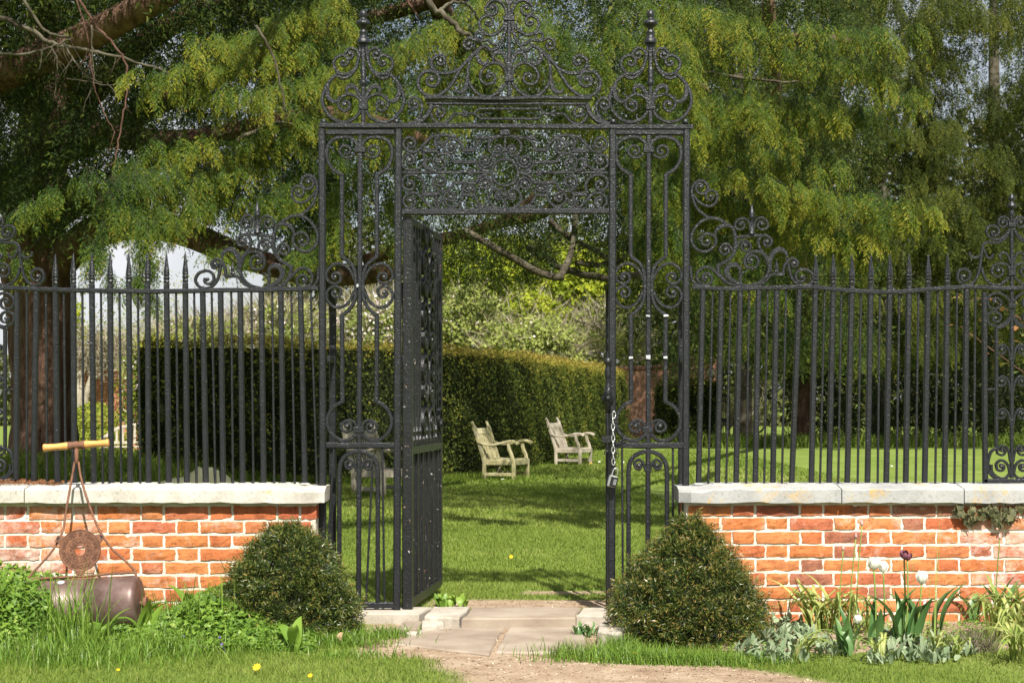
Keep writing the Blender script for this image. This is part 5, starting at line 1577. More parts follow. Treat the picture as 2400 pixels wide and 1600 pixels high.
bare_tree('low spreading bare tree with lichened limbs beyond the black far gate', 1780, 1035, 810, 90, 60, 7, 21, leaf=1600)
shrub('ivy_shrub', 'dark ivy clump spilling over the end of the distant brick wall', 1290, 852, 48, 24, 47, 1500, .09, IVY, .12, 0, 'ivy')
shrub('variegated_shrub', 'pale leaved shrub on the orange wall beside the dark hedge end', 318, 930, 34, 115, 40, 2600, .085, TOPIARY, -.1, 0, 'shrub', bl=150)
shrub('golden_box', 'low golden green box bush in front of the curved back bench', 315, 1085, 55, 32, 36, 2200, .05, TOPIARY, -.12, 0, 'shrub')
# clipped golden topiary: dome on a low block
tp = thing('topiary', pd(222, 1050, 38), 'golden green clipped topiary dome on a low hedge by the orange wall', 'topiary')
Ts, tts = [], []
for (px, py, rx, ry, n) in ((222, 1000, 55, 56, 5000), (225, 1040, 76, 44, 5200)):
    v = unit(rng.normal(size=(n, 3))); v[:, 1] = -np.abs(v[:, 1]); s = 38 / F
    pos = pd(px, py, 38) + v * np.array([rx * s, rx * s, ry * s]) * (1 + rng.normal(size=n) * .035)[:, None]
    T, tt = leaf_tris(pos, v + rng.normal(size=v.shape) * .5, .06, .04, .5 + rng.normal(size=n) * .16)
    Ts.append(T); tts.append(tt)
soup('foliage', np.concatenate(Ts), np.clip(np.concatenate(tts), 0, 1), TOPIARY, tp)

# far wood that closes the view
def wood(name, x0, x1, ytop, d, n, sz, mat, ts):
    px = rng.uniform(x0, x1, n); t = rng.random(n) ** .8
    top = ytop + 26 * np.sin(px * .013) + 18 * np.sin(px * .041 + 1) + 10 * np.sin(px * .1)
    py = 1040 - (1040 - top) * t
    dd = d + rng.uniform(0, 8, n)
    pos = np.stack([(px - CX) * dd / F, dd - D0, CH - (py - HZ) * dd / F], 1)
    T, tt = leaf_tris(pos, rng.normal(size=pos.shape) + np.array([0, -.6, .5]), rng.uniform(.6, 1.4, n) * sz, rng.uniform(.6, 1.4, n) * sz * .6, .5 + ts + rng.normal(size=n) * .15)
    return soup(name, T, np.clip(tt, 0, 1), mat)
wood('far_wood', 620, 3000, 560, 78, 34000, .42, FARWOOD, .0)
wood('far_wood', -1400, 640, 800, 80, 22000, .36, FARWOOD, -.05)
wood('far_wood', 1480, 3000, 300, 84, 16000, .6, FARWOOD, -.2)

# ---------------------------------------------------------------- distant brick walls, gate
def farbrick(name, c1, c2, mort):
    m, N, L, b = nt(name)
    tc = N.new('ShaderNodeTexCoord')
    mp = N.new('ShaderNodeMapping'); mp.inputs['Rotation'].default_value = (R(90), 0, 0)
    L.new(tc.outputs['Object'], mp.inputs['Vector'])
    br = N.new('ShaderNodeTexBrick')
    br.inputs['Scale'].default_value = 1.0
    br.inputs['Brick Width'].default_value = .235; br.inputs['Row Height'].default_value = .078
    br.inputs['Mortar Size'].default_value = .008
    br.inputs['Color1'].default_value = (*c1, 1); br.inputs['Color2'].default_value = (*c2, 1); br.inputs['Mortar'].default_value = (*mort, 1)
    L.new(mp.outputs['Vector'], br.inputs['Vector'])
    n = noise(N, L, tc.outputs['Object'], 1.6, 6, .7)
    rr_ = ramp(N, [(.3, (.45, .45, .45)), (.7, (1.25, 1.2, 1.15))]); L.new(n.outputs['Fac'], rr_.inputs['Fac'])
    c = mix(N, L, 1.0, br.outputs['Color'], rr_.outputs['Color'], 'MULTIPLY')
    L.new(c, b.inputs['Base Color']); b.inputs['Roughness'].default_value = .95
    bump(N, L, b, br.outputs['Fac'], -.6, .02)
    return m
FB = farbrick('old_brown_brick', (.34, .15, .09), (.22, .11, .075), (.30, .24, .18))
FBO = farbrick('old_orange_brick', (.46, .15, .07), (.34, .11, .055), (.42, .33, .25))
dW = 55.0
wr = thing('garden_wall', pd(1500, 1030, dW), 'distant brown brick garden wall with a curved rising top beyond the hedge', 'wall')
top = [(1225, 862), (1340, 858), (1400, 858), (1470, 859), (1530, 857), (1580, 850), (1610, 840), (1635, 830), (1665, 826)]
V, Fc = [], []
for px, py in top:
    a = P(px, py, dW); 
    V += [(a.x, a.y, -.4), (a.x, a.y, a.z - .12), (a.x, a.y + .36, a.z - .12), (a.x, a.y + .36, -.4)]
for i in range(len(top) - 1):
    for k in range(3): Fc.append((i * 4 + k, i * 4 + k + 4, i * 4 + k + 5, i * 4 + k + 1))
Fc += [(0, 1, 2, 3), tuple(len(V) - 4 + k for k in (3, 2, 1, 0))]
mk('brickwork', (V, Fc), FB, wr)
cq = [Vector((P(a, b, dW).x, P(a, b, dW).y + .18, P(a, b, dW).z - .06)) for a, b in top]
mk('wall_cap', sweep2(cq, .13, .46, NY), simple('brick_cap', [(.35, (.11, .055, .04)), (.65, (.17, .085, .06))], 8, 5, .95, 20, .5, .02), wr)
v = P(1676, 832, dW)
mk('pier', box(v.x, v.y + .1, 1.05, .42, .6, 2.9, .02), FB, wr)
v = P(1664, 875, dW)
mk('stone_mask', lathe([(0, .14), (.05, .15), (.10, .10), (.13, .03)], Vector((v.x, v.y - .22, v.z)), Vector((0, -1, 0)), 9), SLAB_PALE, wr, smooth=True)
fg = thing('far_gate', pd(1700, 1030, 54), 'narrow black iron gate edge on at the end of the distant brown wall', 'gate')
v0, v1 = P(1690, 1028, 54), P(1712, 832, 54)
for k in range(5):
    x = v0.x + (v1.x - v0.x) * k / 4
    mk('gate_bar', box(x, v0.y + k * .05, (v0.z + v1.z) / 2, .028, .028, v1.z - v0.z, 0), IRON, fg)
for f in (.03, .22, .45, .52, .70, .76, .97):
    z = v0.z + (v1.z - v0.z) * f
    mk('gate_rail', box((v0.x + v1.x) / 2, v0.y + .1, z, abs(v1.x - v0.x), .05, .12 if f in (.22, .52, .76) else .06, 0), IRON, fg)
dO = 44.0
wo_ = thing('garden_wall', pd(235, 1040, dO), 'weathered orange brick garden wall half hidden behind the golden topiary', 'wall')
a, b = P(120, 868, dO), P(345, 1060, dO)
mk('brickwork', box((a.x + b.x) / 2, a.y + .2, (a.z + b.z) / 2, b.x - a.x, .36, a.z - b.z, .01), FBO, wo_)
iv = thing('dead_climber', pd(195, 960, 43.5), 'dead grey climber with a thick split stem sprawling over the orange wall', 'climber')
for pts, r0, r1 in [([(178, 975, 43.5), (186, 930, 43.4), (188, 890, 43.4), (184, 850, 43.4), (176, 820, 43.5)], .14, .07), ([(196, 965, 43.4), (204, 920, 43.3), (214, 885, 43.3), (232, 850, 43.4), (262, 815, 43.5)], .10, .05), ([(205, 900, 43.3), (235, 875, 43.3), (252, 845, 43.4)], .05, .03), ([(186, 860, 43.4), (215, 845, 43.3), (246, 835, 43.4)], .05, .02), ([(214, 880, 43.3), (200, 850, 43.3), (210, 825, 43.4)], .04, .02)]:
    limb(iv, pts, r0, r1, TWIG_PALE, 8, .12, 'stem')
m = 1400
pos = pd(225, 825, 43.3) + rng.normal(size=(m, 3)) * np.array([.55, .15, .32])
dr = unit(rng.normal(size=(m, 3))); w = unit(np.cross(dr, np.array([0, 1., 0]) + rng.normal(size=(m, 3)) * .2)) * .012
soup('dead_twigs', np.stack([pos - w, pos + w, pos + dr * rng.uniform(.15, .5, m)[:, None]], 1), rng.random(m) * .8, DRYTWIG, iv)

# ---------------------------------------------------------------- wooden armchairs
def wood_bar(name, parent, pts, w, dep, mat, nrm=Vector((0, -1, 0))):
    return mk(name, sweep2([Vector(p) for p in pts], w, dep, nrm), mat, parent, local=True)
def armchair(loc, rot, label, mat, group='wooden garden armchairs'):
    c = thing('armchair', loc, label, 'chair', group, (0, 0, rot))
    W = .29
    for s in (-1, 1):
        y = s * W
        post = [(0, y, 0), (0, y, .30), (-.03, y, .42), (-.185, y, .88)]
        wood_bar('back_leg', c, post, .062, .05, mat)
        wood_bar('post_ear', c, [(-.18, y, .865), (-.200, y, .915), (-.222, y, .955)], .034, .05, mat)
        wood_bar('front_leg', c, [(.52, y, 0), (.52, y, .345)], .062, .052, mat)
        wood_bar('arm_support', c, [tuple((a, y, b)) for a, b in [(float(q[0]), float(q[1])) for q in cr([(.505, .34), (.485, .42), (.445, .50), (.43, .60)], 4)]], .055, .045, mat)
        arm = [(float(q[0]), y, float(q[1])) for q in cr([(-.10, .625), (.03, .585), (.16, .585), (.32, .615), (.46, .645), (.56, .625), (.60, .595)], 4)]
        mk('arm', sweep2([Vector(p) for p in arm], .038, .085, Vector((0, -1, 0)), lambda t: .75 + .5 * t), mat, c, local=True)
        wood_bar('seat_rail', c, [(.0, y, .295), (.52, y, .30)], .085, .034, mat)
        wood_bar('stretcher', c, [(.0, y, .105), (.52, y, .105)], .055, .03, mat)
    wood_bar('front_rail', c, [(.535, -W, .30), (.535, W, .30)], .09, .034, mat, Vector((1, 0, 0)))
    wood_bar('back_rail', c, [(.0, -W, .30), (.0, W, .30)], .07, .03, mat, Vector((1, 0, 0)))
    mk('top_rail', box(-.158, 0, .80, .028, .54, .10, .004, Matrix.Translation((-.158, 0, .80)) @ Matrix.Rotation(R(-18), 4, 'Y') @ Matrix.Translation((.158, 0, -.80))), mat, c, local=True)
    for i in range(11):
        y = -.225 + i * .045
        wood_bar('back_slat', c, [(.015, y, .33), (-.03, y, .46), (-.145, y, .765)], .016, .017, mat)
    for i in range(6):
        x = .06 + i * .085
        z = .352 - .012 * math.sin(math.pi * (i + .5) / 6)
        mk('seat_slat', box(x, 0, z, .072, .55, .02, .004), mat, c, local=True)
    return c
def seat_at(px, py, d, rot):
    p = P(px, py, d)
    m = Matrix.Rotation(rot, 3, 'Z')
    q = Vector((p.x, p.y, 0)) - m @ Vector((0, -.29, 0))
    return Vector((q.x, q.y, float(gz(q.x, q.y)) - .01))
armchair(seat_at(1135, 1122, 27.2, R(-23)), R(-23), 'weathered wooden armchair, nearer and larger of the two in front of the lit hedge', TEAK_MOSS)
armchair(seat_at(1303, 1087, 33.6, R(-24)), R(-24), 'paler wooden armchair, farther of the two in front of the lit hedge', TEAK)
armchair(seat_at(829, 1165, 21.7, R(-38)), R(-38), 'shaded wooden armchair seen through the bars of the left side panel', TEAK)
bn = thing('garden_bench', pd(330, 1090, 37), 'pale wooden bench with a curved back left of the dark hedge', 'bench', rot=(0, 0, R(8)))
bw = .78
arch = [(float(q[0]), 0, float(q[1])) for q in cr([(-bw, .62), (-.55, .80), (-.25, .88), (0, .90), (.25, .88), (.55, .80), (bw, .62)], 4)]
wood_bar('curved_rail', bn, arch, .07, .04, TEAK)
wood_bar('back_rail', bn, [(-bw, 0, .50), (bw, 0, .50)], .06, .035, TEAK)
for i in range(11):
    x = -.65 + i * .13
    wood_bar('back_slat', bn, [(x, 0, .5), (x, 0, .86 - .22 * abs(x / bw) ** 2.2)], .05, .02, TEAK)
for i in range(4): mk('seat_slat', box(0, -.1 - i * .11, .42, 2 * bw, .095, .025, .003), TEAK, bn, local=True)
for x in (-bw, bw):
    for y in (0, -.46): wood_bar('leg', bn, [(x, y, 0), (x, y, .62)], .06, .06, TEAK)
    wood_bar('arm', bn, [(x, .02, .63), (x, -.50, .63)], .07, .035, TEAK, Vector((0, 0, 1)))

# bollard light, stone, coat
d = 24.0
v = P(356, 1140, d)
bo = thing('bollard_light', v, 'short dark bollard light with pale head before the dark hedge', 'bollard')
mk('post', lathe([(0, .062), (.36, .062)], Vector((v.x, v.y, v.z - .05)), n=16), simple('bollard_grey', [(.4, (.035, .036, .038)), (.6, (.05, .05, .052))], 20, 2, .5, 90, .1, .001), bo, smooth=True)
mk('light_head', lathe([(.365, .060), (.46, .060)], Vector((v.x, v.y, v.z - .05)), n=16), simple('bollard_lens', [(.4, (.20, .21, .20)), (.6, (.26, .27, .26))], 20, 2, .3, 90, .1, .001), bo, smooth=True)
mk('cap', lathe([(.462, .064), (.482, .062), (.49, .045)], Vector((v.x, v.y, v.z - .05)), n=16), BLACKP, bo, smooth=True)
v = P(102, 1118, 24)
bm_ = box(v.x, v.y - 1, v.z + .02, .22, .2, .26, .03)
tag(mk('stone', ([p + Vector((random.uniform(-1, 1), random.uniform(-1, 1), random.uniform(-1, 1))) * .03 for p in bm_[0]], bm_[1]), simple('mossy_stone', [(.3, (.14, .14, .06)), (.6, (.26, .24, .14))], 9, 5, .95, 30, .6, .02)), 'mossy rough stone at the foot of the ancient yew trunk', 'stone')
# crumpled coat on the coping behind the bars
nx, ny = 44, 18
V, Fc = [], []
y0c, y1c = .03, .195
for j in range(ny + 1):
    for i in range(nx + 1):
        u, w_ = i / nx, j / ny
        px = 372 + 174 * u
        x = (px - CX) * 9.08 / F
        y = y0c + (y1c - y0c) * w_
        # outline of the pile read from the picture: long low sleeve on the left, hump right of centre
        hgt = float(np.interp(px, [372, 400, 432, 455, 480, 505, 528, 546], [.004, .024, .036, .082, .098, .082, .046, .004]))
        env = math.sin(math.pi * min(1, max(0, w_))) ** .55
        fold = .5 + .5 * math.sin(u * 34 + 5 * math.sin(w_ * 4 + u * 7)) 
        fold2 = .5 + .5 * math.sin(w_ * 17 + u * 16 + 3 * math.sin(u * 11))
        z = .684 + hgt * env * (.78 + .13 * fold + .11 * fold2)
        V.append((x, y, z))
for j in range(ny):
    for i in range(nx):
        a = j * (nx + 1) + i
        Fc.append((a, a + 1, a + nx + 2, a + nx + 1))
coat = mk('coat', (V, Fc), CLOTH, None, smooth=True)
tag(coat, 'crumpled olive green coat dropped behind the left railing bars on the coping', 'coat')
# needles and litter blown on the coping at the left edge
m = 2600
px = rng.uniform(-40, 150, m); 
pos = np.stack([(px - CX) * 9 / F, rng.uniform(-.12, .2, m), .686 + .028 * np.clip(1 - (px + 40) / 190, 0, 1) * rng.random(m)], 1)
T, tt = leaf_tris(pos, rng.normal(size=(m, 3)) + np.array([0, 0, 1.2]), .022, .0035, rng.random(m))
soup('needle_litter', T, tt, foliage('dead_needles', [(0, (.10, .045, .02)), (.5, (.22, .10, .05)), (1, (.34, .19, .10))], 0, .9, .1, .1, 3))

# ---------------------------------------------------------------- garden roller
RY0 = -.52
rol = thing('garden_roller', (P(195, 1500, 8.55).x, RY0, -.06), 'rusty iron garden roller with turned wooden handle leaning on the left wall', 'roller')
def rp(px, py):
    """point of the leaning frame"""
    z = CH - (py - HZ) * 8.6 / F
    y = RY0 + max(0, (z - .11)) * .38
    d = y + D0
    return Vector(((px - CX) * d / F, y, CH - (py - HZ) * d / F))
tilt = math.atan2(16, 235)
cA, cB = Vector(((82 - CX) * 8.36 / F, RY0, .072)), Vector(((316 - CX) * 8.36 / F, RY0, .104))
axd = (cB - cA); Ld = axd.length; axd.normalize()
RD = .143
for k, (a, b) in enumerate(((0, Ld / 2 - .0015), (Ld / 2 + .0015, Ld))):
    prof = [(a, RD * .80), (a, RD * .86), (a + (.006 if k else .006), RD * .93), (a + .016, RD * .985) if k == 0 else (a + .001, RD * .995), (a + .03, RD), (b - .03, RD), (b - .016, RD * .985) if k == 1 else (b - .001, RD * .995), (b - .006, RD * .93), (b, RD * .86), (b, RD * .80)]
    if k == 0: prof = [(a, RD * .80), (a, RD * .88), (a + .006, RD * .95), (a + .018, RD * .99), (a + .032, RD), (b - .001, RD), (b, RD * .985), (b, RD * .9)]
    else: prof = [(a, RD * .9), (a, RD * .985), (a + .001, RD), (b - .032, RD), (b - .018, RD * .99), (b - .006, RD * .95), (b, RD * .88), (b, RD * .80)]
    mk('drum', lathe(prof, cA, axd, 48), DRUM, rol, smooth=True)
mk('axle', lathe([(-.03, .011), (Ld + .03, .011)], cA, axd, 10), RUST, rol)
for e, s in ((cA - axd * .028, -1), (cB + axd * .028, 1)):
    mk('bearing', lathe([(-.008, .02), (-.008, .032), (.008, .032), (.008, .02)], e, axd, 12), RUST, rol)
ov_ = rp(335, 1440); mk('bearing_plate', box(ov_.x, RY0 + .03, ov_.z, .03, .05, .10, .004), RUST, rol)
def rod(name, pts, r, mat=RUST):
    q = [rp(*p) for p in [tuple(t) for t in cr(pts, 5)]]
    return mk(name, tube(q, r, 8), mat, rol, smooth=True)
rod('frame_rod', [(175, 1082), (170, 1110), (163, 1150), (155, 1195), (148, 1240), (137, 1266), (118, 1296), (92, 1325), (73, 1346), (66, 1362), (65, 1400), (66, 1440)], .0062)
rod('frame_rod', [(184, 1082), (190, 1120), (203, 1165), (217, 1205), (231, 1238), (245, 1262), (264, 1287), (292, 1312), (312, 1332), (318, 1343), (320, 1380), (322, 1425)], .0062)
rod('cross_rod', [(68, 1358), (130, 1353), (195, 1350), (260, 1344), (317, 1341)], .0065)
rod('stem', [(179.5, 1050), (179.5, 1086)], .011)
for a, b in (((101, 1049.5), (162, 1044.5)), ((197, 1041.5), (256, 1037.5))):
    p0, p1 = rp(*a), rp(*b)
    L_ = (p1 - p0).length
    mk('grip', lathe([(0, .010), (.002, .0195), (.008, .0215), (.016, .0195), (L_ * .5, .0172), (L_ - .012, .0205), (L_, .0205)] if a[0] < 150 else [(0, .0205), (.012, .0205), (L_ * .5, .0172), (L_ - .016, .0195), (L_ - .008, .0215), (L_ - .002, .0195), (L_, .010)], p0, p1 - p0, 16), GRIP, rol, smooth=True)
p0, p1 = rp(160, 1044.7), rp(199, 1041.4); L_ = (p1 - p0).length
mk('handle_socket', lathe([(0, .0215), (.006, .0235), (.012, .021), (L_ * .35, .0195), (L_ * .5, .022), (L_ * .65, .0195), (L_ - .012, .021), (L_ - .006, .0235), (L_, .0215)], p0, p1 - p0, 16), RUST, rol, smooth=True)
# maker's plate: ring with three lugs and cast lettering
pcn = rp(189.5, 1288.5); pcn.y -= .012
nrm = Vector((0, -1, .12)).normalized()
ux = Vector((1, 0, 0)); uy = nrm.cross(ux) * -1
uy = ux.cross(nrm) * -1
if uy.z < 0: uy = -uy
RP = 49 / S(pcn.y + D0)
def pl(u, v, w=0.0): return pcn + ux * u + uy * v + nrm * w
outer = []
for k in range(96):
    a = 2 * math.pi * k / 96
    r = RP
    for la in (R(152), R(33), R(-88)):
        da = (a - la + math.pi) % (2 * math.pi) - math.pi
        r = max(r, RP * (1.30 if abs(da) < .10 else 1.30 - (abs(da) - .10) * 2.2 if abs(da) < .25 else 1.0))
    outer.append((math.cos(a) * r, math.sin(a) * r))
V, Fc = [], []
rings = [(None, 0.0), (None, .006), (.97, .0085), (.93, .006), (.60, .006), (.575, .0085), (.55, .006), (.30, .006), (.27, .0085), (.245, .006), (.245, 0.0)]
for rf, h in rings:
    for k in range(96):
        a = 2 * math.pi * k / 96
        if rf is None: V.append(pl(outer[k][0], outer[k][1], h))
        else: V.append(pl(math.cos(a) * RP * rf, math.sin(a) * RP * rf, h))
for i in range(len(rings) - 1):
    for k in range(96):
        a, b = i * 96 + k, i * 96 + (k + 1) % 96
        Fc.append((a, b, b + 96, a + 96))
for k in range(96):
    a, b = 10 * 96 + k, 10 * 96 + (k + 1) % 96
    Fc.append((a, b, (k + 1) % 96, k))
plate = mk('maker_plate', (V, Fc), RUST, rol)
for la in (152, 33, -88):
    a = R(la)
    mk('lug_hole', lathe([(.0, .012), (.0015, .012), (.0016, .002)], pl(math.cos(a) * RP * 1.14, math.sin(a) * RP * 1.14, .0055), nrm, 12), BLACKP, plate)
def letter(ch, size):
    cu = bpy.data.curves.new('letter', 'FONT')
    cu.body = ch; cu.size = size; cu.extrude = .0012; cu.align_x = 'CENTER'; cu.resolution_u = 2
    ob = bpy.data.objects.new('letter', cu); col.objects.link(ob)
    dg = bpy.context.evaluated_depsgraph_get()
    me = bpy.data.meshes.new_from_object(ob.evaluated_get(dg))
    V = [v.co.copy() for v in me.vertices]; Fc = [tuple(p.vertices) for p in me.polygons]
    bpy.data.objects.remove(ob); bpy.data.curves.remove(cu); bpy.data.meshes.remove(me)
    return V, Fc
RUSTD = simple('dark_rust', [(.3, (.07, .03, .018)), (.7, (.12, .055, .03))], 40, 4, .7, 160, .4, .002)
lt_cache = {}
def arc_text(txt, rad, a0, a1, size, top=True):
    out = ([], [])
    chars = list(txt)
    for i, ch in enumerate(chars):
        if ch == ' ': continue
        a = R(a0 + (a1 - a0) * i / max(1, len(chars) - 1))
        if (ch, size) not in lt_cache: lt_cache[(ch, size)] = letter(ch, size)
        V, Fc = lt_cache[(ch, size)]
        th = a - math.pi / 2 if top else a + math.pi / 2
        rr2 = rad if top else rad + size * .70
        base = (math.cos(a) * rr2, math.sin(a) * rr2)
        W_ = []
        for v in V:
            u = base[0] + v.x * math.cos(th) - v.y * math.sin(th)
            w = base[1] + v.x * math.sin(th) + v.y * math.cos(th)
            W_.append(pl(u, w, .0068 + v.z))
        out = join(out, (W_, Fc))
    return out
mk('cast_lettering', join(arc_text('BARFORD & PERKINS', RP * .69, 172, 8, RP * .27), arc_text('PETERBOROUGH ENG', RP * .69, 192, 350, RP * .25, False),
                          arc_text('ALEXANDRA', RP * .335, 178, 2, RP * .245), arc_text('ROLLER', RP * .335, 210, 330, RP * .245, False)), RUSTD, plate)
for px, py, ww, hh in ((134, 1365, 18, 5), (203, 1389, 7, 6)):
    v = P(px, py, 8.36)
    mk('paint_mark', lathe([(0, ww / 2 / 460.), (.002, ww / 2 / 480.), (.0025, .001)], Vector((v.x, RY0 - (.05 if py < 1370 else .101), .215 if py < 1370 else .185)), Vector((0, -1 if py > 1370 else -.35, .62 if py > 1370 else 1)), 9), PAINTMARK, rol)
# ---------------------------------------------------------------- grass
def blades(pos, h, w, lean, segs=2, tint=None):
    """bent grass blades standing on pos"""
    n = len(pos)
    a = rng.uniform(0, 2 * math.pi, n)
    dr = np.stack([np.cos(a), np.sin(a), 0 * a], 1)
    sd = np.stack([-np.sin(a + rng.normal(size=n) * .5), np.cos(a), 0 * a], 1) * (np.asarray(w) * np.ones(n))[:, None] / 2
    h = np.asarray(h) * np.ones(n); lean = np.asarray(lean) * np.ones(n)
    def at(t):
        return pos + np.stack([0 * h, 0 * h, h * (t - .35 * lean * t * t)], 1) + dr * (h * lean * t * t)[:, None]
    T = []
    ts = np.linspace(0, 1, segs + 1)
    for i in range(segs):
        p, q = at(ts[i]), at(ts[i + 1])
        w0, w1 = 1 - .75 * ts[i], 1 - .75 * ts[i + 1]
        if i < segs - 1:
            T.append(np.stack([p - sd * w0, p + sd * w0, q + sd * w1], 1)); T.append(np.stack([p - sd * w0, q + sd * w1, q - sd * w1], 1))
        else:
            T.append(np.stack([p - sd * w0, p + sd * w0, q], 1))
    k = len(T)
    tint = rng.uniform(.25, .85, n) if tint is None else tint
    return np.concatenate(T), np.tile(tint, k)

def on_ground(x, y): return np.stack([x, y, gz(x, y) - .004], 1)
# front lawn: thick turf with thin places round the bare earth
n = 150000
x = rng.uniform(-3.1, 3.1, n); y = rng.uniform(-2.9, -.12, n)
k = (rng.random(n) > bare(x, y) * 1.12 - .02 * (rng.random(n) < .5)) & (bed(x, y) < .5) & ~((x > -.78) & (x < .48) & (y > -1.12))
x, y = x[k], y[k]
hh = rng.uniform(.018, .045, len(x)) * (1 + .5 * wob(x * 1.3, y * 1.3))
T, tt = blades(on_ground(x, y), np.clip(hh, .012, .06), .0042, rng.uniform(.2, 1.1, len(x)), 1, np.clip(.60 + .30 * wob(x * .9, y * .9 + 3) + rng.normal(size=len(x)) * .17, 0, 1))
o = soup('grass', T, tt, GRASS)
# longer tufts: along the left wall, round both bushes, at the flags
def tuft(cx_, cy_, sx_, sy_, n, h0, h1, w, lean=(.2, .9), tint=None):
    x = cx_ + rng.normal(size=n) * sx_; y = np.minimum(cy_ + rng.normal(size=n) * sy_, -.16) if cy_ < 0 else cy_ + rng.normal(size=n) * sy_
    return blades(on_ground(x, y), rng.uniform(h0, h1, n), w * rng.uniform(.6, 1.2, n), rng.uniform(*lean, n), 4, tint)
Ls = []
def gxy(px, py, z=-.05): return G(px, py, z)
for px, py, sx_, sy_, n, h0, h1 in [(40, 1540, .22, .16, 520, .05, .20), (170, 1545, .18, .14, 620, .05, .16), (300, 1530, .25, .16, 700, .04, .15), (400, 1520, .16, .14, 560, .05, .20), (470, 1470, .14, .10, 420, .08, .24), (560, 1515, .2, .10, 620, .03, .12), (700, 1505, .18, .07, 700, .03, .11), (90, 1470, .2, .10, 420, .08, .26), (380, 1460, .14, .08, 300, .08, .24),
                                 (800, 1505, .12, .06, 700, .03, .10), (900, 1490, .07, .05, 420, .03, .09), (1420, 1530, .14, .05, 800, .04, .12), (1520, 1545, .2, .05, 1100, .04, .12), (1650, 1550, .2, .04, 900, .03, .09), (1380, 1535, .06, .04, 260, .03, .07), (840, 1530, .12, .05, 350, .03, .07), (1450, 1515, .05, .03, 260, .05, .13)]:
    c = gxy(px, py)
    Ls.append(tuft(c[0], c[1], sx_, sy_, n, h0, h1, .0055, tint=np.clip(.5 + rng.normal(size=n) * .18, .05, 1)))
o = soup('grass_tufts', np.concatenate([a for a, _ in Ls]), np.concatenate([b for _, b in Ls]), GRASS_LONG)
# lawn beyond the gate: density follows distance
Ls = []
for y0, y1, x0, x1, n, h, w in [(.15, 2.5, -1.3, 1.2, 52000, .036, .005), (2.5, 7, -1.9, 1.4, 52000, .040, .008), (7, 16, -3.0, 1.9, 52000, .05, .014), (16, 34, -5.5, 5.5, 60000, .07, .03)]:
    x = rng.uniform(x0, x1, n); y = rng.uniform(y0, y1, n)
    k = rng.random(n) > bare(x, y) * 1.15
    x, y = x[k], y[k]
    Ls.append(blades(on_ground(x, y), h * rng.uniform(.5, 1.1, len(x)), w, rng.uniform(.2, 1.2, len(x)), 1, np.clip(.55 + .25 * wob(x * .5, y * .5) + rng.normal(size=len(x)) * .16, 0, 1)))
# unmown fringe under hedge, round the chairs, under the yew and at the foot of the far trees
for (xa, ya, xb, yb, n, s, h0, h1, w) in [(-5.4, 14.3, -2.6, 15.3, 2600, .22, .06, .2, .016), (-2.6, 15.3, -.6, 18.8, 3000, .2, .05, .18, .016), (-.6, 18.8, 2.4, 37, 4200, .28, .06, .2, .022), (-8.2, 13.2, -4.4, 13.8, 6000, .8, .10, .42, .022), (-11, 18, -6, 26, 3000, 1.2, .1, .4, .03), (4, 38, 24, 38.5, 9000, .8, .12, .55, .045)]:
    t = rng.random(n)
    x = xa + (xb - xa) * t + rng.normal(size=n) * s * .5; y = ya + (yb - ya) * t + rng.normal(size=n) * s
    Ls.append(blades(on_ground(x, y), rng.uniform(h0, h1, n), w, rng.uniform(.2, 1., n), 3, np.clip(.42 + rng.normal(size=n) * .16, 0, 1)))
# clumps round the chair legs and behind the left side panel
for px, py, d in ((1135, 1122, 27.2), (1208, 1122, 27), (1240, 1115, 27), (1303, 1087, 34.6), (1358, 1086, 34.4), (1392, 1080, 34.4), (829, 1165, 21.7), (910, 1160, 21.5)):
    p = pd(px, py, d); n = 130
    x = p[0] + rng.normal(size=n) * .13; y = p[1] + rng.normal(size=n) * .12
    Ls.append(blades(on_ground(x, y), rng.uniform(.05, .16, n), .014, rng.uniform(.2, 1, n), 3, rng.uniform(.3, .6, n)))
soup('lawn_grass', np.concatenate([a for a, _ in Ls]), np.concatenate([b for _, b in Ls]), GRASS)

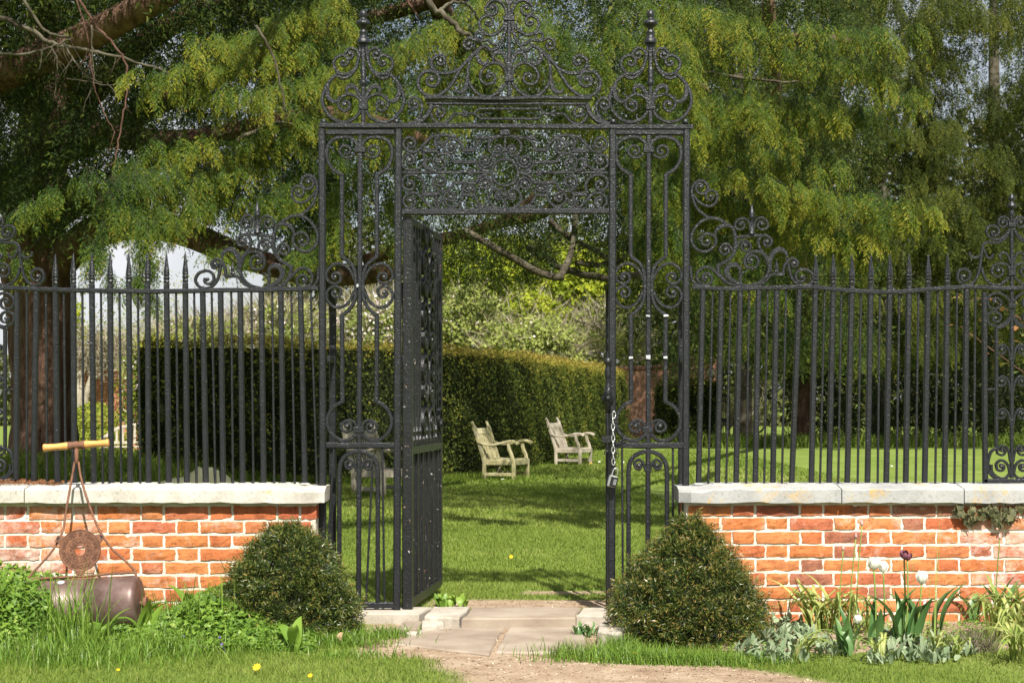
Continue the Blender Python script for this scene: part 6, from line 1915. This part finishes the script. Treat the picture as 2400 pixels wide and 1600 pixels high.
# ---------------------------------------------------------------- two yew mounds in front
BP = [spray_proto(70 + s, L=.075, step=.014, nl=.020, nw=.0038, side=.034, pitch=.0055, cone=.035) for s in range(6)]
def mound(label, cx_px, base_py, prof, d, n, ts):
    """prof: (py, left px, right px) down the outline"""
    prof = [(p[0] + 14 * (1 - i / 8), p[1] + 13, p[2] - 13) for i, p in enumerate(prof)]
    c = pd(cx_px, base_py, d)
    root = thing('yew_bush', c, label, 'bush', 'clipped yew mounds beside the gateway')
    pys = np.array([p[0] for p in prof], float); l = np.array([p[1] for p in prof], float); r = np.array([p[2] for p in prof], float)
    s = d / F
    zs = CH - (pys - HZ) * s
    cxs = ((l + r) / 2 - CX) * s; rads = (r - l) / 2 * s
    # core
    core = lathe([(0, .01)] + [(z - zs[-1], max(.01, q * .80)) for z, q in zip(zs[::-1], rads[::-1])], Vector((float(np.mean(cxs)), c[1], zs[-1])), n=20)
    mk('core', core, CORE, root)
    # weights so that points spread evenly over the surface
    t = np.linspace(0, 1, 200)
    zz = np.interp(t, np.linspace(0, 1, len(zs)), zs); ra = np.interp(zz, zs[::-1], rads[::-1]); xc = np.interp(zz, zs[::-1], cxs[::-1])
    wgt = ra + .04; wgt /= wgt.sum()
    i = rng.choice(200, n, p=wgt)
    a = rng.uniform(0, 2 * math.pi, n)
    lump = 1 + .05 * np.sin(a * 5 + zz[i] * 19) + .045 * np.sin(a * 9 - zz[i] * 31) + rng.normal(size=n) * .035
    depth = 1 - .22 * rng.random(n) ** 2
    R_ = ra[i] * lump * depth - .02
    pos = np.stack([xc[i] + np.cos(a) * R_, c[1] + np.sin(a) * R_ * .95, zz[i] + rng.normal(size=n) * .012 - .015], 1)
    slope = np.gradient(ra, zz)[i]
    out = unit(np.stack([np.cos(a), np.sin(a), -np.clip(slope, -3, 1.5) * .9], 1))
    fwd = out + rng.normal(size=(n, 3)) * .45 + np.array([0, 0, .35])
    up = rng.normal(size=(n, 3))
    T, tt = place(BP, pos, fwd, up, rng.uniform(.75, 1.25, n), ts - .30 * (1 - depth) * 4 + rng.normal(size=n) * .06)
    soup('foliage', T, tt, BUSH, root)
    # a few longer shoots break the outline
    return root
mound('clipped yew mound with a green crown left of the open gate, before the left wall', 668, 1478, [(1238, 652, 688), (1249, 620, 722), (1270, 592, 756), (1305, 566, 786), (1345, 540, 806), (1385, 522, 822), (1425, 512, 836), (1460, 522, 836), (1482, 545, 815)], 8.5, 2600, .0)
mound('orange tipped clipped yew mound at the right of the gateway, before the right wall', 1612, 1520, [(1224, 1600, 1630), (1238, 1574, 1658), (1268, 1542, 1694), (1305, 1506, 1722), (1345, 1470, 1750), (1395, 1440, 1776), (1440, 1432, 1792), (1480, 1446, 1786), (1515, 1500, 1730)], 8.42, 3100, .05)

# ---------------------------------------------------------------- plants with separate leaves
STRAP = leafmat('pale_strap_leaf', (.20, .27, .055), (.40, .43, .14), .35, .4, 5)
TULIPL = leafmat('tulip_leaf', (.055, .13, .035), (.12, .22, .065), .25, .35, 6, .4)
EAR = leafmat('lambs_ear_leaf', (.14, .195, .10), (.27, .325, .20), .2, .8, 12, .15)
DOCK = leafmat('dock_leaf', (.13, .24, .03), (.25, .37, .06), .4, .4, 7)
STEM = leafmat('green_stem', (.13, .22, .04), (.22, .30, .07), .1, .5, 7)
PETAL = leafmat('white_petal', (.80, .80, .70), (.86, .86, .82), .3, .5, 9)
PURPLE = leafmat('purple_petal', (.14, .045, .065), (.26, .10, .13), .25, .5, 20)
BUD = leafmat('allium_bud', (.40, .24, .22), (.55, .36, .30), .15, .6, 20)
YELLOW = leafmat('yellow_petal', (.70, .42, .01), (.78, .52, .02), .2, .6, 30)
IVYL = leafmat('ivy_leaf', (.05, .06, .025), (.19, .18, .09), .15, .4, 14, .4)
VIOLET = leafmat('violet_petal', (.10, .06, .28), (.20, .13, .42), .2, .6, 30)
ROSEL = leafmat('red_green_leaf', (.11, .16, .03), (.33, .14, .06), .35, .4, 3)

def strip_mesh(name, L, W, bend, shape, mat, cup=.18, n=8, kink=None, curl=0.0, seed=0, a0=82):
    """leaf along +x, rising then arching over; bend: total turn in radians; shape(t): width profile"""
    rs = random.Random(seed)
    V, Fc = [], []
    p = Vector((0, 0, 0)); a = R(a0)
    pts = []
    for i in range(n + 1):
        t = i / n
        pts.append((p.copy(), a))
        aa = a - bend * (t ** 1.4)
        if kink and t > kink[0]: aa -= kink[1]
        p = p + Vector((math.cos(aa), curl * math.sin(t * 3) * .25, math.sin(aa))) * (L / n)
        pts[-1] = (pts[-1][0], aa)
    for i, (q, aa) in enumerate(pts):
        t = i / n
        w = W * shape(t) / 2
        nr = Vector((-math.sin(aa), 0, math.cos(aa)))
        V += [q + Vector((0, -w, 0)) + nr * (w * cup * 2), q.copy(), q + Vector((0, w, 0)) + nr * (w * cup * 2)]
    for i in range(n):
        for k in range(2):
            a_ = i * 3 + k
            Fc.append((a_, a_ + 1, a_ + 4, a_ + 3))
    return mesh(name, V, Fc, mat, True)
strap_shape = lambda t: min(1, .55 + t * 1.5) * (1 - t ** 3) + .03
broad_shape = lambda t: (math.sin(math.pi * (t ** .75) * .97 + .06)) + .02
oval_shape = lambda t: math.sin(math.pi * min(1, t * .93 + .06)) ** .8 + .02

def leaves(root, name, variants, n, spread, s0, s1, tilt=0.0, az=(0, 2 * math.pi), zoff=0.0):
    for _ in range(n):
        a = random.uniform(*az)
        r = spread * math.sqrt(random.random())
        b = random.uniform(0, 6.28)
        s = random.uniform(s0, s1)
        link(name, random.choice(variants), root, loc=(r * math.cos(b), r * math.sin(b) * .7, zoff), rot=(random.gauss(0, .12), random.uniform(-tilt, tilt * .3), a), scale=(s, s * random.uniform(.8, 1.15), s))

STRAPS = [strip_mesh('leaf', .40, .021, b, strap_shape, STRAP, .22, 9, kk, .5, i) for i, (b, kk) in enumerate([(1.6, None), (2.3, None), (2.9, None), (1.2, (.5, 1.5)), (1.9, (.6, 1.2)), (2.6, (.4, .5))])]
TULIPS = [strip_mesh('leaf', .27, .060, b, broad_shape, TULIPL, .22, 8, None, .6, i) for i, b in enumerate([.5, .9, 1.3, .25])]
EARS = [strip_mesh('leaf', .066, .025, b, oval_shape, EAR, .14, 5, None, .5, i, a0) for i, (b, a0) in enumerate([(.8, 62), (.9, 40), (1.3, 70), (.4, 28), (.6, 50), (.2, 78)])]
DOCKS = [strip_mesh('leaf', .24, .062, b, broad_shape, DOCK, .14, 8, None, .5, i) for i, b in enumerate([.8, 1.3, 1.9])]

GB = 'strap leaved clumps in the border'
def plant(name, px, py, label, cat, group=None, z=-.045):
    x, y = G(px, py, z)
    return thing(name, (x, y, float(gz(x, y))), label, cat, group)
c = plant('strap_leaf_clump', 1935, 1475, 'large pale arching strap leaved clump left of the white tulips', 'plant', GB); leaves(c, 'leaf', STRAPS, 46, .09, .65, 1.05)
c = plant('strap_leaf_clump', 2015, 1480, 'smaller strap leaved clump just beneath the pair of white tulips', 'plant', GB); leaves(c, 'leaf', STRAPS, 22, .06, .55, .9)
c = plant('strap_leaf_clump', 1880, 1535, 'low flopped yellowing strap leaved clump at the lawn edge below the lamb ears', 'plant', GB); leaves(c, 'leaf', STRAPS[1:3], 18, .04, .45, .7, az=(R(-70), R(80)))
c = plant('strap_leaf_clump', 2215, 1535, 'low yellow strap leaved clump in front of the broad tulip leaves', 'plant', GB); leaves(c, 'leaf', STRAPS[1:5], 24, .07, .40, .65)
c = plant('strap_leaf_clump', 2060, 1540, 'few flat pale strap leaves lying on the lawn edge', 'plant', GB); leaves(c, 'leaf', STRAPS[2:3], 9, .03, .5, .7)
c = plant('strap_leaf_clump', 2375, 1500, 'big yellow green strap leaved clump at the right edge of the border', 'plant', GB); leaves(c, 'leaf', STRAPS, 60, .12, .7, 1.1)
c = plant('strap_leaf_clump', 2400, 1545, 'drooping strap leaved clump at the lower right corner of the border', 'plant', GB); leaves(c, 'leaf', STRAPS[1:], 26, .08, .6, .9)

def petal_mesh(L, W, mat, inward=.5):
    V, Fc = [], []
    n, m = 7, 4
    for i in range(n + 1):
        t = i / n
        w = W * (math.sin(math.pi * min(1, t * .86 + .10)) ** .75)
        out = .46 * W * math.sin(t * math.pi * .62 + .12) ** .8 * (1 - inward * t ** 3 * .5)
        for j in range(m + 1):
            v = (j / m - .5) * 2
            ang = v * .75
            rr2 = out + .0
            V.append((rr2 - .25 * W * (1 - math.cos(ang)) , w * .5 * v, L * t - (L * .06 * v * v if i == n else 0)))
    for i in range(n):
        for j in range(m):
            a = i * (m + 1) + j
            Fc.append((a, a + 1, a + m + 2, a + m + 1))
    return mesh('petal', V, Fc, mat, True)
PW = [petal_mesh(.068, .048, PETAL), petal_mesh(.064, .050, PETAL, .8)]
PPU = [petal_mesh(.050, .032, PURPLE, .9), petal_mesh(.047, .030, PURPLE, .7)]
def tulip(px, py_base, px_h, py_h, label, d, petals, s=1.0, lean=(0, 0), nl=2, cat='flower', group=None):
    """py_h: base of the flower head"""
    b = pd(px, py_base, d); h = pd(px_h, py_h, d)
    b[2] = float(gz(b[0], b[1]))
    root = thing('tulip', b, label, cat, group)
    q = cr([tuple(b), tuple(b + (h - b) * .5 + np.array([.008, 0, 0])), tuple(h)], 6)
    mk('stem', tube(q, .0042 * s ** .5, 7), STEM, root, smooth=True)
    for k in range(6):
        a = k * math.pi / 3 + random.uniform(-.15, .15)
        ss = s * (1.0 if k % 2 else .93)
        o = link('petal', petals[k % 2], root, loc=Vector(h) - WL[root.name] + Vector((math.cos(a), math.sin(a), 0)) * .003, rot=(lean[0] + random.gauss(0, .05), lean[1] + random.gauss(0, .05), a), scale=(ss, ss, ss))
    if nl: leaves(root, 'leaf', TULIPS, nl, .03, .7, 1.0)
    return root
GT = 'white tulips in the border'
tulip(2050, 1500, 2048, 1334, 'tall white tulip, left of the close pair in front of the brick wall', 8.15, PW, 1.0, (0, .08), 3, group=GT)
tulip(2068, 1500, 2070, 1340, 'white tulip, right of the close pair and slightly smaller', 8.2, PW, .88, (0, -.1), 2, group=GT)
tulip(2140, 1500, 2160, 1367, 'broad white tulip standing alone above the wide tulip leaves', 8.1, PW, 1.02, (0, .05), 3, group=GT)
tulip(2008, 1530, 2010, 1460, 'small white tulip with yellowish base low among the strap leaves', 7.98, PW, .66, (0, 0), 2, group=GT)
GP = 'faded purple tulips'
tulip(2115, 1500, 2119, 1308, 'faded purple tulip, taller of the two drooping blooms', 8.15, PPU, .95, (.3, -.35), 1, group=GP)
tulip(2120, 1500, 2127, 1312, 'faded purple tulip, lower and right of the drooping pair', 8.12, PPU, .85, (.2, .3), 0, group=GP)
tl = plant('tulip_leaves', 2130, 1500, 'cluster of broad dark green tulip leaves beneath the lone white tulip', 'plant'); leaves(tl, 'leaf', TULIPS, 13, .09, .8, 1.15)
tl = plant('tulip_leaves', 2195, 1490, 'pair of wide green tulip leaves leaning right against the brick', 'plant'); leaves(tl, 'leaf', TULIPS[1:3], 4, .03, .9, 1.2, az=(R(-25), R(25)))
tl = plant('tulip_leaves', 2355, 1470, 'upright dark tulip leaves behind the right hand strap clump', 'plant'); leaves(tl, 'leaf', TULIPS, 6, .05, .9, 1.2)
tl = plant('tulip_leaves', 2285, 1462, 'two small curved tulip leaves between the dry plant and the wall', 'plant'); leaves(tl, 'leaf', TULIPS[1:3], 3, .03, .6, .8)
tl = plant('tulip_leaves', 1985, 1525, 'rosette of broad tulip leaves round the small white tulip', 'plant'); leaves(tl, 'leaf', TULIPS, 6, .05, .55, .8)
def allium(px0, py0, px1, py1, label, d=8.3):
    b, h = pd(px0, py0, d), pd(px1, py1, d)
    b[2] = float(gz(b[0], b[1]))
    root = thing('allium', b, label, 'flower', 'allium buds in the border')
    mk('stem', tube(cr([tuple(b), tuple(b + (h - b) * .5 + np.array([-.006, 0, 0])), tuple(h)], 6), .0028, 6), STEM, root, smooth=True)
    mk('bud', lathe([(0, .003), (.006, .0075), (.014, .0085), (.022, .006), (.032, .0012)], Vector(h), n=8), BUD, root, smooth=True)
allium(2005, 1480, 2020, 1232, 'tallest thin allium stem with pink bud before the wall')
allium(1988, 1480, 2006, 1262, 'second tallest thin allium stem, just left of the tallest')
allium(1966, 1480, 1976, 1290, 'short thin allium stem, leftmost of the three together')
allium(2332, 1480, 2343, 1264, 'solitary thin allium stem near the right edge of the border')
tg = thing('tall_grass', pd(2185, 1490, 8.25), 'few tall thin grass blades rising behind the lone white tulip', 'grass')
tg['kind'] = 'thing'
for a, b, w in (((2190, 1490), (2204, 1196), .006), ((2192, 1490), (2207, 1235), .004), ((2180, 1490), (2182, 1330), .005), ((2150, 1480), (2138, 1270), .003)):
    p0, p1 = pd(*a, 8.25), pd(*b, 8.25)
    q = [Vector(t) for t in cr([tuple(p0), tuple((p0 + p1) / 2 + np.array([-.006, 0, 0])), tuple(p1)], 5)]
    mk('leaf', sweep2(q, w, .001, NY, lambda t: 1 - .85 * t), STEM, tg)

GE = 'lamb ear rosettes'
ear_near = [(1765, 1500), (1800, 1482), (1840, 1468), (1880, 1472), (1782, 1528), (1830, 1518), (1870, 1505), (1805, 1543), (1915, 1512), (1750, 1520), (1850, 1540), (1818, 1498), (1900, 1490), (1855, 1488), (1945, 1525)]
ear_far = [(2075, 1520), (2110, 1538), (2150, 1528), (2190, 1515), (2228, 1508), (2060, 1545), (2130, 1510), (2170, 1545), (2205, 1540), (2095, 1500), (2245, 1530)]
for spots, lab, grp in ((ear_near, 'soft grey green lamb ear rosette between the right mound and the strap leaves', 'lamb ear rosettes by the mound'), (ear_far, 'soft grey green lamb ear rosette in front of the tulips', 'lamb ear rosettes before the tulips')):
    for px, py in spots:
        c = plant('lambs_ear', px, py, lab, 'plant', grp)
        leaves(c, 'leaf', EARS, 20, .085, .6, 1.25, tilt=.5, zoff=.010)
dr_ = plant('dry_plant', 2285, 1520, 'small brown twiggy half dead plant beside the right hand strap clump', 'plant')
m = 700
base = np.array(WL[dr_.name]) + rng.normal(size=(m, 3)) * np.array([.05, .04, .004])
d_ = unit(rng.normal(size=(m, 3)) * np.array([.6, .5, .3]) + ZUP); w = unit(np.cross(d_, rng.normal(size=(m, 3)))) * .0016
soup('twigs', np.stack([base - w, base + w, base + d_ * rng.uniform(.05, .15, m)[:, None]], 1), rng.random(m) * .6, DRYTWIG, dr_)
pos = np.array(WL[dr_.name]) + np.abs(rng.normal(size=(500, 3))) * np.array([0, 0, .09]) + rng.normal(size=(500, 3)) * np.array([.06, .045, .0])
T, tt = leaf_tris(pos, rng.normal(size=(500, 3)), .016, .005, rng.uniform(.2, .7, 500))
soup('sprigs', T, tt, WEED, dr_)

# ivy hanging under the right coping
iv2 = thing('ivy', P(2310, 1195, 8.83), 'ivy trailing from under the right coping above the brick courses', 'ivy')
def ivy_leaf(s):
    o = [(0, 0), (.25, .42), (.12, .62), (.5, .55), (.62, .95), (1.0, .0)]
    pts = [(x, y) for x, y in o] + [(x, -y) for x, y in o[-2:0:-1]]
    V = [(x * s, y * s * .62, .06 * s * abs(y)) for x, y in pts]
    return mesh('leaf', V, [tuple(range(len(V)))], IVYL)
IL = [ivy_leaf(.045), ivy_leaf(.036), ivy_leaf(.028)]
for _ in range(120):
    u = random.random()
    px = random.choice((2238 + 60 * u, 2270 + 80 * u, 2330 + 40 * u, 2300 + 140 * u))
    low = np.interp(px, [2235, 2262, 2275, 2320, 2345, 2365, 2400, 2440], [1186, 1215, 1222, 1200, 1228, 1216, 1192, 1190])
    py = 1180 + (low - 1180) * random.random() ** .7
    v = P(px, py, 8.83 - random.uniform(0, .03))
    link('leaf', random.choice(IL), iv2, loc=v - WL[iv2.name], rot=(R(90) + random.gauss(0, .4), R(90) + random.gauss(0, .5), random.gauss(0, .5)))
for k in range(5):
    x0 = 2250 + k * 36
    mk('stem', tube([P(x0, 1178, 8.82), P(x0 + random.uniform(-8, 8), 1195, 8.82), P(x0 + random.uniform(-14, 14), 1216, 8.83)], .0025, 5), TWIG, iv2)
# rose stem behind the right panel
ro = thing('rose_stem', pd(2420, 920, 10.5), 'arching rose stem with red tinted leaves behind the right end panel', 'plant')
for pts in ([(2480, 960, 10.5), (2420, 890, 10.4), (2360, 845, 10.3), (2300, 800, 10.3), (2250, 765, 10.3)], [(2500, 800, 10.5), (2420, 760, 10.4), (2370, 735, 10.4), (2320, 700, 10.4), (2265, 705, 10.4)]):
    limb(ro, pts, .006, .0025, TWIG_RED, 6, name='stem')
RL = [strip_mesh('leaf', .065, .036, b, broad_shape, ROSEL, .1, 5, None, .3, i) for i, b in enumerate((.4, 1.0))]
for px, py in ((2250, 698), (2275, 715), (2262, 702), (2318, 700), (2330, 735), (2300, 715), (2235, 760), (2262, 775), (2280, 790), (2310, 770), (2325, 800), (2318, 830), (2380, 775), (2392, 755), (2405, 785), (2360, 850), (2390, 870), (2375, 840), (2398, 810), (2350, 730), (2385, 715)):
    v = pd(px, py, 10.3)
    link('leaf', random.choice(RL), ro, loc=Vector(v) - WL[ro.name], rot=(random.gauss(0, .6), random.uniform(.2, 1.6), random.uniform(0, 6.28)), scale=(random.uniform(.8, 1.2),) * 3)

# left border: docks, nettles, tall grass, ground cover
GD = 'broad leaved docks at the left wall'
for px, py, n, label in ((20, 1470, 7, 'broad leaved dock at the left edge of the picture beside the roller'), (335, 1490, 6, 'broad leaved dock at the right end of the rusty roller'), (445, 1470, 8, 'tall pale dock against the wall left of the left mound'), (700, 1515, 3, 'dock shoots poking from the grass before the left mound')):
    c = plant('dock_plant', px, py, label, 'plant', GD); leaves(c, 'leaf', DOCKS, n, .05, .7, 1.25)
c = plant('dock_plant', 250, 1505, 'low dock leaf spreading across the front of the roller drum', 'plant', GD); leaves(c, 'leaf', DOCKS[1:], 4, .03, .7, 1.0, az=(R(-60), R(40)))
c = plant('herb_clump', 1058, 1416, 'fresh bright green leafy weed at the foot of the open gate leaf', 'plant', z=-.02)
leaves(c, 'leaf', [strip_mesh('leaf', .085, .04, b, oval_shape, DOCK, .12, 5, None, .4, i) for i, b in enumerate((.6, 1.2, 1.7))], 30, .09, .6, 1.1)
c = plant('herb_clump', 1372, 1466, 'feathery low weed creeping over the threshold by the latch post', 'plant', z=-.01)
leaves(c, 'leaf', [strip_mesh('leaf', .09, .014, b, oval_shape, TULIPL, .12, 5, None, .4, i) for i, b in enumerate((1.4, 1.9))], 34, .07, .6, 1.1)
def grass_clump(px, py, label, n, h0, h1, w, spread, d_=None):
    c = plant('grass_clump', px, py, label, 'grass clump', 'tall grass clumps in the left border')
    b = np.array(WL[c.name])
    pos = np.stack([b[0] + rng.normal(size=n) * spread, b[1] + rng.normal(size=n) * spread * .5, np.full(n, b[2])], 1)
    T, tt = blades(pos, rng.uniform(h0, h1, n), w * rng.uniform(.6, 1.3, n), rng.uniform(.05, .75, n) ** 1.2, 6, np.clip(.55 + rng.normal(size=n) * .16, 0, 1))
    soup('blades', T, tt, GRASS_LONG, c)
grass_clump(150, 1520, 'tall bright grass clump in front of the left half of the roller drum', 120, .16, .50, .009, .07)
grass_clump(225, 1520, 'thinner tall grass clump before the middle of the roller drum', 44, .15, .50, .008, .06)
grass_clump(440, 1500, 'tall grass clump between the roller and the left mound', 60, .14, .42, .009, .07)
grass_clump(520, 1500, 'thin grass clump touching the left side of the left mound', 40, .12, .40, .007, .06)
# leafy ground cover: small leaves in a deep loose layer
n = 44000
x = rng.uniform(-2.95, -.95, n); y = rng.uniform(-1.05, -.17, n)
env = np.interp(x, [-3, -2.6, -2.32, -2.22, -2.0, -1.8, -1.66, -1.5, -1.2, -.95], [.36, .32, .24, .11, .07, .07, .16, .22, .12, .06]) * np.clip((y + 1.12) / .35, .08, 1)
dens = .5 + .9 * wob(x * 1.7, y * 1.7)
k = rng.random(n) < np.clip(dens + .35, 0, 1)
x, y, env = x[k], y[k], env[k]; n = len(x)
pos = np.stack([x, y, gz(x, y) + env * rng.random(n) ** .7], 1)
T, tt = leaf_tris(pos, np.array([0, -.35, 1.]) + rng.normal(size=(n, 3)) * .5, rng.uniform(.016, .050, n), rng.uniform(.012, .030, n), np.clip(.52 + .2 * wob(x * 2, y * 2) + rng.normal(size=n) * .15, 0, 1))
soup('ground_cover', T, tt, WEED)
n = 1800
x = rng.uniform(.95, 2.6, n); y = rng.uniform(-1.0, -.2, n)
T, tt = leaf_tris(on_ground(x, y) + np.array([0, 0, .015]), np.array([0, -.2, 1.]) + rng.normal(size=(n, 3)) * .5, rng.uniform(.012, .03, n), .012, rng.uniform(.2, .9, n))
soup('seedlings', T, tt, WEED)
# little flowers
def floret(name, x, y, z, mat, r, label, group, n=9, cat='flower'):
    V, Fc = [(0, 0, .002)], []
    for i in range(n * 2):
        a = math.pi * i / n
        q = r if i % 2 == 0 else r * .7
        V.append((q * math.cos(a), q * math.sin(a), .001 if i % 2 else .004))
    for i in range(n * 2): Fc.append((0, 1 + i, 1 + (i + 1) % (2 * n)))
    V += [(-.0015, 0, .0), (.0015, 0, 0), (.001, 0, -z + .0), (-.001, 0, -z)]
    k = len(V); Fc.append((k - 4, k - 3, k - 2, k - 1))
    o = link(name, mesh(name, V, Fc, mat), None, loc=(x, y, float(gz(x, y)) + z), rot=(R(38) + random.gauss(0, .2), random.gauss(0, .2), 0))
    tag(o, label, cat, group)
for px, py, r, lb in ((602, 1575, .020, 'large dandelion in the front lawn below the left mound'), (727, 1597, .012, 'small dandelion at the bottom edge of the front lawn'), (277, 1582, .009, 'tiny yellow flower in the grass below the roller'), (1198, 1328, .016, 'dandelion in the mown lawn seen through the open gateway'), (1488, 1537, .012, 'yellow celandine at the foot of the right mound'), (1474, 1531, .009, 'smaller yellow celandine left of the other by the right mound'), (1385, 1076, .03, 'yellow flower beside the farther armchair leg')):
    x, y = G(px, py, -.05 if py > 1400 else -.10)
    floret('dandelion', x, y, .035, YELLOW, r, lb, 'yellow flowers in the grass')
for px, py in ((110, 1505), (425, 1497), (430, 1502), (515, 1505), (520, 1520), (85, 1495), (330, 1465), (512, 1422)):
    x, y = G(px, py, -.02)
    floret('violet', x, y, .07, VIOLET, .008, 'tiny violet blue flower ' + {110: 'below the left end of the roller drum', 425: 'left of a pair between roller and left mound', 430: 'right of a pair between roller and left mound', 515: 'at the lower left edge of the left mound', 520: 'lowest in the grass below the left mound', 85: 'farthest left in the border below the roller', 330: 'just right of the roller drum', 512: 'highest, against the left flank of the left mound'}[px], 'violet flowers in the left border', 5)
for px, py in ((1068, 1114), (1117, 1115), (1178, 1128), (1405, 1083), (1460, 1084), (1810, 1100), (1860, 1085), (2090, 1094)):
    d = 1.33 * F / (py - HZ); x = (px - CX) * d / F
    floret('daisy', x, d - D0, .05, PETAL, .028, 'small white daisy ' + {1068: 'on the lawn left of the nearer armchair', 1117: 'at the back leg of the nearer armchair', 1178: 'on the lawn in front of the nearer armchair', 1405: 'just right of the farther armchair', 1460: 'on the lawn behind the padlock post', 1810: 'on the far lawn, leftmost behind the right railing', 1860: 'on the far lawn, middle and farthest behind the right railing', 2090: 'on the far lawn, rightmost behind the right railing'}[px], 'daisies in the far lawn', 7)
x, y = G(797, 1506, -.05)
lf_ = link('fallen_leaf', strip_mesh('leaf', .055, .032, 1.5, broad_shape, simple('dead_leaf', [(.3, (.28, .17, .09)), (.7, (.48, .34, .22))], 20, 3, .8, 60, .2, .001), .3, 5, None, .5, 3), None, loc=(x, y, float(gz(x, y)) + .02), rot=(0, 0, R(60)))
tag(lf_, 'dry brown fallen leaf in the grass below the left mound', 'leaf')
